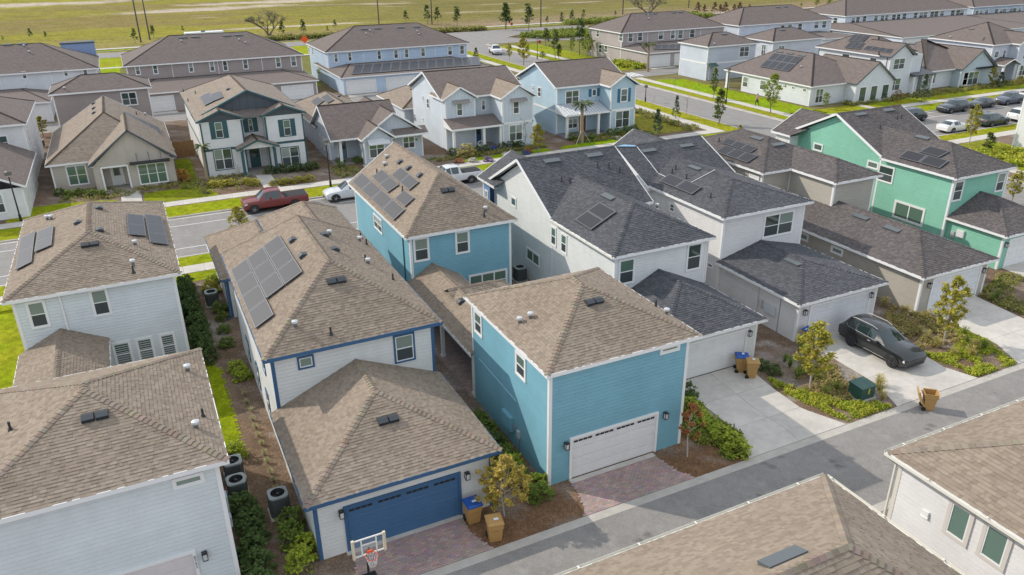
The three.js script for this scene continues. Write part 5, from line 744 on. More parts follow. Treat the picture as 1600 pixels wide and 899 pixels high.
{ // pale blue two-storey with twin bays
  H = thing('house', 'pale blue two-storey house with twin front gables and brown porch roof', 'house', 37, 89, FAR);
  const w = paint(0.6, 0.66, 0.71), wl = w;
  walls(H, { x0: 32.3, x1: 42.5, v0: 85.4, v1: 95.5, y1: 5.78, mat: wl, mats: { F: w }, faces: 'FLRB', gables: { L: [90.2, 8.1], R: [90.2, 8.1] } }); pl = roof(H, FR({ x0: 31.86, x1: 42.9, v0: 84.6, v1: 95.9, y: 5.95, p: 0.41, axis: 'x', ends: ['gable', 'gable'] }));
  walls(H, { x0: 32.3, x1: 36, v0: 84.2, v1: 85.4, y1: 5.78, mat: w, mats: { L: wl }, faces: 'FLR', styles: { F: bbm }, gables: { F: [34.15, 7.0] } }); walls(H, { x0: 38.5, x1: 42.5, v0: 82, v1: 85.4, y1: 5.78, mat: w, mats: { L: wl }, faces: 'FLR', styles: { F: bbm }, gables: { F: [40.5, 7.15] }, band: 2.8 });
  roof(H, FB({ x0: 31.9, x1: 36.3, v0: 83.85, v1: 88.5, y: 5.95, p: 0.6, ends: ['gable', 'none'] })); roof(H, FB({ x0: 38.15, x1: 42.85, v0: 81.6, v1: 89, y: 5.95, p: 0.58, ends: ['gable', 'none'] }));
  winPx(H, 'F', 84.2, t4(415, 362), t4(465, 455)); winPx(H, 'F', 85.4, t4(590, 342), t4(625, 415)); winPx(H, 'F', 82, t4(812, 348), t4(862, 440)); winPx(H, 'F', 82, t4(785, 518), t4(885, 625), { cols: 2 }); winPx(H, 'F', 85.4, t4(395, 568), t4(495, 640), { cols: 2 });
  awning(H, 84.2, 33.2, 35.2, 5.75, 0.6, 0.25, M(0.3, 0.27, 0.25, 0.5)); awning(H, 82, 39.5, 41.5, 5.75, 0.6, 0.25, M(0.3, 0.27, 0.25, 0.5));
  porchRoof(H, 32, 38.4, 84.3, 81.7, 3.75, 2.95, MAT.farUmber); posts(H, [[32.35, 82], [36.1, 82], [38.2, 82]], 0, 2.75, 0.13); slab(H, 32.2, 38.5, 81.8, 85.4, 0.14, M(0.3, 0.27, 0.26, 0.9)); frontDoor(H, 'F', 85.4, 36.7, 1, 2.2, M(0.03, 0.12, 0.26, 0.4));
  for (const [p, q, o] of [[[180, 310], [192, 355]], [[210, 325], [232, 410]], [[122, 435], [135, 468], { single: 1 }], [[178, 465], [190, 495], { single: 1 }]]) winPx(H, 'L', 32.3, t4(...p), t4(...q), o || {}); { const b = new GB(); const [v, y] = onX(...t4(100, 268), 32.3); b.fbox('L', 32.3, v - 0.35, v + 0.35, y - 0.08, y + 0.08, 0, 0.05); part('louvre', b, MAT.dark, H); }
  walls(H, { x0: 31.4, x1: 37.5, v0: 96.6, v1: 107, y1: 2.75, mat: wl, faces: 'FLRB' }); roof(H, FB({ x0: 31, x1: 37.9, v0: 96, v1: 107.4, y: 2.95, p: 0.45 })); gdoor(H, 'B', 107, 32, 36.5, 2.2, { far: 1 });
}
{ // light blue two-storey, palm in front
  H = thing('house', 'light sky-blue two-storey house with white metal porch roof and blue shutters', 'house', 52.5, 89, FAR);
  const w = paint(0.44, 0.58, 0.66), wl = w, sh = paint(0.04, 0.16, 0.26);
  walls(H, { x0: 47.45, x1: 57.35, v0: 85.2, v1: 95.4, y1: 5.78, mat: wl, mats: { F: w }, gables: { L: [90.2, 8.1], R: [90.2, 8.1] }, band: 2.8 }); pl = roof(H, FR({ x0: 47, x1: 57.75, v0: 84.7, v1: 95.8, y: 5.95, p: 0.42, axis: 'x', ends: ['gable', 'gable'] }));
  walls(H, { x0: 53.7, x1: 57.35, v0: 82.6, v1: 85.2, y1: 5.78, mat: w, mats: { L: wl }, faces: 'FLR', gables: { F: [55.5, 7.1] }, band: 2.8 }); roof(H, FB({ x0: 53.3, x1: 57.72, v0: 82.2, v1: 89, y: 5.95, p: 0.6, ends: ['gable', 'none'] }));
  winPx(H, 'F', 85.2, t5(418, 322), t5(515, 412), { cols: 2 }); winPx(H, 'F', 85.2, t5(605, 310), t5(638, 360), { single: 1, shutter: sh }); winPx(H, 'F', 82.6, t5(808, 308), t5(855, 400), { shutter: sh }); winPx(H, 'F', 82.6, t5(770, 465), t5(868, 575), { cols: 2 }); winPx(H, 'F', 85.2, t5(435, 520), t5(505, 585), { cols: 2 });
  porchRoof(H, 47.2, 53.5, 85.1, 82.4, 3.75, 2.95, M(0.6, 0.62, 0.64, 0.4, { metalness: 0.2 })); { for (let x = 47.5; x < 53.4; x += 0.45) { const b = new GB(); b.bar(W(x, 2.98, 82.42), W(x, 3.77, 85.05), 0.035, 0.05); part('roof_seam', b, MAT.metal, H); } }
  posts(H, [[47.6, 82.75], [52.1, 82.75]], 0, 2.75, 0.14); slab(H, 47.4, 53.6, 82.5, 85.2, 0.14, M(0.22, 0.21, 0.21, 0.9)); frontDoor(H, 'F', 85.2, 51.2, 1, 2.2, M(0.2, 0.05, 0.04, 0.4));
  for (const [p, q] of [[[188, 280], [203, 325]], [[228, 292], [252, 372]]]) winPx(H, 'L', 47.45, t5(...p), t5(...q)); { const b = new GB(), [v, y] = onX(...t5(92, 243), 47.45); b.fbox('L', 47.45, v - 0.35, v + 0.35, y - 0.08, y + 0.08, 0, 0.05); part('louvre', b, MAT.dark, H); }
  walls(H, { x0: 47.4, x1: 53, v0: 97, v1: 107, y1: 2.75, mat: wl }); roof(H, FB({ x0: 47, x1: 53.4, v0: 96.6, v1: 107.4, y: 2.95, p: 0.45 }));
}
// ---------------------------------------------------------------- far right block
{
  H = thing('house', 'white bungalow with large solar array on its hipped roof beyond the side street', 'house', 96, 92, FAR);
  const w = paint(0.66, 0.69, 0.71), bl = w;
  walls(H, { x0: 88.6, x1: 103.2, v0: 83.8, v1: 98.2, y1: 2.72, mat: w, mats: { F: bl } }); pl = roof(H, FR({ x0: 88.2, x1: 103.6, v0: 83.3, v1: 102.3, y: 2.9, p: 0.42, inset: [7.7, 4] })); posts(H, [[88.7, 101.8]], 0, 2.72, 0.2);
  walls(H, { x0: 95.4, x1: 103, v0: 81.8, v1: 83.8, y1: 2.9, mat: bl, mats: { L: w }, faces: 'FLR', gables: { F: [99.2, 5.7] } }); roof(H, FR({ x0: 95.1, x1: 103.3, v0: 81.5, v1: 92, y: 2.95, p: 0.7, ends: ['gable', 'none'], fascia: MAT.charcoal }));
  for (const [p, q, o] of [[[238, 440], [290, 580]], [[440, 480], [500, 615]], [[805, 555], [845, 605], { single: 1 }], [[935, 575], [980, 640], { single: 1 }]]) winPx(H, 'L', 88.6, r2(...p), r2(...q), o || {}); winPx(H, 'F', 83.8, r2(1090, 590), r2(1155, 755), { cols: 2, top: glassG });
  for (const a of [96.3, 98.6, 101]) win(H, 'F', 81.8, a + 0.6, 1.3, 1.5, 2.3, { single: 1, tr: 0.1, cols: 1 });  // added windows standing in for the dark open arches of the porch
  solar(H, pl.L, r2(430, 338), r2(600, 178), r2(768, 395), 2, 4); vent(H, pl.L, r2(665, 160), 'long'); vent(H, pl.L, r2(790, 180), 'long'); vent(H, pl.L, r2(925, 203), 'long'); pipe(H, pl.L, r2(912, 345), 'cap');
  H = thing('garage', 'blue-grey two-storey garage building with small door canopy beside the alley mouth', 'garage', 95, 112, 'rear garages of the far houses');
  walls(H, { x0: 90, x1: 100.5, v0: 108.9, v1: 116.4, y1: 5.5, mat: paint(0.54, 0.59, 0.66), band: 2.7 }); pl = roof(H, FR({ x0: 89.6, x1: 100.9, v0: 108.5, v1: 116.8, y: 5.68, p: 0.42, axis: 'x' })); winPx(H, 'F', 108.9, r1(795, 318), r1(895, 438), { cols: 2 }); vent(H, pl.F, r1(605, 175), 'long'); pipe(H, pl.F, r1(495, 300), 'cap'); awning(H, 108.9, 90.3, 91.9, 2.9, 0.9, 0.4, M(0.06, 0.12, 0.11, 0.6)); win(H, 'F', 108.9, 91.1, 1.2, 1.1, 2.2, { single: 1, top: paint(0.42, 0.48, 0.56) });
  H = thing('house', 'white and grey two-storey house with four solar panels and gabled front bay', 'house', 107.5, 91, FAR);
  walls(H, { x0: 104.2, x1: 112, v0: 84.4, v1: 98, y1: 5.78, mat: bl, band: 2.75, corner: MAT.charcoal }); pl = roof(H, FR({ x0: 103.7, x1: 112.4, v0: 85.6, v1: 98.4, y: 5.95, p: 0.5 })); walls(H, { x0: 104.2, x1: 109, v0: 83.9, v1: 84.4, y1: 5.78, mat: bl, faces: 'FLR', gables: { F: [106.6, 7.6] } }); roof(H, FR({ x0: 103.8, x1: 109.4, v0: 83.5, v1: 90, y: 5.95, p: 0.65, ends: ['gable', 'none'], fascia: MAT.charcoal }));
  winPx(H, 'L', 104.2, r3(500, 320), r3(575, 440)); winPx(H, 'L', 104.2, r3(825, 365), r3(890, 505)); winPx(H, 'F', 83.9, r3(1105, 385), r3(1215, 510), { cols: 2, top: glassG }); winPx(H, 'F', 83.9, r3(1060, 620), r3(1160, 760), { cols: 2, top: glassG });
  solar(H, pl.L, r3(560, 185), r3(640, 110), r3(740, 200), 1, 3); solar(H, pl.L, r3(520, 265), r3(600, 195), r3(710, 285), 1, 3); solar(H, pl.L, r3(740, 285), r3(830, 215), r3(1060, 330), 1, 4);
  porchRoof(H, 109.2, 114, 86, 83, 3.4, 2.9, M(0.1, 0.1, 0.11, 0.5), MAT.charcoal); posts(H, [[109.5, 83.3], [113.6, 83.3]], 0, 2.7, 0.15); 
  H = thing('garage', 'blue-grey rear garage block with hipped roof behind white bungalow', 'garage', 110, 112, 'rear garages of the far houses');
  walls(H, { x0: 104.4, x1: 116, v0: 108.9, v1: 116.4, y1: 5.5, mat: paint(0.58, 0.61, 0.67) }); pl = roof(H, FR({ x0: 104, x1: 116.4, v0: 108.5, v1: 116.8, y: 5.68, p: 0.42, axis: 'x' })); win(H, 'F', 108.9, 106.5, 4.2, 1.5, 1.4, { cols: 2 }); vent(H, pl.F, r1(1290, 125), 'long'); win(H, 'L', 104.4, 111, 4, 1.2, 2, { cols: 2, top: glassG });
  H = thing('house', 'teal-grey bungalow with pointed front gable and black awning behind parked cars', 'house', 121, 91, FAR);
  const tg = paint(0.46, 0.55, 0.58); walls(H, { x0: 114.2, x1: 129, v0: 85.4, v1: 99, y1: 2.72, mat: bl, mats: { L: w } }); pl = roof(H, FR({ x0: 113.7, x1: 129.5, v0: 84.6, v1: 99.4, y: 2.9, p: 0.48, axis: 'v' })); walls(H, { x0: 121, x1: 129, v0: 83.8, v1: 85.4, y1: 2.72, mat: tg, faces: 'FLR', gables: { F: [125, 5.6] } }); roof(H, FR({ x0: 120.7, x1: 129.3, v0: 83.4, v1: 93, y: 2.9, p: 0.68, ends: ['gable', 'none'], fascia: MAT.charcoal }));
  winPx(H, 'F', 83.8, r4(800, 545), r4(945, 690), { cols: 3, top: glassG }); win(H, 'F', 83.8, 122.3, 1.3, 1.4, 2.2, { single: 1 }); win(H, 'F', 85.4, 116.5, 1.6, 1.6, 1.8, { cols: 2 }); awning(H, 83.8, 124.4, 128.8, 2.9, 0.8, 0.1, MAT.black); vent(H, pl.L, r4(190, 215), 'long');
  H = thing('house', 'periwinkle blue two-storey house with gabled porch at the end of the far row', 'house', 133, 91, FAR);
  const pw = paint(0.58, 0.62, 0.69); walls(H, { x0: 130.3, x1: 142, v0: 85.6, v1: 97.2, y1: 5.78, mat: pw }); pl = roof(H, FR({ x0: 129.9, x1: 142.4, v0: 85.2, v1: 97.6, y: 5.95, p: 0.46 })); walls(H, { x0: 134.8, x1: 139.5, v0: 84, v1: 85.6, y1: 5.78, mat: pw, faces: 'FLR', gables: { F: [137.2, 7.4] } }); roof(H, FR({ x0: 134.4, x1: 139.9, v0: 83.6, v1: 91, y: 5.95, p: 0.6, ends: ['gable', 'none'] }));
  win(H, 'F', 85.6, 131.6, 4.3, 1.2, 1.2, { single: 1, top: glassG }); win(H, 'F', 84, 137.1, 4.2, 1.8, 1.7, { cols: 2 }); win(H, 'F', 84, 137.1, 1.5, 1.8, 1.9, { cols: 2 }); win(H, 'F', 85.6, 133.6, 4.2, 0.8, 1.5); for (const v of [88, 90, 92, 95]) win(H, 'L', 130.3, v, 4.3, 0.7, 0.7 + (v > 91 ? 0.7 : 0), { single: v < 91 }); roof(H, FR({ x0: 130.4, x1: 135, v0: 83, v1: 86, y: 2.9, p: 0.4, ends: ['gable', 'none'] })); posts(H, [[130.8, 83.3], [134.6, 83.3]], 0, 2.7, 0.15); pipe(H, pl.L, r4(635, 145), 'cap'); vent(H, pl.F, [1518, 46], 'long');
}
// ---------------------------------------------------------------- townhouse rows beyond the rear alley
const ROWS = 'townhouse rows behind the far houses';
function townhouse(label, x0, x1, vf, vb, mat, side, o = {}) {
  H = thing('townhouse', label, 'townhouse', (x0 + x1) / 2, (vf + vb) / 2, ROWS); const ye = o.ye || 5.6, gv = o.gv || 125.6;
  walls(H, { x0: x0 + 0.4, x1: x1 - 0.4, v0: vf + 0.4, v1: vb - 0.4, y1: ye - 0.17, mat, mats: { L: side || mat } }); const P = roof(H, FR({ x0, x1, v0: vf, v1: vb, y: ye, p: o.p || 0.45, axis: 'x' }));
  for (const w of o.wins || []) winPx(H, 'F', vf + 0.4, w[0], w[1]); for (const w of o.sideWins || []) winPx(H, 'L', x0 + 0.4, w[0], w[1]);
  for (const v of o.vents || []) vent(H, P.F, v, 'long'); for (const v of o.pipes || []) pipe(H, P.F, v, 'cap');
  const n = o.units || Math.round((x1 - x0) / 6.6); for (let i = 1; i < n; i++) { const x = x0 + (x1 - x0) * i / n; downspout(H, [[x, ye - 0.2, vf + 0.34], [x, 3.2, vf + 0.34]]); }
  if (o.gar !== 0) {
    const [g0, g1] = o.gx || [x0, x1]; walls(H, { x0: g0 + 0.35, x1: g1 - 0.35, v0: gv, v1: vf + 0.4, y1: 2.63, mat, mats: { L: side || mat }, faces: 'FLR' });
    const R = roof(H, FR({ x0: g0, x1: g1, v0: gv - 0.4, v1: vf + 0.42 + (vf - gv) * 0.9, y: 2.8, p: 0.075, axis: 'x', inset: [4, 4] })); for (let i = 0; i < n; i++) { const c = g0 + (g1 - g0) * (i + 0.5) / n; gdoor(H, 'F', gv, c - 2.35, c + 2.35, 2.15, { far: 1, mat: o.door || MAT.white }); }
    if (o.array) solar(H, R.F, ...o.array);
  }
  return P;
}
const WR = (f, l, w, h) => l.map(([x, y]) => [f(x, y), f(x + w, y + h)]);
townhouse('white and blue townhouse row at far left, cut off by the picture edge', -36, -3.4, 134.8, 149.6, paint(0.66, 0.68, 0.7), null, { wins: [...WR(r6, [[205, 715], [620, 690], [815, 683]], 70, 75)], vents: [r6(70, 447), r6(218, 440)], pipes: [r6(238, 468), r6(290, 528)], gx: [-36, -10], units: 5 });
{ const [x0, y0] = onV(...r6(600, 437), 150), [x1, y1] = onV(...r6(930, 427), 150), b = new GB(); b.box(x0, x1 + 0.1, 0, (y0 + y1) / 2, 149.3, 151.5); part('front_wing', b, paint(0.24, 0.33, 0.52), H); const c = new GB(); c.box(x0 - 0.1, x1 + 0.2, (y0 + y1) / 2, (y0 + y1) / 2 + 0.2, 149.2, 151.6); part('parapet_cap', c, MAT.charcoal, H); }
townhouse('taupe townhouse row with lavender shade beneath brown hipped roof', -0.1, 27.1, 134.6, 149.6, MAT.taupe, null, { wins: [...WR(r6, [[1338, 655], [1515, 645]], 72, 95), ...WR(r7, [[255, 582], [452, 572], [575, 568], [765, 552], [1072, 535], [1215, 525]], 66, 96)], vents: [r7(210, 352), r7(325, 346), r7(622, 335), r7(728, 330)], pipes: [r7(198, 392), r7(740, 380), r7(800, 408)], units: 4 });
townhouse('bright blue townhouse row with dark solar roofing over white garage doors', 30.8, 57.1, 135.2, 149.8, paint(0.47, 0.58, 0.71), null, { wins: WR(r8, [[270, 338], [385, 328], [630, 314], [770, 305], [858, 300], [995, 290], [1220, 278], [1320, 270]], 44, 76), sideWins: [[r8(58, 280), r8(75, 335)], [r8(90, 290), r8(105, 355)], [r8(140, 455), r8(165, 520)]], vents: [r8(525, 137), r8(638, 131), r8(827, 122), r8(960, 117)], pipes: [r8(545, 182), r8(575, 155), r8(970, 162), r8(985, 185)], gx: [30.6, 57], units: 4, array: [r8(420, 520), r8(450, 440), r8(1500, 440), 1, 14] });
townhouse('tan and slate townhouse row with palm beside its garage', 89.2, 115.6, 134.5, 147.5, paint(0.41, 0.36, 0.345), null, { wins: WR(t7, [[610, 385], [722, 375], [965, 360], [1108, 352], [1195, 348], [1333, 338]], 54, 105), sideWins: [[t7(508, 385), t7(550, 490)], [t7(240, 345), t7(275, 440)], [t7(270, 520), t7(305, 625)], [t7(335, 530), t7(370, 620)]], vents: [t7(830, 162), t7(912, 158), t7(1135, 147), t7(1215, 142)], pipes: [t7(845, 190), t7(852, 225)], units: 4, gx: [89.3, 113], array: [t7(905, 590), t7(930, 530), t7(1240, 580), 1, 4] });
{ const W2 = (l, w, h) => l.map(([x, y]) => [w4(x, y), w4(x + w, y + h)]), W5 = (l, w, h) => l.map(([x, y]) => [r5(x, y), r5(x + w, y + h)]);
  townhouse('pale blue townhouse row behind the blue-grey garage blocks', 118, 145.2, 133.5, 147, paint(0.58, 0.63, 0.7), null, { wins: W2([[80, 155], [125, 150], [188, 145], [292, 133], [340, 130]], 22, 45), vents: [w4(60, 45), w4(108, 41)], units: 4 });
  townhouse('long periwinkle townhouse row with paired windows at top right', 153.4, 197, 137.8, 152, paint(0.6, 0.655, 0.73), null, { wins: W5([[370, 122], [402, 119], [450, 113], [532, 108], [578, 107], [610, 104], [660, 102], [693, 99], [735, 94], [815, 88], [855, 87], [885, 84], [933, 80], [963, 78], [1005, 74], [1080, 72], [1118, 70], [1147, 68]], 22, 42), sideWins: [[r5(242, 122), r5(268, 170)]], units: 6, gx: [150, 197], gv: 119 });
  townhouse('farthest teal-grey townhouse row cut off at top right corner', 200.3, 240, 139, 153, paint(0.4, 0.5, 0.58), null, { wins: W5([[1255, 75], [1285, 72], [1325, 65], [1395, 62], [1430, 62], [1455, 60], [1500, 57], [1525, 55], [1563, 50]], 18, 34), units: 6, gx: [186, 240], gv: 125 }); }
// ---------------------------------------------------------------- plants
function leaf(gb, x, y, z, s, c, ar = 1.6) {                            // one small folded leaf
  const a = rnd() * 6.283, t = rr(-0.9, 0.9), dx = Math.cos(a), dz = Math.sin(a), L = s * ar, ux = dx * Math.cos(t), uy = Math.sin(t), uz = dz * Math.cos(t), wx = -dz * s * 0.5, wz = dx * s * 0.5, ly = rr(-0.3, 0.3) * s;
  const A = [x, y, z], B = [x + ux * L * 0.5 + wx, y + uy * L * 0.5 + ly, z + uz * L * 0.5 + wz], C = [x + ux * L, y + uy * L, z + uz * L], D = [x + ux * L * 0.5 - wx, y + uy * L * 0.5 - ly, z + uz * L * 0.5 - wz];
  gb.t(A, B, C, c); gb.t(A, C, D, c);
}
const cv = (pal, k = 0.22) => { const p = pal[Math.floor(rnd() * pal.length)], m = 1 - k + 2 * k * rnd(); return p.map(q => q * m); };
function clump(gb, x, y, z, r, n, s, pal, flat = 1) { for (let i = 0; i < n; i++) leaf(gb, x + gauss() * r, y + gauss() * r * flat, z + gauss() * r, s * rr(0.7, 1.3), cv(pal)); }
const LP = {
  green: [[0.15, 0.21, 0.04], [0.11, 0.17, 0.035], [0.2, 0.25, 0.05]], bright: [[0.3, 0.37, 0.04], [0.22, 0.31, 0.04], [0.38, 0.41, 0.06]], yellow: [[0.48, 0.42, 0.06], [0.36, 0.36, 0.05], [0.55, 0.42, 0.07], [0.26, 0.3, 0.045]], gold: [[0.55, 0.4, 0.09], [0.62, 0.46, 0.13], [0.45, 0.34, 0.07], [0.36, 0.34, 0.06]],
  orange: [[0.5, 0.2, 0.06], [0.3, 0.1, 0.04], [0.34, 0.18, 0.07]], dark: [[0.075, 0.125, 0.045], [0.095, 0.15, 0.05], [0.06, 0.1, 0.04]], blue: [[0.19, 0.25, 0.17], [0.15, 0.21, 0.14], [0.24, 0.29, 0.2]], straw: [[0.3, 0.26, 0.11], [0.24, 0.23, 0.08], [0.2, 0.2, 0.06]], rust: [[0.24, 0.13, 0.06], [0.2, 0.12, 0.06], [0.26, 0.17, 0.09]], olive: [[0.17, 0.18, 0.08], [0.13, 0.15, 0.06], [0.2, 0.2, 0.1]],
};
function limb(gb, a, b, r0, r1, k = 1) { const m = a.map((q, i) => (q + b[i]) / 2 + (i === 1 ? 0 : rr(-0.08, 0.08) * Math.hypot(b[0] - a[0], b[1] - a[1], b[2] - a[2]))); gb.tube([a, m, b], [r0, (r0 + r1) / 2, r1], 6, k, false); return b; }
const TG = {};
function treeGeo(kind, variant) {                                       // unit tree: 1 m tall, crown and trunk
  const key = kind + variant; if (TG[key]) return TG[key];
  const keep = seed; seed = 1000 + variant * 77 + kind.length * 991 + kind.charCodeAt(0) * 13; const tr = new GB(), cr = new GB();
  if (kind === 'broad' || kind === 'narrow' || kind === 'autumn' || kind === 'myrtle' || kind === 'orange') {
    const w = { broad: 0.27, narrow: 0.15, autumn: 0.24, myrtle: 0.36, orange: 0.2 }[kind], base = { broad: 0.3, narrow: 0.2, autumn: 0.28, myrtle: 0.22, orange: 0.42 }[kind], pal = LP[{ broad: 'bright', narrow: 'green', autumn: 'yellow', myrtle: 'gold', orange: 'orange' }[kind]], nc = { broad: 85, narrow: 60, autumn: 90, myrtle: 120, orange: 26 }[kind];
    limb(tr, [0, 0, 0], [0, 0.95, 0], 0.014, 0.004);
    for (let i = 0; i < nc; i++) {
      const h = base + (1 - base) * Math.pow(rnd(), 0.85), q = (h - base) / (1 - base), prof = Math.sin(Math.PI * Math.min(1, 0.16 + q * 0.84)) ** 0.7, a = rnd() * 6.283, r = w * prof * Math.sqrt(rr(0.15, 1)) * rr(0.75, 1.2), x = Math.cos(a) * r, z = Math.sin(a) * r;
      if (i % 3 === 0) limb(tr, [0, Math.max(0.15, h - 0.14), 0], [x * 0.9, h, z * 0.9], 0.006, 0.002);
      clump(cr, x, h, z, 0.034, kind === 'orange' ? 34 : 42, kind === 'myrtle' ? 0.02 : 0.022, pal, 0.8);
    }
  } else if (kind === 'pine' || kind === 'youngpine') {
    limb(tr, [0, 0, 0], [0, 0.98, 0], 0.013, 0.003); const pal = kind === 'youngpine' ? LP.rust : LP.dark.concat(LP.green);
    for (let i = 0; i < 46; i++) { const h = rr(0.28, 1), a = rnd() * 6.283, r = (1.08 - h) * 0.26 * rr(0.3, 1.1) + 0.02, x = Math.cos(a) * r, z = Math.sin(a) * r; limb(tr, [0, h - 0.04, 0], [x, h, z], 0.005, 0.002); clump(cr, x, h, z, 0.034, 20, 0.034, pal, 0.7); }
  } else if (kind === 'cypress') { limb(tr, [0, 0, 0], [0, 0.9, 0], 0.012, 0.004); for (let i = 0; i < 80; i++) { const h = rr(0.06, 1), a = rnd() * 6.283, r = (1.03 - h) * 0.25 * Math.sqrt(rr(0.2, 1)); clump(cr, Math.cos(a) * r, h, Math.sin(a) * r, 0.032, 18, 0.03, LP.blue.concat(LP.dark), 1); }
  } else if (kind === 'sapling') { limb(tr, [0, 0, 0], [0.02, 1, 0], 0.012, 0.004); for (let i = 0; i < 16; i++) { const h = rr(0.4, 1), a = rnd() * 6.283, e = limb(tr, [0, h - 0.1, 0], [Math.cos(a) * 0.12, h, Math.sin(a) * 0.12], 0.004, 0.0015); clump(cr, e[0], h, e[2], 0.03, 6, 0.018, LP.olive); }
  } else if (kind === 'oak') {
    const grow = (p, d, L, r, n) => { const e = p.map((q, i) => q + d[i] * L); limb(tr, p, e, r, r * 0.6); if (n === 0 || r < 0.004) { clump(cr, e[0], e[1], e[2], 0.05, 7, 0.016, LP.olive, 0.9); return; } const k = 3; for (let i = 0; i < k; i++) { const a = rnd() * 6.283, s = rr(0.45, 0.9); let v = [d[0] + Math.cos(a) * s, d[1] * 0.85 + rr(0, 0.45), d[2] + Math.sin(a) * s]; const l = Math.hypot(...v); v = v.map(q => q / l); grow(e, v, L * rr(0.6, 0.85), r * 0.6, n - 1); } };
    for (const a of [0.3, 2.2, 4.4]) grow([0, 0.02, 0], [Math.cos(a) * 0.55, 0.8, Math.sin(a) * 0.55], 0.26, 0.03, 4);
  } else if (kind === 'shrub' || kind === 'hedge') { for (let i = 0; i < 46; i++) { const a = rnd() * 6.283, u = rr(0, 1), r = 0.5 * Math.sqrt(rr(0.25, 1)) * Math.sqrt(1 - u * u * 0.8), y = 0.06 + u * 0.86; clump(cr, Math.cos(a) * r, y, Math.sin(a) * r, 0.09, 12, 0.085, [[1, 1, 1], [0.75, 0.8, 0.75], [1.25, 1.2, 1.1]], 0.8); } for (let i = 0; i < 5; i++) limb(tr, [rr(-0.05, 0.05), 0, rr(-0.05, 0.05)], [rr(-0.25, 0.25), 0.6, rr(-0.25, 0.25)], 0.02, 0.006);
  } else if (kind === 'tuft') { for (let i = 0; i < 120; i++) { const a = rnd() * 6.283, sp = rr(0.1, 0.55), h = rr(0.5, 1), dx = Math.cos(a), dz = Math.sin(a), w = 0.022, c = cv([[1, 1, 1], [0.8, 0.8, 0.7], [1.2, 1.15, 1]]), b = [dx * 0.06, 0, dz * 0.06], m = [dx * sp * 0.5, h * 0.75, dz * sp * 0.5], e = [dx * sp, h * (1 - sp * 0.4), dz * sp]; cr.t([b[0] - dz * w, 0, b[2] + dx * w], [b[0] + dz * w, 0, b[2] - dx * w], m, c); cr.t([m[0] - dz * w, m[1], m[2] + dx * w], [m[0] + dz * w, m[1], m[2] - dx * w], e, c); }
  } else if (kind === 'palm') {
    const pts = [], rs = []; for (let i = 0; i <= 10; i++) { pts.push([Math.sin(i * 0.25) * 0.01, i * 0.078, 0]); rs.push(0.04 - 0.012 * i / 10 + (i % 2) * 0.003); } tr.tube(pts, rs, 10);
    for (let i = 0; i < 34; i++) { const a = rnd() * 6.283, up = rr(-0.35, 1), L = rr(0.16, 0.24), dx = Math.cos(a), dz = Math.sin(a), c = cv([[0.16, 0.2, 0.06], [0.1, 0.14, 0.05], [0.22, 0.23, 0.09]]); let p = [dx * 0.02, 0.79, dz * 0.02]; const n = 6; for (let k = 0; k < n; k++) { const q = k / n, e = [p[0] + dx * L / n * Math.cos(up - q * 1.3), p[1] + L / n * Math.sin(up - q * 1.3), p[2] + dz * L / n * Math.cos(up - q * 1.3)], w = 0.006; cr.q([p[0] - dz * w, p[1], p[2] + dx * w], [p[0] + dz * w, p[1], p[2] - dx * w], [e[0] + dz * w, e[1], e[2] - dx * w], [e[0] - dz * w, e[1], e[2] + dx * w], c); if (k > 1) for (const sd of [-1, 1]) for (let m = 0; m < 2; m++) { const f = m / 2, o = p.map((z, j) => z + (e[j] - z) * f), l = 0.075 * (1 - 0.4 * q), t = [o[0] - dz * sd * l + dx * l * 0.7, o[1] - l * 0.35, o[2] + dx * sd * l + dz * l * 0.7]; cr.t([o[0] - dx * 0.01, o[1], o[2] - dz * 0.01], [o[0] + dx * 0.012, o[1], o[2] + dz * 0.012], t, c); } p = e; } }
  }
  TG[key] = { tr: tr.p.length ? tr.geo() : null, cr: cr.geo() }; seed = keep; return TG[key];
}
const BARK = { pale: M(0.42, 0.38, 0.33, 0.9), brown: M(0.2, 0.16, 0.13, 0.95), palm: M(0.3, 0.23, 0.16, 0.95) };
function plant(kind, name, label, category, x, v, h, o = {}) {
  const g = thing(name, label, category, x, v, o.group), G = treeGeo(kind, o.variant || 0), w = (o.w || 1) * h;
  if (G.tr) { const t = lmesh('trunk', G.tr, o.bark || BARK.brown, g); t.scale.set(w, h, w); }
  const c = lmesh(name.includes('shrub') || name.includes('grass') || name.includes('hedge') ? 'foliage' : 'crown', G.cr, o.mat || MAT.leaf, g); c.scale.set(w, h, w); g.rotation.y = o.turn ?? rnd() * 6.283; return g;
}
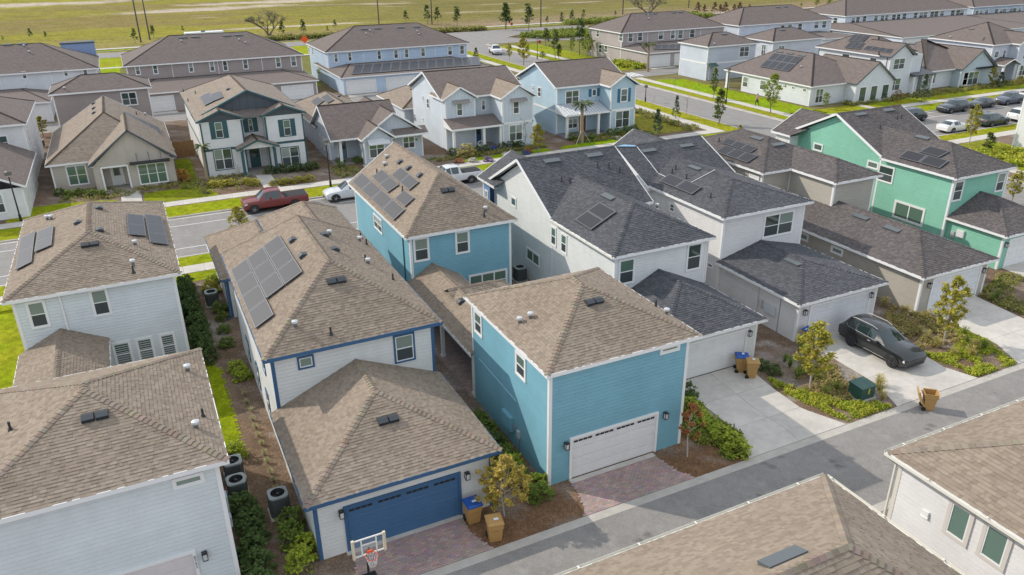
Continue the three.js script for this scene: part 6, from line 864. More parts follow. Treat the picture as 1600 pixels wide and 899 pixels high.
// base pixel and top pixel of a plant that stands on the ground
function plantPx(kind, name, label, category, base, top, o = {}) { const [x, v] = onY(...base, o.y || 0), h = Math.max(0.4, onV(...top, v)[1] - (o.y || 0)); return plant(kind, name, label, category, x, v, h, o); }
const tint = (r, g, b) => M(r, g, b, 0.9, { transmission: 0.3, thickness: 0, specularIntensity: 0.3 });
const SH = { dark: tint(0.1, 0.155, 0.045), mid: tint(0.17, 0.235, 0.045), bright: tint(0.33, 0.4, 0.045), yellow: tint(0.46, 0.42, 0.06), straw: tint(0.45, 0.39, 0.15), grey: tint(0.42, 0.43, 0.24), orange: tint(0.5, 0.26, 0.07), white: tint(0.62, 0.6, 0.6), purple: tint(0.2, 0.1, 0.36), red: tint(0.4, 0.16, 0.06) };
const k8 = Z(700, 740, 7.49), e7 = Z(1180, 500, 4.996), j7 = Z(1370, 420, 4.996), k7 = Z(1040, 580, 4.994), t6 = Z(740, 0, 7.49), t8 = Z(980, 80, 5.992), q6 = Z(1400, 130, 7.49), z2 = Z(400, 0, 3.995), z3 = Z(800, 0, 3.995), c5 = Z(310, 560, 5.617), a4 = Z(340, 700, 4.517), b5 = Z(280, 400, 5.617), l5 = Z(740, 690, 5.617);
plantPx('myrtle', 'small_tree', 'golden-leaved small tree by the tan bin near the alley', 'tree', [788, 806], [792, 713], { w: 1.05, bark: BARK.pale });
plantPx('autumn', 'small_tree', 'yellow-green maple in bed between two concrete drives, beside green utility box', 'tree', [1265, 608], [1283, 503], { variant: 1, bark: BARK.pale, w: 1.05 });
plantPx('autumn', 'small_tree', 'yellowing maple in bed beside the parked black car', 'tree', [1474, 538], [1497, 435], { variant: 2, bark: BARK.pale, w: 0.95 });
plantPx('orange', 'sapling', 'nearly bare sapling with rust-orange leaves beside the paver drive', 'tree', [1074, 714], [1076, 632], { bark: BARK.pale });
plantPx('autumn', 'street_tree', 'bushy street tree standing behind roof with the largest solar array', 'tree', [377, 379], [372, 323], { variant: 3, w: 1.1 });
plantPx('autumn', 'street_tree', 'small orange-yellow tree on verge right of the mint green house', 'tree', [1581, 316], [1586, 268], { variant: 1 });
plantPx('autumn', 'street_tree', 'yellow tree beside the white parked sedan', 'tree', q6(855, 725), q6(880, 270), { variant: 2, w: 0.8, bark: BARK.pale });
plantPx('narrow', 'garden_tree', 'dense olive tree on lawn before the plain white house wall', 'tree', q6(1065, 800), q6(1065, 590), { w: 2.2 });
for (const [b, t, kind, lab, o] of [[[855, 685], [870, 360], 'narrow', 'thin-leaved street tree on side street verge opposite the lamp post', { w: 1.3, variant: 1 }], [[1345, 580], [1375, 215], 'broad', 'bright yellow-green street tree in front of the white solar bungalow', { variant: 2 }], [[805, 450], [820, 160], 'narrow', 'slim street tree before the blue-grey garage building', { variant: 2, w: 0.8 }], [[455, 630], [460, 420], 'cypress', 'blue-green young conifer on side street verge', {}], [[275, 800], [270, 550], 'cypress', 'larger blue-green conifer on corner garden of the sky-blue house', { w: 1.2 }], [[250, 490], [245, 420], 'sapling', 'tiny staked sapling next to short post on verge', {}], [[550, 590], [550, 430], 'sapling', 'bare sapling between conifer and street tree on verge', {}], [[665, 400], [665, 300], 'sapling', 'bare young sapling on verge by blue-grey garage', {}], [[450, 360], [450, 250], 'sapling', 'bare sapling on verge near the alley crosswalk', {}], [[1050, 800], [1060, 690], 'autumn', 'small yellow shrub-like tree at the street corner', { w: 1.1 }]]) plantPx(kind, 'street_tree', lab, 'tree', t8(...b), t8(...t), o);
plantPx('palm', 'palm_tree', 'cabbage palm with timber braces before the sky-blue house', 'palm', t5(535, 690), t5(540, 345), { bark: BARK.palm }); plantPx('palm', 'palm_tree', 'palm at left corner of the house with teal shutters', 'palm', t2(290, 830), t2(270, 515), { bark: BARK.palm, w: 0.8 }); plantPx('palm', 'palm_tree', 'palm beside garage of the tan and slate townhouses', 'palm', t7(840, 840), t7(860, 440), { bark: BARK.palm });
{ const [x, v] = onY(...t5(535, 690)); for (const [dx, dv] of [[-1, -0.4], [0.9, -0.5], [0, 1]]) { const b = thing('palm_brace', 'slanted timber brace propping the cabbage palm', 'brace', x + dx, v + dv, 'timber braces of the palm'), g = new GB(); g.bar(W(x + dx, 0, v + dv), W(x + dx * 0.16, 1.5, v + dv * 0.16), 0.09, 0.05); part('timber', g, M(0.5, 0.42, 0.32, 0.8), b); } }
plantPx('autumn', 'garden_tree', 'yellow tree between the pale blue and sky-blue houses', 'tree', t5(225, 760), t5(220, 560), { w: 1.1 }); plantPx('broad', 'garden_tree', 'slender yellow-green tree at corner of blue-grey cottage', 'tree', t3(870, 640), t3(870, 445), { w: 0.8, variant: 1 }); plantPx('sapling', 'garden_tree', 'wispy sapling before right bay of pale blue house', 'tree', t4(895, 690), t4(900, 475), {}); plantPx('sapling', 'garden_tree', 'leafless sapling on front bed of the house with teal shutters', 'tree', t2(520, 880), t2(520, 700), {}); plantPx('autumn', 'garden_tree', 'young tree by the white garage at far left', 'tree', t1(290, 400), t1(275, 265), { w: 1.5 }); plantPx('broad', 'garden_tree', 'small olive tree in front of taupe townhouse garage', 'tree', r7(1255, 899), r7(1250, 790), {}); plantPx('narrow', 'garden_tree', 'climbing green tree at corner of bright blue townhouse garage', 'tree', r8(330, 640), r8(330, 540), { w: 1.6 });
for (const [b, t, kind, lab, o] of [[[585, 765], [590, 445], 'autumn', 'large yellow-green street tree on verge opposite the traffic island', { w: 1.1 }], [[420, 705], [420, 500], 'autumn', 'narrow golden tree beside the white pickup on side street', { variant: 1, w: 0.8 }], [[805, 700], [815, 600], 'broad', 'low round tree near stop sign post', { w: 1.8 }], [[1145, 640], [1145, 440], 'broad', 'small upright tree on lawn left of tan townhouses', { variant: 1, w: 0.7 }], [[1330, 670], [1330, 395], 'broad', 'big bushy tree against tan townhouse wall', { variant: 2, w: 1.25 }], [[30, 700], [25, 560], 'cypress', 'dark conifer beside the bright blue townhouse row', { w: 1.6 }], [[1000, 690], [960, 520], 'narrow', 'pair-stemmed young tree on lawn strip by bus pad', { w: 1.4 }], [[1240, 640], [1230, 220], 'pine', 'tall thin pine on island edge near tan townhouses', {}], [[845, 540], [830, 330], 'pine', 'mid-sized pine on the planted island', { w: 1.4 }], [[955, 690], [980, 350], 'pine', 'pine at end of the planted island', {}]]) plantPx(kind, 'roadside_tree', lab, 'tree', t6(...b), t6(...t), o);
const pinesG = 'pines along the field edge', pl8 = (f, l) => l.map(([a, b]) => [f(...a), f(...b)]);
[...pl8(t6, [[[375, 350], [375, 40]], [[640, 362], [635, 40]], [[1030, 300], [1020, 150]], [[860, 290], [855, 190]], [[1150, 262], [1150, 115]], [[1285, 232], [1285, 120]]]), ...pl8(r6, [[[310, 396], [305, 285]], [[460, 392], [445, 315]], [[30, 412], [25, 360]], [[1355, 440], [1350, 285]], [[1535, 382], [1520, 250]]]), ...pl8(r7, [[[215, 305], [215, 245]], [[1150, 350], [1150, 200]], [[1345, 332], [1350, 180]]]), ...pl8(z2, [[[448, 205], [452, 165]], [[495, 185], [495, 125]], [[935, 142], [930, 65]], [[1070, 152], [1075, 35]], [[1135, 152], [1135, 45]], [[1255, 166], [1255, 40]], [[1560, 186], [1560, 22]]]), ...pl8(t7, [[[460, 200], [460, 130]]])].forEach(([b, t], i) => plantPx('pine', 'pine_tree', 'young pine by the road along the open field', 'tree', b, t, { variant: i % 3, w: 1.25, group: pinesG, y: -0.1 }));
plantPx('oak', 'oak_tree', 'wide bare-limbed oak in field behind taupe townhouses', 'tree', r7(1020, 345), r7(1050, 15), { w: 1.15, turn: 0.4 }); plantPx('oak', 'oak_tree', 'grey-green oak behind roof of the tan and slate townhouses', 'tree', [1012, 24], [1012, -22], { w: 1.5, variant: 1, turn: 1 });
for (const [i, x] of [1158, 1200, 1262, 1300, 1330, 1385, 1420, 1480].entries()) plantPx('youngpine', 'brown_pine', 'brownish dying pine behind right-hand townhouse roofs', 'tree', z3(x, 88), z3(x, i % 2 ? 28 : 14), { variant: i % 3, w: 1.6, group: 'brown pines behind townhouses' });
plantPx('broad', 'far_tree', 'round tree at field edge behind top right townhouses', 'tree', r5(205, 50), r5(205, -5), { w: 1.4 }); plantPx('broad', 'far_tree', 'darker tree beyond the long periwinkle townhouse roof', 'tree', r5(118, 50), r5(118, -4), { w: 1.6, variant: 1 }); plantPx('broad', 'far_tree', 'small tree at top edge beside the field corner', 'tree', r5(10, 50), r5(10, 20), { w: 1.4, variant: 2 });
for (const [b, t, kind, lab, o] of [[r3(940, 870), r3(960, 660), 'cypress', 'blue-grey conifer before white house with solar panels', { w: 1.5 }], [r3(1140, 890), r3(1150, 755), 'orange', 'orange-leaved round shrub tree on far lawn', { w: 2 }], [r4(300, 890), r4(320, 575), 'cypress', 'tall pale green conifer in front of far porch', { w: 1.25 }], [r4(1110, 720), r4(1110, 495), 'autumn', 'yellow-green tree before teal-grey bungalow', { w: 1.1 }], [r4(1210, 720), r4(1210, 550), 'cypress', 'dark bushy conifer beside yellow-green tree', { w: 1.8 }], [r4(1430, 740), r4(1450, 590), 'autumn', 'orange-tinged tree at right picture edge by parked cars', { w: 1.6 }], [r2(1190, 830), r2(1215, 635), 'broad', 'small light green tree at corner of white solar bungalow', { w: 1 }]]) plantPx(kind, 'garden_tree', lab, 'tree', b, t, o);
// hedge and shrubs between the two left houses
{ const h = thing('hedge', 'dark green leafy hedge along wall of the left white house', 'hedge', 1, 49.5), G = treeGeo('hedge', 3); for (let i = 0; i < 15; i++) { const m = lmesh('foliage', G.cr, SH.dark, h); m.position.set(rr(-0.15, 0.25), 0, -6 + i * 0.83); m.scale.set(1.25, rr(1.2, 1.5), 1.25); m.rotation.y = i * 1.7; } }
const ORD = ['first', 'second', 'third', 'fourth', 'fifth', 'sixth', 'seventh', 'eighth', 'ninth', 'tenth', 'eleventh', 'twelfth'];
let sn = 0; const shrub = (p, d, h, mat, label, o = {}) => { const [x, v] = Array.isArray(p) ? p : [0, 0]; return plant('shrub', 'shrub', label, 'shrub', x, v, h, { w: d / h, mat, variant: sn++ % 3, ...o }); };
const gA = 'dark shrubs along the white garage wall'; for (const [i, [x, v, h]] of [[1.05, 29.3, 0.95], [1.2, 28.3, 0.85], [1.2, 27.3, 0.95], [1.0, 26.3, 0.9], [1.1, 25.3, 0.95], [1.0, 24.3, 0.9]].entries()) shrub([x, v], 1.25, h, SH.dark, ORD[i] + ' dark shrub against left white garage wall, counted from the paired air conditioners', { group: gA });
shrub([1.4, 33.5], 1.0, 0.9, SH.bright, 'bright green shrub behind the paired air conditioners'); const gB = 'shrubs at corner of the blue-trimmed garage'; for (const [i, [x, v, h, m]] of [[2.75, 27.3, 0.95, SH.mid], [2.6, 26.4, 1.0, SH.mid], [2.9, 25.6, 0.8, SH.bright], [2.6, 24.8, 1.0, SH.bright]].entries()) shrub([x, v], 1.15, h, m, ORD[i] + ' leafy shrub from the lone air conditioner along blue-trimmed garage', { group: gB });
const gC = 'grass tufts along the blue-trimmed house'; for (const [i, [x, v]] of [[2.58, 39.0], [2.56, 38.1], [2.68, 37.2], [2.57, 36.3], [2.61, 35.5], [2.62, 34.7], [2.63, 33.9], [2.61, 33], [2.63, 32.3], [2.61, 31.4], [2.64, 30.7], [2.6, 30]].entries()) plant('tuft', 'grass_tuft', ORD[11 - i] + ' pale grass tuft along blue-trimmed house, counted from the lone air conditioner', 'grass', x, v, 0.38, { w: 1.1, mat: SH.grey, variant: sn++ % 3, group: gC });
for (const [i, [x, v, h, d, m]] of [[2.75, 41, 0.7, 1.1, SH.bright], [2.6, 42, 0.7, 1.0, SH.bright], [2.5, 45.5, 0.5, 1, SH.mid], [2.6, 47.5, 0.5, 0.9, SH.mid], [2.7, 49.4, 0.55, 0.9, SH.mid], [2.75, 50.8, 0.7, 1.1, SH.mid]].entries()) shrub([x, v], d, h, m, ORD[i] + ' loose green shrub past the grass tufts, counted towards the street', { group: 'shrubs between the two left houses' });
for (const [x, v, h, d, m, lb] of [[2.6, 54.3, 0.9, 1.3, SH.yellow, 'yellow-leaved croton shrub behind lone street-side air conditioner'], [2.9, 55.8, 0.8, 1.2, SH.bright, 'greener croton shrub nearest the street pavement by blue-trimmed house']]) shrub([x, v], d, h, m, lb, { group: 'crotons near the street' });
const gD = 'shrubs beside the teal garage'; for (const [i, [x, v, h, m]] of [[12.8, 31, 0.7, SH.mid], [12.9, 29.8, 0.7, SH.mid], [12.8, 28.6, 0.8, SH.dark], [12.75, 27.5, 0.8, SH.mid], [12.7, 26.6, 0.9, SH.bright], [12.6, 25.8, 0.95, SH.mid], [13.2, 25.0, 0.6, SH.bright], [13.0, 24.4, 0.6, SH.mid]].entries()) shrub([x, v], 1.2, h, m, ORD[i] + ' green shrub along shaded teal garage wall, counted from the breezeway', { group: gD });
// low planting in the beds between the drives
function cover(name, label, poly, n, mat, s0, s1, cols) {
  const gb = new GB(), keep = seed; seed = 4242; for (let i = 0; i < 16; i++) leaf(gb, gauss() * 0.12, rr(0.01, 0.19), gauss() * 0.12, 0.085, [1, 1, 1], 1.3); seed = keep;
  const im = new THREE.InstancedMesh(gb.geo(), mat, n), xs = poly.map(p => p[0]), vs = poly.map(p => p[1]), M4 = new THREE.Matrix4(), q = new THREE.Quaternion(), up = new THREE.Vector3(0, 1, 0); let k = 0, g = 0;
  while (k < n && g++ < n * 30) { const x = rr(Math.min(...xs), Math.max(...xs)), v = rr(Math.min(...vs), Math.max(...vs)); if (!inPoly(poly, x, v) || fbm(x * 1.1, v * 1.1) < 0.36 + 0.12 * rnd()) continue; const s = rr(s0, s1); M4.compose(new THREE.Vector3(x, 0.0, -v), q.setFromAxisAngle(up, rnd() * 6.28), new THREE.Vector3(s, s * rr(0.8, 1.3), s)); im.setMatrixAt(k, M4); im.setColorAt(k, new THREE.Color().setRGB(...cv(cols, 0.3))); k++; }
  im.count = k; im.name = numbered(name); im.userData = { label, category: 'ground cover', kind: 'stuff' }; im.castShadow = im.receiveShadow = true; scene.add(im);
}
const CB = [[0.42, 0.46, 0.045], [0.32, 0.4, 0.04], [0.5, 0.47, 0.06]], CM = [[0.25, 0.3, 0.05], [0.32, 0.35, 0.06], [0.19, 0.25, 0.045]], CS = [[0.45, 0.38, 0.14], [0.34, 0.32, 0.1], [0.4, 0.3, 0.14]], CF = [[0.3, 0.31, 0.07], [0.36, 0.33, 0.09], [0.2, 0.24, 0.06], [0.4, 0.34, 0.14]];
cover('ground_cover', 'green creeping shrubs between paver drive and concrete drive', [[21.5, 28.4], [23.9, 28.4], [24, 24], [23.2, 22.6], [22.3, 22.7], [21.8, 24.5], [21.3, 26.5]], 1000, SHC(CM), 0.7, 1.3, CM); cover('ground_cover', 'yellow-green creeping plants edging the bed with utility box', [[29.1, 27.6], [28.75, 26.4], [29.7, 22.5], [32.8, 22.5], [32.4, 23.2], [30.9, 23.9], [29.9, 25.6]], 1050, SHC(CB), 0.45, 0.95, CB); cover('ground_cover', 'mixed weeds around maple trunk and utility box', [[29.6, 26.8], [33.5, 29], [33.6, 26], [32.9, 23.6], [30.2, 24.2]], 600, SHC(CS), 0.5, 1.1, CS);
cover('ground_cover', 'bright ground cover in bed beside the black car', [[39.1, 25.6], [39.6, 22.5], [42.8, 22.5], [44, 25.2], [43.9, 27.2], [42.6, 25.8], [40.5, 24.9]], 1500, SHC(CB), 0.45, 0.95, CB); cover('ground_cover', 'straw-coloured weeds before the khaki house', [[39.6, 26], [43, 25.6], [43.8, 28.5], [43, 31], [41, 30], [40, 28]], 700, SHC(CS), 0.5, 1.2, CS); cover('ground_cover', 'weedy planting right of the khaki garage drive', [[49.6, 29.5], [49, 25.5], [49.6, 22.5], [54.3, 22.5], [55, 26], [55, 31.5]], 1100, SHC(CM), 0.6, 1.3, CF);
function SHC() { return MAT.leaf; }
cover('ground_cover', 'low planting in front beds of the far houses', [[-8, 82.6], [-3, 81.8], [3, 82.8], [5, 79], [9, 79], [9, 83.5], [18, 84], [18, 78.6], [24, 78.6], [32, 80], [32, 81.4], [22, 81.5], [17, 84.5], [-8, 86.5]], 1100, SHC(), 0.7, 1.4, CF); cover('ground_cover', 'flower beds before the two blue houses', [[32.5, 79.9], [43.5, 80], [44, 81.6], [38, 81.6], [32, 81.4]], 450, SHC(), 0.8, 1.5, CF); cover('ground_cover', 'shrubby bed around porch of the sky-blue house', [[47.5, 79.6], [58.5, 79.6], [58.5, 82.3], [47.5, 82.3]], 500, SHC(), 0.8, 1.5, CF); cover('ground_cover', 'row of low bushes along side street pavement', [[63.4, 79], [65.4, 79], [65.4, 100], [63.4, 100]], 260, SHC(), 1.2, 2.2, CF); cover('ground_cover', 'garden plants before the far right porches', [[94, 80.6], [140, 80.6], [140, 83], [94, 83]], 900, SHC(), 1, 2.2, CF); cover('ground_cover', 'wild verge planting along the field road at left', [[30, 209], [58, 209], [58, 212.6], [30, 212.6]], 700, SHC(), 2.4, 4.5, CF); cover('ground_cover', 'wild verge planting along the field road behind blue townhouses', [[60, 205.5], [92, 204.6], [92, 208], [60, 210]], 900, SHC(), 2.4, 4.5, CF); cover('ground_cover', 'clipped dark hedging on the traffic island', [[91, 183], [97, 177], [128, 178], [128, 187], [104, 190], [94, 188]], 1500, SHC(), 2.4, 4.5, CM); cover('ground_cover', 'reeds and bushes behind the island along the field', [[118, 205], [170, 203], [170, 212], [118, 211]], 800, SHC(), 3, 5, CM); cover('ground_cover', 'mulched strip of shrubs beside tan townhouse', [[86, 125.8], [89, 125.8], [89, 133], [85.5, 133]], 300, SHC(), 2, 4, CB); cover('ground_cover', 'leafy weeds on corner lot by the plain white house', [[82.6, 44], [90.5, 44], [90.5, 54], [84, 56]], 800, SHC(), 1.2, 2.6, CB);
{ const gb = new GB(), P = [[88.4, 186], [92, 180.5], [97, 176.4], [129, 177.4], [129, 187.5], [104, 190.6], [93, 189.4]]; const s = THREE.ShapeUtils.triangulateShape(P.map(p => new THREE.Vector2(...p)), []); for (const [a, b, c] of s) gb.t(W(P[a][0], 0, P[a][1]), W(P[b][0], 0, P[b][1]), W(P[c][0], 0, P[c][1]), [0.2, 0.14, 0.08]); struct('traffic_island', gb, MAT.soil); const k = new GB(); P.forEach((p, i) => { const n = P[(i + 1) % P.length]; k.bar(W(p[0], -0.06, p[1]), W(n[0], -0.06, n[1]), 0.3, 0.16); }); struct('kerb', k, MAT.kerb); }
const tuftAt = (list, mat, label, group, h = 0.7) => { for (const p of list) { const [x, v] = onY(...p); plant('tuft', 'grass_clump', label, 'grass', x, v, h * rr(0.8, 1.2), { w: 1, mat, variant: sn++ % 3, group }); } };
tuftAt([e7(270, 370), e7(230, 330), e7(350, 440), e7(330, 460), e7(545, 590), e7(630, 560), e7(350, 250), e7(480, 470)], SH.mid, 'green ornamental grass clump around maple by utility box', 'grass clumps by the utility box'); tuftAt([e7(970, 570), e7(990, 630), e7(960, 520)], SH.straw, 'straw-coloured grass clump behind the green utility box', 'dry grasses behind the utility box', 0.85); tuftAt([j7(345, 510), j7(390, 560), j7(470, 620), j7(600, 680), j7(730, 690), j7(760, 640), j7(380, 400), j7(200, 350), j7(60, 300), j7(230, 360)], SH.straw, 'tawny grass clump in bed beside the black car', 'tawny grasses beside the black car', 0.8); tuftAt([j7(830, 640), j7(700, 590), j7(930, 240), j7(900, 260), j7(680, 520)], SH.mid, 'green grass clump in beds of the khaki house', 'green grasses by the khaki house', 0.8);
for (const p of [e7(150, 420), e7(60, 380)]) shrub(onY(...p), 0.8, 0.6, SH.dark, 'small dark shrub beside the bins at the white garage', { group: 'dark shrubs by the bins' });
shrub(onY(...k7(170, 200)), 1.1, 0.8, SH.dark, 'spiky dark shrub at corner of teal garage and concrete drive'); for (const [i, p] of [k7(170, 300), k7(250, 390), k7(330, 450), k7(430, 530), k7(520, 590), k7(560, 640)].entries()) shrub(onY(...p), 1.25, 0.7, SH.bright, ORD[i] + ' low yellow-green shrub edging concrete drive, counted from the teal garage', { group: 'low shrubs right of the teal garage' });
for (const [p, d, h, m, lab, gr] of [...[[400, 790], [470, 800], [540, 790], [620, 800], [680, 800]].map(q => [t1(...q), 1.2, 0.7, SH.mid, 'green shrub below front window of beige cottage', 'shrubs before the beige cottage']), ...[[320, 760], [380, 760], [430, 750], [480, 745], [730, 770], [790, 760], [850, 760], [920, 750], [980, 750], [1030, 740]].map(q => [t2(...q), 1.3, 0.9, SH.dark, 'dark shrub below window of house with teal shutters', 'shrubs before the house with teal shutters']), ...[[330, 860], [390, 860], [450, 850], [560, 840], [620, 850], [770, 850], [840, 840], [920, 830], [1000, 820]].map(q => [t2(...q), 1.3, 0.6, SH.yellow, 'yellow-green bush in front bed near far pavement', 'yellow bushes by the far pavement']), ...[[440, 690], [470, 700], [320, 700], [330, 730]].map(q => [t3(...q), 1.2, 0.7, SH.mid, 'green shrub by path of blue-grey cottage', 'shrubs before the blue-grey cottage']), ...[[400, 730], [560, 720], [620, 710], [740, 690], [800, 680], [860, 680]].map(q => [t4(...q), 1.3, 0.9, SH.dark, 'dark shrub before porch of pale blue house', 'shrubs before the pale blue house']), ...[[740, 640], [790, 630], [850, 620], [900, 610], [470, 670], [600, 670]].map(q => [t5(...q), 1.3, 0.9, SH.mid, 'green shrub under windows of sky-blue house', 'shrubs before the sky-blue house'])]) shrub(onY(...p), d, h, m, lab, { group: gr });
shrub(onY(...t2(115, 820)), 1.6, 1.3, SH.orange, 'orange-brown bush right of beige cottage'); shrub(onY(...t4(490, 740)), 2.2, 1.5, SH.straw, 'round straw-coloured bush before pale blue porch'); for (const [q, m, lab] of [[[535, 780], SH.white, 'white flower clump at edge of pale blue front lawn'], [[645, 775], SH.purple, 'purple and white flowers at edge of front lawn'], [[440, 785], SH.red, 'reddish flower patch at edge of front lawn'], [[680, 700], tint(0.06, 0.14, 0.5), 'vivid blue flower pot plant by path of pale blue house'], [[920, 712], tint(0.55, 0.2, 0.03), 'orange flower heap beside yellow tree'], [[905, 725], tint(0.1, 0.16, 0.4), 'blue flowers at foot of orange flower heap']]) shrub(onY(...t4(...q)), 1.1, 0.5, m, lab);
// ---------------------------------------------------------------- street furniture and small things
function pole(name, label, cat, base, top, group, lamp) {
  const [x, v] = onY(...base), h = onV(...top, v)[1], o = thing(name, label, cat, x, v, group), g = new GB(); g.tube([W(x, 0, v), W(x, 0.6, v), W(x, 0.65, v), W(x, h - 0.4, v)], [0.12, 0.11, 0.07, 0.05], 10); part('pole', g, MAT.black, o);
  const a = new GB(); a.tube([W(x, h - 0.45, v), W(x, h - 0.4, v), W(x, h - 0.1, v), W(x, h, v)], [0.08, 0.3, 0.26, 0.05], 12); part('lantern', a, M(0.12, 0.11, 0.1, 0.5), o); const b = new GB(); b.tube([W(x, h - 0.55, v), W(x, h - 0.42, v)], [0.1, 0.24], 12); part('lamp_lens', b, M(0.6, 0.6, 0.56, 0.3), o);
}
const LPG = 'black street lamps'; pole('street_lamp', 'black street lamp beside the white bungalow at far left', 'street lamp', q5(130, 482), q5(60, 165), LPG); pole('street_lamp', 'bronze street lamp in front of blue-grey cottage', 'street lamp', t3(255, 862), t3(225, 525), LPG); pole('street_lamp', 'tall black street lamp on side street verge', 'street lamp', t8(925, 492), t8(965, 150), LPG); pole('street_lamp', 'street lamp near the stop sign by traffic island', 'street lamp', t6(745, 690), t6(745, 430), LPG); pole('bollard_lamp', 'short dark post on verge beside the sky-blue house', 'post', t8(170, 470), t8(170, 315));
for (const [b, h, lab] of [[[220, 66], 17, 'tall utility pole at field edge rising out of the picture'], [[234, 62], 11, 'shorter utility pole beside the tall one at field edge'], [[592, 37], 17, 'utility pole behind the bright blue townhouses'], [[845, 42], 17, 'utility pole beyond the traffic island'], [[973, 22], 15, 'utility pole behind tan and slate townhouses'], [[1076, 12], 14, 'utility pole at field edge right of the oak'], [[675, 38], 13, 'utility pole between two pines at field edge']]) { const [x, v] = onY(...b, -0.1), o = thing('utility_pole', lab, 'utility pole', x, v, 'utility poles along the field'), g = new GB(); g.tube([W(x, -0.2, v), W(x, h, v)], [0.2, 0.13], 8); part('pole', g, M(0.1, 0.085, 0.075, 0.9), o); const c = new GB(); c.bar(W(x - 1.2, h - 0.6, v), W(x + 1.2, h - 0.6, v), 0.12, 0.12); part('cross_arm', c, M(0.1, 0.085, 0.075, 0.9), o); }
function sign(label, x, v, h, size, mat, sides) { const o = thing('road_sign', label, 'sign', x, v), p = new GB(); p.tube([W(x, -0.1, v), W(x, h, v)], 0.04, 6); part('post', p, MAT.metal, o); const g = new GB(), P = []; for (let i = 0; i < sides; i++) { const a = (i + 0.5) / sides * 6.2832 + (sides === 4 ? 0.785 : 0); P.push([Math.cos(a) * size, Math.sin(a) * size]); } for (let i = 1; i + 1 < sides; i++) for (const d of [0, 0.03]) g.t(W(x + P[0][0], h + P[0][1], v - 0.05 - d), W(x + P[i][0], h + P[i][1], v - 0.05 - d), W(x + P[i + 1][0], h + P[i + 1][1], v - 0.05 - d)); P.forEach((q, i) => { const n = P[(i + 1) % sides]; g.q(W(x + q[0], h + q[1], v - 0.05), W(x + n[0], h + n[1], v - 0.05), W(x + n[0], h + n[1], v - 0.08), W(x + q[0], h + q[1], v - 0.08)); }); part('sign_plate', g, mat, o); }
{ const [x, y] = onV(475.5, 61.5, 193); sign('orange diamond roadworks sign between taupe and blue townhouses', x, 193, y, 0.95, M(0.8, 0.09, 0.015, 0.5), 4); const a = onY(...t6(445, 385)); sign('red stop sign at mouth of the side street', a[0], a[1], onV(...t6(440, 280), a[1])[1], 0.4, M(0.45, 0.02, 0.02, 0.5), 8); const b = onY(...t6(770, 560)); sign('red stop sign beside the street lamp near island', b[0], b[1], onV(...t6(770, 490), b[1])[1], 0.4, M(0.35, 0.03, 0.03, 0.5), 8); }
// air conditioners
function acUnit(label, x, v, h = 0.85, group) {
  const o = thing('air_conditioner', label, 'air conditioner', x, v, group), b = new GB(), r = 0.4, n = 20, pt = (i, rr2, y) => { const a = i / n * 6.2832, c = Math.cos(a), s = Math.sin(a), k = Math.pow(Math.abs(c) ** 5 + Math.abs(s) ** 5, -1 / 5); return W(x + c * k * rr2, y, v + s * k * rr2); };
  for (let i = 0; i < n; i++) { b.q(pt(i, r, 0.06), pt(i + 1, r, 0.06), pt(i + 1, r, h), pt(i, r, h)); const a = pt(i + 0.5, r + 0.012, 0.1), c = pt(i + 0.5, r + 0.012, h - 0.08); b.bar(a, c, 0.03, 0.012); } part('casing', b, M(0.085, 0.095, 0.095, 0.55), o);
  const t = new GB(); for (let i = 0; i < n; i++) { t.q(pt(i, r + 0.01, h - 0.03), pt(i + 1, r + 0.01, h - 0.03), pt(i + 1, r + 0.01, h + 0.04), pt(i, r + 0.01, h + 0.04)); t.q(pt(i, r + 0.01, h + 0.04), pt(i + 1, r + 0.01, h + 0.04), W(x + Math.cos((i + 1) / n * 6.2832) * 0.3, h + 0.05, v + Math.sin((i + 1) / n * 6.2832) * 0.3), W(x + Math.cos(i / n * 6.2832) * 0.3, h + 0.05, v + Math.sin(i / n * 6.2832) * 0.3)); } part('top_cover', t, M(0.3, 0.33, 0.33, 0.5), o);
  const f = new GB(); for (let i = 0; i < 3; i++) { const a = i * 2.094 + x, p = (q, d, y) => W(x + Math.cos(q) * d, y, v + Math.sin(q) * d); f.q(p(a, 0.06, h - 0.08), p(a + 0.15, 0.27, h - 0.1), p(a + 0.95, 0.27, h - 0.05), p(a + 0.6, 0.06, h - 0.06)); } f.tube([W(x, h - 0.14, v), W(x, h + 0.02, v)], 0.07, 10); part('fan', f, MAT.dark, o); const c = new GB(); c.tube([W(x, h - 0.2, v), W(x, h - 0.18, v)], 0.3, 16); part('well', c, MAT.black, o); const gr = new GB(); for (const d of [0.1, 0.16, 0.22, 0.28]) { const ps = []; for (let i = 0; i <= 16; i++) ps.push(W(x + Math.cos(i / 16 * 6.2832) * d, h + 0.045, v + Math.sin(i / 16 * 6.2832) * d)); gr.tube(ps, 0.006, 4, 1, false); } part('fan_guard', gr, MAT.dark, o); const pd = new GB(); pd.box(x - 0.46, x + 0.46, 0, 0.06, v - 0.46, v + 0.46); part('pad', pd, MAT.concrete, o);
}
acUnit('rear of two paired air conditioners by the left white garage', 1.1, 32.0); acUnit('front of two paired air conditioners by the left white garage', 1.05, 30.5); acUnit('lone tall air conditioner beside the blue-trimmed garage', 2.5, 28.45, 1.05); acUnit('air conditioner in bed beside hedge near the street', 2.45, 52.1, 0.95); acUnit('air conditioner between teal and white houses', 22.95, 46.3, 1.0); { const a = onY(...t1(275, 470)), b = onY(...t1(248, 580)); acUnit('rear air conditioner beside beige cottage', ...a); acUnit('front air conditioner beside beige cottage', ...b); }
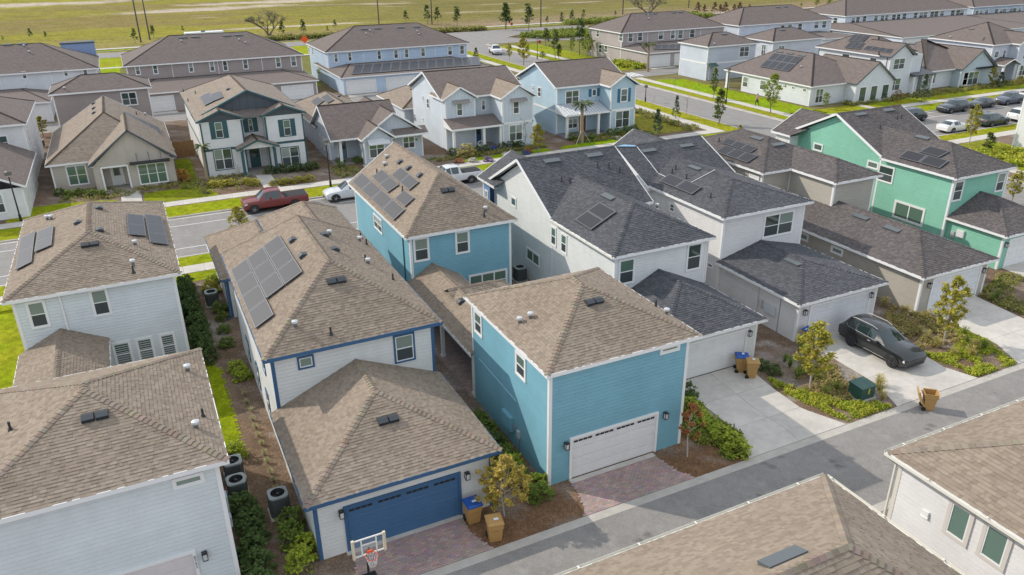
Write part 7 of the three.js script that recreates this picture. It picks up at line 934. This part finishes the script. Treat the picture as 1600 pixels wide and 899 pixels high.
// wheelie bins
function bin(label, x, v, turn, lidMat, open) {
  const o = thing('wheelie_bin', label, 'bin', x, v, 'tan wheelie bins'), tan = M(0.42, 0.25, 0.085, 0.6), L = (n, fn, m) => { const b = new GB(); fn(b); return lmesh(n, b.geo(), m, o); }, H2 = 1.0;
  L('body', b => { const r = [[0.24, 0.2, 0.03], [0.26, 0.24, 0.3], [0.29, 0.29, 0.72], [0.31, 0.33, 0.74], [0.31, 0.33, H2]]; for (let i = 0; i + 1 < r.length; i++) { const [a, c, y] = r[i], [d, e, z] = r[i + 1], P = [[-1, -1], [1, -1], [1, 1], [-1, 1]]; for (let k = 0; k < 4; k++) { const p = P[k], q = P[(k + 1) % 4]; b.q([p[0] * a, y, p[1] * c], [q[0] * a, y, q[1] * c], [q[0] * d, z, q[1] * e], [p[0] * d, z, p[1] * e]); } } b.q([-0.24, 0.03, -0.2], [0.24, 0.03, -0.2], [0.24, 0.03, 0.2], [-0.24, 0.03, 0.2]); if (open) { const P = [[-1, -1], [1, -1], [1, 1], [-1, 1]]; for (let k = 0; k < 4; k++) { const p = P[k], q = P[(k + 1) % 4]; b.q([p[0] * 0.29, H2, p[1] * 0.31], [q[0] * 0.29, H2, q[1] * 0.31], [q[0] * 0.22, 0.06, q[1] * 0.18], [p[0] * 0.22, 0.06, p[1] * 0.18]); b.q([p[0] * 0.29, H2, p[1] * 0.31], [q[0] * 0.29, H2, q[1] * 0.31], [q[0] * 0.34, H2 + 0.01, q[1] * 0.36], [p[0] * 0.34, H2 + 0.01, p[1] * 0.36]); } } box3(b, -0.12, 0.12, 0.62, 0.66, 0.28, 0.31); box3(b, -0.1, 0.1, 0.38, 0.41, 0.25, 0.28); }, tan);
  const lid = L('lid', b => { const P = (x2, z2, y) => [x2, y, z2]; b.q(P(-0.34, -0.36, 0.03), P(0.34, -0.36, 0.03), P(0.26, -0.28, 0.09), P(-0.26, -0.28, 0.09)); b.q(P(-0.34, 0.38, 0.01), P(0.34, 0.38, 0.01), P(0.26, 0.3, 0.07), P(-0.26, 0.3, 0.07)); b.q(P(-0.34, -0.36, 0.03), P(-0.26, -0.28, 0.09), P(-0.26, 0.3, 0.07), P(-0.34, 0.38, 0.01)); b.q(P(0.34, -0.36, 0.03), P(0.26, -0.28, 0.09), P(0.26, 0.3, 0.07), P(0.34, 0.38, 0.01)); b.q(P(-0.26, -0.28, 0.09), P(0.26, -0.28, 0.09), P(0.26, 0.3, 0.07), P(-0.26, 0.3, 0.07)); b.box(-0.34, 0.34, -0.02, 0.025, -0.38, 0.36); }, lidMat || tan);
  const lab = new THREE.Mesh(new THREE.PlaneGeometry(0.2, 0.13), M(0.7, 0.72, 0.76, 0.5, { vertexColors: false })); lab.name = 'sticker'; lab.rotation.x = -Math.PI / 2; lab.position.set(0.06, 0.096, 0.06); lid.add(lab);
  if (open) { lid.position.set(0, 0.98, -0.36); lid.rotation.x = Math.PI * 0.62 * -1; lid.position.y = 0.72; lid.position.z = -0.46; } else lid.position.y = H2;
  for (const s of [-1, 1]) L('wheel', b => { b.tube([[s * 0.24, 0.11, -0.26], [s * 0.31, 0.11, -0.26]], 0.11, 14); }, MAT.black); L('axle', b => b.tube([[-0.24, 0.11, -0.26], [0.24, 0.11, -0.26]], 0.015, 6), MAT.dark); L('handle', b => b.tube([[-0.2, 0.9, -0.33], [-0.2, 0.93, -0.42], [0.2, 0.93, -0.42], [0.2, 0.9, -0.33]], 0.018, 6), tan);
  o.rotation.y = turn; return o;
}
const blueLid = M(0.012, 0.085, 0.36, 0.45); bin('tan bin with blue lid against the blue garage door trim', 9.73, 24.25, 0, blueLid); bin('tan bin with tan lid standing near the alley by golden tree', 10.1, 22.85, -0.2); bin('blue-lidded tan bin by garage at the wide concrete drive', 28.3, 28.95, 1.0, blueLid); bin('tan-lidded bin in front of a blue-lidded bin on concrete drive', 28.4, 28.2, 1.0); bin('open tan bin with lid hanging back at the alley edge', 34.35, 21.55, 0.85, null, true); bin('blue-lidded bin half hidden behind maple at white garage', 34.05, 29.6, 0.2, blueLid);
{ // green utility transformer
  const x0 = 31.72, x1 = 32.72, v0 = 23.55, v1 = 24.4, o = thing('utility_box', 'dark green utility transformer box in bed beside drive', 'utility box', 32.2, 24), m = M(0.03, 0.09, 0.075, 0.5), b = new GB(); b.box(x0, x1, 0.06, 0.74, v0, v1); part('cabinet', b, m, o); const t = new GB(); t.q(W(x0 - 0.03, 0.78, v0 - 0.04), W(x1 + 0.03, 0.78, v0 - 0.04), W(x1 + 0.03, 0.86, v1 + 0.03), W(x0 - 0.03, 0.86, v1 + 0.03)); t.box(x0 - 0.03, x1 + 0.03, 0.74, 0.78, v0 - 0.04, v1 + 0.03); t.q(W(x0 - 0.03, 0.78, v1 + 0.03), W(x1 + 0.03, 0.78, v1 + 0.03), W(x1 + 0.03, 0.86, v1 + 0.03), W(x0 - 0.03, 0.86, v1 + 0.03)); for (const x of [x0 - 0.03, x1 + 0.03]) t.t(W(x, 0.78, v0 - 0.04), W(x, 0.78, v1 + 0.03), W(x, 0.86, v1 + 0.03)); part('lid', t, m, o); const s = new GB(); s.box(x0 + 0.5, x0 + 0.6, 0.35, 0.68, v0 - 0.008, v0); part('warning_label', s, M(0.6, 0.42, 0.02, 0.5), o); const p = new GB(); p.box(x0 - 0.12, x1 + 0.12, 0, 0.06, v0 - 0.12, v1 + 0.12); part('pad', p, MAT.concrete, o);
}
{ // basketball hoop
  const [x, v] = onY(581, 871, 2.25), o = thing('basketball_hoop', 'portable basketball hoop with clear backboard and orange rim on drive', 'basketball hoop', x, v + 0.6), vb = v + 0.28, P = (n, fn, m) => { const b = new GB(); fn(b); part(n, b, m, o); }, cream = M(0.66, 0.58, 0.42, 0.5), wh = M(0.75, 0.74, 0.7, 0.5);
  P('pole', b => b.tube([W(x, 0.1, v + 0.9), W(x, 1.9, v + 0.75), W(x, 2.4, vb + 0.05)], 0.045, 8), MAT.black); P('base', b => { b.box(x - 0.4, x + 0.4, 0, 0.16, v + 0.6, v + 1.5); b.tube([W(x, 0.16, v + 1.2), W(x, 1.0, v + 0.84)], 0.025, 6); }, MAT.black);
  const w = 0.58, y0 = 2.2, y1 = 2.92; for (const s of [-1, 1]) P('side_pad', b => b.box(x + s * w - 0.05, x + s * w + 0.05, y0 - 0.06, y1 + 0.06, vb - 0.05, vb + 0.04), cream); for (const y of [y0, y1]) P('frame_bar', b => b.box(x - w + 0.05, x + w - 0.05, y - 0.025, y + 0.025, vb - 0.02, vb + 0.02), wh);
  P('target', b => { b.box(x - 0.3, x - 0.25, y0 + 0.03, y1 - 0.03, vb - 0.024, vb - 0.012); b.box(x + 0.25, x + 0.3, y0 + 0.03, y1 - 0.03, vb - 0.024, vb - 0.012); b.box(x - 0.25, x + 0.25, y0 + 0.44, y0 + 0.49, vb - 0.024, vb - 0.012); }, wh); P('backboard', b => b.q(W(x - w + 0.05, y0, vb), W(x + w - 0.05, y0, vb), W(x + w - 0.05, y1, vb), W(x - w + 0.05, y1, vb)), M(0.9, 0.92, 0.92, 0.05, { transmission: 0.9, thickness: 0 }));
  const orange = M(0.75, 0.1, 0.03, 0.4), ring = (r, y, n = 24) => { const q = []; for (let i = 0; i <= n; i++) q.push(W(x + Math.cos(i / n * 6.2832) * r, y, v + Math.sin(i / n * 6.2832) * r)); return q; }; P('rim', b => { b.tube(ring(0.23, 2.3), 0.014, 6, 1, false); b.box(x - 0.1, x + 0.1, 2.24, 2.36, v + 0.22, vb); }, orange);
  P('net', b => { for (let i = 0; i < 12; i++) { const a = i / 12 * 6.2832; for (const s of [0.262, -0.262]) b.tube([W(x + Math.cos(a) * 0.225, 2.29, v + Math.sin(a) * 0.225), W(x + Math.cos(a + s) * 0.17, 2.08, v + Math.sin(a + s) * 0.17), W(x + Math.cos(a + 2 * s) * 0.13, 1.88, v + Math.sin(a + 2 * s) * 0.13)], 0.007, 4, 1, false); } b.tube(ring(0.17, 2.08, 12), 0.007, 4, 1, false); b.tube(ring(0.13, 1.9, 12), 0.007, 4, 1, false); }, wh);
}
{ const [x, v] = onY(...t4(425, 672)), [x2, v2] = onY(...t4(525, 655)); for (const [a, b, l] of [[x, 82.4, 'round white wicker chair at left end of pale blue porch'], [x2, 82.5, 'round white wicker chair near middle post of pale blue porch']]) { const o = thing('porch_chair', l, 'chair', a, b, 'round porch chairs', 0.14), r = (q, y, t) => { const s = []; for (let i = 0; i <= 16; i++) s.push([Math.cos(i / 16 * 6.2832) * q, y + Math.sin(i / 16 * 6.2832) * t, Math.sin(i / 16 * 6.2832) * q]); return s; }, g = new GB(), k = new GB(), c = new GB(); g.tube(r(0.5, 0.62, -0.22), 0.04, 6, 1, false); for (let i = 0; i < 10; i++) { const q = i / 10 * 6.2832; g.tube([[Math.cos(q) * 0.5, 0.62 - Math.sin(q) * 0.22, Math.sin(q) * 0.5], [Math.cos(q) * 0.2, 0.3, Math.sin(q) * 0.2]], 0.018, 4, 1, false); } lmesh('bowl_frame', g.geo(), MAT.trim, o); k.tube(r(0.28, 0.03, 0), 0.03, 6, 1, false); for (let i = 0; i < 6; i++) { const q = i / 6 * 6.2832; k.tube([[Math.cos(q) * 0.28, 0.03, Math.sin(q) * 0.28], [Math.cos(q) * 0.2, 0.3, Math.sin(q) * 0.2]], 0.02, 4); } lmesh('base', k.geo(), MAT.trim, o); c.tube([[0, 0.3, 0], [0, 0.42, 0.03], [0, 0.5, 0.05]], [0.2, 0.4, 0.36], 14); lmesh('cushion', c.geo(), M(0.4, 0.4, 0.4, 0.9), o); } }
// ---------------------------------------------------------------- vehicles (built nose towards +x, then turned)
// a body is lofted through stations: x, bottom, belt, top, half width, half width at the top; the letter after it says what lies between it and the next
const CARS = {
  suv: { L: 4.9, wb: 2.9, wx: 0.12, r: 0.37, st: [[2.45, 0.42, 0.7, 0.74, 0.7, 0.6, 'b'], [2.38, 0.28, 0.8, 0.86, 0.86, 0.7, 'b'], [2.1, 0.24, 0.92, 0.99, 0.94, 0.76, 'b'], [1.5, 0.24, 1.0, 1.07, 0.97, 0.78, 'b'], [0.98, 0.24, 1.04, 1.12, 0.97, 0.78, 'w'], [0.2, 0.24, 1.07, 1.6, 0.97, 0.66, 'g'], [-0.28, 0.24, 1.08, 1.69, 0.97, 0.66, 'p'], [-0.34, 0.24, 1.08, 1.695, 0.97, 0.66, 'g'], [-1.12, 0.24, 1.09, 1.69, 0.97, 0.66, 'p'], [-1.2, 0.24, 1.09, 1.685, 0.97, 0.65, 'g'], [-1.72, 0.26, 1.12, 1.64, 0.95, 0.62, 'q'], [-1.95, 0.28, 1.13, 1.58, 0.93, 0.6, 'v'], [-2.28, 0.3, 1.08, 1.14, 0.9, 0.72, 'b'], [-2.4, 0.34, 0.98, 1.02, 0.88, 0.7, 'b'], [-2.46, 0.42, 0.74, 0.78, 0.78, 0.66, 'b']] },
  sedan: { L: 4.7, wb: 2.75, wx: 0.08, r: 0.33, st: [[2.35, 0.38, 0.6, 0.63, 0.68, 0.58, 'b'], [2.26, 0.24, 0.7, 0.75, 0.84, 0.7, 'b'], [1.9, 0.2, 0.8, 0.87, 0.9, 0.74, 'b'], [1.3, 0.2, 0.88, 0.95, 0.92, 0.76, 'b'], [0.85, 0.2, 0.92, 0.99, 0.92, 0.76, 'w'], [0.0, 0.2, 0.95, 1.36, 0.92, 0.6, 'g'], [-0.3, 0.2, 0.95, 1.43, 0.92, 0.6, 'p'], [-0.37, 0.2, 0.95, 1.435, 0.92, 0.6, 'g'], [-1.1, 0.2, 0.96, 1.4, 0.92, 0.58, 'q'], [-1.25, 0.2, 0.97, 1.36, 0.91, 0.58, 'v'], [-1.85, 0.22, 0.98, 1.04, 0.9, 0.72, 'b'], [-2.25, 0.26, 0.96, 1.0, 0.86, 0.7, 'b'], [-2.35, 0.36, 0.7, 0.74, 0.76, 0.64, 'b']] },
  pickup: { L: 5.9, wb: 3.68, wx: 0.18, r: 0.4, st: [[2.95, 0.5, 0.9, 0.94, 0.85, 0.75, 'b'], [2.88, 0.4, 1.05, 1.1, 0.96, 0.85, 'b'], [2.4, 0.38, 1.14, 1.2, 1.0, 0.86, 'b'], [1.55, 0.38, 1.18, 1.24, 1.0, 0.86, 'w'], [0.95, 0.38, 1.2, 1.82, 1.0, 0.7, 'g'], [0.5, 0.38, 1.2, 1.9, 1.0, 0.71, 'p'], [0.42, 0.38, 1.2, 1.9, 1.0, 0.71, 'g'], [-0.35, 0.38, 1.2, 1.88, 1.0, 0.7, 'q'], [-0.5, 0.38, 1.2, 1.84, 1.0, 0.69, 'v'], [-0.68, 0.4, 1.2, 1.23, 1.0, 0.86, 'b'], [-0.74, 0.42, 1.2, 1.22, 1.0, 0.9, 'd'], [-2.85, 0.48, 1.2, 1.22, 1.0, 0.9, 'b'], [-2.93, 0.48, 1.18, 1.2, 0.99, 0.89, 'b'], [-2.95, 0.52, 0.9, 0.92, 0.97, 0.88, 'b']] },
  van: { L: 5.2, wb: 3.0, wx: 0.15, r: 0.36, st: [[2.6, 0.45, 0.8, 0.84, 0.75, 0.65, 'b'], [2.5, 0.3, 0.95, 1.0, 0.92, 0.78, 'b'], [2.0, 0.28, 1.06, 1.13, 0.98, 0.8, 'w'], [1.2, 0.28, 1.12, 1.74, 0.99, 0.74, 'g'], [0.5, 0.28, 1.12, 1.82, 0.99, 0.74, 'p'], [0.42, 0.28, 1.12, 1.82, 0.99, 0.74, 'g'], [-0.7, 0.28, 1.12, 1.82, 0.99, 0.74, 'p'], [-0.78, 0.28, 1.12, 1.82, 0.99, 0.74, 'g'], [-2.1, 0.3, 1.12, 1.8, 0.98, 0.72, 'q'], [-2.35, 0.3, 1.12, 1.76, 0.96, 0.7, 'v'], [-2.55, 0.32, 1.1, 1.14, 0.94, 0.78, 'b'], [-2.6, 0.4, 0.8, 0.84, 0.9, 0.76, 'b']] },
};
const carCache = {};
function carGeo(kind) {
  if (carCache[kind]) return carCache[kind];
  const C = CARS[kind], body = new GB(), glass = new GB(), bed = new GB();
  const ring = s => { const [x, b, bl, t, w, wt] = s, m = (b + bl) / 2; return [[x, b, w * 0.86], [x, b + 0.1, w * 0.97], [x, m, w], [x, bl - 0.07, w * 0.99], [x, bl, w * 0.95], [x, t - 0.05, wt + 0.02], [x, t, wt * 0.86], [x, t + 0.025, 0]]; };
  for (let i = 0; i + 1 < C.st.length; i++) {
    const A = ring(C.st[i]), B = ring(C.st[i + 1]), f = C.st[i][6];
    for (let k = 0; k < 7; k++) for (const s of [1, -1]) {
      const p = q => [q[0], q[1], q[2] * s], side = k === 4, top = k >= 5, gl = (side && f === 'g') || (top && 'wv'.includes(f)) || (side && f === 'x');
      if (gl) { glass.q(p(A[k]), p(B[k]), p(B[k + 1]), p(A[k + 1])); }
      else (top && f === 'd' ? bed : body).q(p(A[k]), p(B[k]), p(B[k + 1]), p(A[k + 1]));
    }
  }
  for (const e of [0, C.st.length - 1]) { const R = ring(C.st[e]); for (let k = 0; k < 7; k++) body.q(R[k], R[k + 1], [R[k + 1][0], R[k + 1][1], -R[k + 1][2]], [R[k][0], R[k][1], -R[k][2]]); }
  const under = new GB(); under.q([C.L / 2 - 0.1, 0.3, 0.85], [-C.L / 2 + 0.1, 0.3, 0.85], [-C.L / 2 + 0.1, 0.3, -0.85], [C.L / 2 - 0.1, 0.3, -0.85]);
  const weld = g => toCreasedNormals(g.geo(), 0.7);
  return carCache[kind] = { C, body: weld(body), glass: toCreasedNormals(glass.geo(), 0.5), bed: bed.p.length ? bed.geo() : null, under: under.geo() };
}
const tyreG = {}; const carGlass = M(0.03, 0.05, 0.052, 0.03, { clearcoat: 1, clearcoatRoughness: 0.02, metalness: 0.35 });
function car(kind, label, cat, x, v, turn, paintM, o = {}) {
  const g = thing(o.name || kind.replace('sedan', 'car').replace('suv', 'car'), label, cat, x, v, o.group, o.y ?? -0.12), K = carGeo(kind), C = K.C, w = C.st[5][4], r = C.r;
  lmesh('body', K.body, paintM, g); lmesh('windows', K.glass, carGlass, g); lmesh('underbody', K.under, MAT.black, g); if (K.bed) lmesh('truck_bed', K.bed, M(0.02, 0.02, 0.022, 0.7), g);
  const key = 't' + r; if (!tyreG[key]) { const t = new GB(), a = new GB(), h = new GB(); t.tube([[0, 0, -0.12], [0, 0, -0.1], [0, 0, 0.1], [0, 0, 0.12]], [r - 0.04, r, r, r - 0.04], 24); a.tube([[0, 0, 0.1], [0, 0, 0.125]], [r * 0.68, r * 0.66], 20); for (let i = 0; i < 5; i++) { const q = i / 5 * 6.2832; h.bar([0, 0, 0.128], [Math.cos(q) * r * 0.62, Math.sin(q) * r * 0.62, 0.128], 0.09, 0.02); } h.tube([[0, 0, 0.12], [0, 0, 0.14]], 0.08, 10); tyreG[key] = [t.geo(), a.geo(), h.geo()]; }
  for (const sx of [1, -1]) for (const sz of [1, -1]) {
    const wh = new THREE.Group(); wh.name = 'wheel'; wh.position.set(C.wx + sx * C.wb / 2, r, sz * (w - 0.1)); if (sz < 0) wh.rotation.y = Math.PI; g.add(wh); lmesh('tyre', tyreG[key][0], MAT.black, wh); lmesh('rim', tyreG[key][1], M(0.03, 0.03, 0.032, 0.5), wh); lmesh('spokes', tyreG[key][2], o.rim || M(0.42, 0.42, 0.43, 0.35, { metalness: 0.5 }), wh);
    const ar = wpart('arch' + r, () => { const b = new GB(); const n = 14; for (let i = 0; i < n; i++) { const a = Math.PI * i / n, c = Math.PI * (i + 1) / n, p = (t, q, z) => [Math.cos(t) * q, Math.sin(t) * q, z]; b.t([0, 0, 0], p(a, r + 0.05, 0), p(c, r + 0.05, 0)); b.q(p(a, r + 0.05, 0.0), p(c, r + 0.05, 0), p(c, r + 0.09, 0.014), p(a, r + 0.09, 0.014)); } return b; }); const m = lmesh('wheel_arch', ar, MAT.black, g); m.position.set(C.wx + sx * C.wb / 2, r, sz * (w + 0.004)); if (sz < 0) m.rotation.y = Math.PI;
  }
  const S = C.st, front = S[1], rear = S[S.length - 2], add = (n, fn, m) => { const b = new GB(); fn(b); lmesh(n, b.geo(), m, g); };
  for (const s of [1, -1]) { add('headlight', b => { b.q([front[0] + 0.07, front[2] - 0.2, s * (front[4] * 0.5)], [front[0] - 0.04, front[2] - 0.2, s * (front[4] + 0.04)], [front[0] - 0.08, front[2] - 0.03, s * (front[4] + 0.02)], [front[0] + 0.04, front[2] - 0.05, s * front[4] * 0.5]); b.q([front[0] - 0.04, front[2] - 0.2, s * (front[4] + 0.04)], [front[0] - 0.34, front[2] - 0.1, s * (front[4] + 0.055)], [front[0] - 0.34, front[2] - 0.02, s * (front[4] + 0.05)], [front[0] - 0.08, front[2] - 0.03, s * (front[4] + 0.02)]); }, M(0.65, 0.67, 0.68, 0.15)); add('tail_light', b => { b.q([rear[0] - 0.06, rear[2] - 0.2, s * rear[4] * 0.6], [rear[0] + 0.02, rear[2] - 0.2, s * (rear[4] + 0.03)], [rear[0] + 0.02, rear[2] - 0.02, s * (rear[4] + 0.02)], [rear[0] - 0.05, rear[2] - 0.02, s * rear[4] * 0.6]); }, M(0.32, 0.015, 0.015, 0.25)); add('mirror', b => box3(b, S[4][0] - 0.55, S[4][0] - 0.42, S[4][2] + 0.02, S[4][2] + 0.16, s > 0 ? w : -w - 0.2, s > 0 ? w + 0.2 : -w), paintM); if (o.rails) add('roof_rail', b => b.tube([[0.05, 1.66, s * 0.6], [-0.3, 1.75, s * 0.62], [-1.5, 1.73, s * 0.61], [-1.75, 1.66, s * 0.59]], 0.02, 6), M(0.4, 0.4, 0.41, 0.4)); if (o.chrome) { add('sill_trim', b => b.tube([[1.0, 0.36, s * (w + 0.0)], [-1.0, 0.36, s * (w + 0.0)]], 0.012, 5), M(0.22, 0.22, 0.225, 0.4)); add('window_trim', b => b.tube([[0.95, 1.1, s * (w * 0.955)], [-0.3, 1.12, s * w * 0.955], [-1.7, 1.17, s * w * 0.95], [-1.95, 1.3, s * w * 0.86]], 0.012, 5), M(0.26, 0.26, 0.265, 0.4)); } add('door_handle', b => box3(b, -0.2, -0.02, S[5][2] - 0.14, S[5][2] - 0.1, s > 0 ? w - 0.01 : -w - 0.03, s > 0 ? w + 0.03 : -w + 0.01), o.chrome ? M(0.6, 0.6, 0.62, 0.3, { metalness: 0.7 }) : paintM); }
  add('grille', b => b.q([S[0][0] + 0.012, S[0][1] + 0.02, 0.5], [S[0][0] + 0.012, S[0][1] + 0.02, -0.5], [S[1][0] + 0.03, S[1][2] - 0.06, -0.55], [S[1][0] + 0.03, S[1][2] - 0.06, 0.55]), MAT.black); add('front_bumper', b => b.bar([S[1][0] - 0.02, 0.36, -0.7], [S[1][0] - 0.02, 0.36, 0.7], 0.12, 0.14), o.bumper || MAT.black);
  g.rotation.y = turn; return g;
}
const cp = (r, g, b) => M(r, g, b, 0.35, { clearcoat: 0.8, clearcoatRoughness: 0.04 });
const black = cp(0.008, 0.011, 0.012), PARK = 'cars parked along the street';
car('suv', 'black crossover with chrome rails parked on concrete drive', 'car', 37.08, 26.95, -Math.PI / 2, black, { y: 0.03, rails: 1, chrome: 1, rim: M(0.08, 0.08, 0.085, 0.4, { metalness: 0.5 }) });
car('pickup', 'dark red pickup truck parked on far side of street', 'pickup', 10.3, 72.05, Math.PI, cp(0.18, 0.02, 0.018), { group: PARK, bumper: M(0.5, 0.5, 0.52, 0.3, { metalness: 0.7 }) });
car('suv', 'white off-road car behind the red pickup, half hidden by teal house', 'car', 17.35, 72.0, Math.PI, cp(0.62, 0.63, 0.64), { group: PARK, rails: 1 });
{ car('pickup', 'white pickup seen between teal and white roofs', 'pickup', 28.0, 71.8, Math.PI, cp(0.62, 0.63, 0.64), { group: PARK, rails: 1 }); }
{ const [a] = onY(1428, 190), [b] = onY(1494, 174), [c] = onY(1541, 168.5), [d] = onY(1577, 162); car('van', 'black van partly hidden behind ridge of mint green house', 'van', a, 70.4, 0, black, { group: PARK }); car('suv', 'dark navy crossover first in line before far pavement', 'car', b, 71.9, Math.PI, cp(0.02, 0.028, 0.036), { group: PARK }); car('sedan', 'dark green-black saloon second in line at far pavement', 'car', c, 71.9, Math.PI, cp(0.018, 0.026, 0.028), { group: PARK }); car('suv', 'blue-grey car third in line at right picture edge', 'car', d + 0.5, 71.9, Math.PI, cp(0.06, 0.07, 0.1), { group: PARK }); }
{ const [a] = onY(1493, 204), [b] = onY(1552, 194.5), [c] = onY(1590, 187); car('sedan', 'white saloon parked on near side of street behind yellow tree', 'car', a, 63.75, 0, cp(0.7, 0.7, 0.69), { group: PARK }); car('suv', 'dark teal crossover parked ahead of the white saloon', 'car', b, 63.75, 0, cp(0.02, 0.035, 0.036), { group: PARK, rails: 1 }); car('suv', 'white car mostly hidden by plain white house wall', 'car', c + 1, 63.75, 0, cp(0.7, 0.7, 0.69), { group: PARK }); }
car('pickup', 'white pickup truck driving down side street near the island', 'pickup', 73.6, 160, -Math.PI / 2 - 0.25, cp(0.72, 0.72, 0.73), { bumper: M(0.5, 0.5, 0.52, 0.3, { metalness: 0.7 }), rim: M(0.05, 0.05, 0.05, 0.5) });
{ // trailer on the far road
  const [x0, y0] = onV(288, 53, 201.5), [x1, y1] = onV(348, 48.5, 201.5), top = (y0 + y1) / 2 + 0.2, o = thing('trailer', 'long white trailer roof showing above taupe townhouse ridge', 'trailer', (x0 + x1) / 2, 201.5, undefined, -0.13), b = new GB(); b.box(x0, x1, 1, top, 200.2, 202.8); part('box', b, M(0.72, 0.73, 0.74, 0.5), o); const u = new GB(); u.box((x0 + x1) / 2 - 0.6, (x0 + x1) / 2 + 0.2, top, top + 0.25, 200.9, 202); part('roof_unit', u, MAT.dark, o); for (const x of [x0 + 1.2, x0 + 2.4, x1 - 1.4]) for (const v of [200.4, 202.6]) { const w = new GB(); w.tube([W(x, 0.4, v - 0.15), W(x, 0.4, v + 0.15)], 0.52, 16); part('wheel', w, MAT.black, o); }
}
{ // walker on the pavement
  const [x, v] = onY(...t8(1213, 515)), o = thing('person', 'person in pink top and dark trousers walking on the side street pavement', 'person', x, v, undefined, 0.03);
  const J = [[[0, 0.95, 0], [0, 1.2, 0.02], 0.15, 0.16], [[0, 1.2, 0.02], [0, 1.42, 0.02], 0.16, 0.13], [[-0.17, 1.4, 0.02], [0.17, 1.4, 0.02], 0.075, 0.075], [[0, 1.42, 0.02], [0, 1.55, 0.03], 0.055, 0.055], [[0, 1.62, 0.04], [0, 1.68, 0.04], 0.095, 0.1], [[0.09, 0.92, 0], [0.1, 0.5, 0.16], 0.095, 0.065], [[0.1, 0.5, 0.16], [0.1, 0.08, 0.2], 0.06, 0.04], [[0.1, 0.05, 0.18], [0.1, 0.04, 0.34], 0.045, 0.035], [[-0.09, 0.92, 0], [-0.1, 0.5, -0.06], 0.095, 0.065], [[-0.1, 0.5, -0.06], [-0.1, 0.12, -0.32], 0.06, 0.04], [[-0.1, 0.09, -0.34], [-0.1, 0.04, -0.2], 0.045, 0.035], [[0.2, 1.38, 0.02], [0.26, 1.12, -0.1], 0.055, 0.045], [[0.26, 1.12, -0.1], [0.24, 0.92, 0.02], 0.042, 0.032], [[0.24, 0.92, 0.02], [0.23, 0.83, 0.06], 0.035, 0.025], [[-0.2, 1.38, 0.02], [-0.26, 1.13, 0.1], 0.055, 0.045], [[-0.26, 1.13, 0.1], [-0.22, 1.0, 0.28], 0.042, 0.032], [[-0.22, 1.0, 0.28], [-0.21, 0.98, 0.37], 0.035, 0.025]];
  const N = 56, mc = new MarchingCubes(N, new THREE.MeshStandardMaterial(), true, true, 60000), f = mc.field, sm = 0.035; mc.isolation = 0;
  for (let k = 0; k < N; k++) for (let j = 0; j < N; j++) for (let i = 0; i < N; i++) { const px = (i / N * 2 - 1), py = (j / N * 2 - 1) + 0.9, pz = (k / N * 2 - 1); let e = 0; for (const [a, b, r0, r1] of J) { const bx = b[0] - a[0], by = b[1] - a[1], bz = b[2] - a[2], qx = px - a[0], qy = py - a[1], qz = pz - a[2], t = Math.max(0, Math.min(1, (qx * bx + qy * by + qz * bz) / (bx * bx + by * by + bz * bz))), d = Math.hypot(qx - bx * t, qy - by * t, qz - bz * t) - (r0 + (r1 - r0) * t); e += Math.exp(-d / sm); } f[k * N * N + j * N + i] = sm * Math.log(e + 1e-30); }
  mc.update(); const n = mc.count, p = new Float32Array(n * 3), q = new Float32Array(n * 3), c = new Float32Array(n * 3); for (let i = 0; i < n; i++) { const y = mc.positionArray[i * 3 + 1] + 0.9; p[i * 3] = mc.positionArray[i * 3]; p[i * 3 + 1] = y; p[i * 3 + 2] = mc.positionArray[i * 3 + 2]; for (let k = 0; k < 3; k++) q[i * 3 + k] = mc.normalArray[i * 3 + k]; const ax = Math.abs(p[i * 3]), col = y > 1.68 || (y > 1.56 && p[i * 3 + 2] < 0.02) ? [0.05, 0.035, 0.025] : y > 1.5 ? [0.42, 0.27, 0.2] : y > 0.95 && ax < 0.22 || y > 1.25 ? [0.6, 0.3, 0.3] : ax > 0.19 ? [0.42, 0.27, 0.2] : y > 0.1 ? [0.025, 0.025, 0.035] : [0.4, 0.4, 0.4]; c.set(col, i * 3); }
  const g = new THREE.BufferGeometry(); g.setAttribute('position', new THREE.BufferAttribute(p, 3)); g.setAttribute('normal', new THREE.BufferAttribute(q, 3)); g.setAttribute('color', new THREE.BufferAttribute(c, 3)); lmesh('body', g, MAT.vc, o); o.rotation.y = Math.PI;
}
renderer.render(scene, camera);
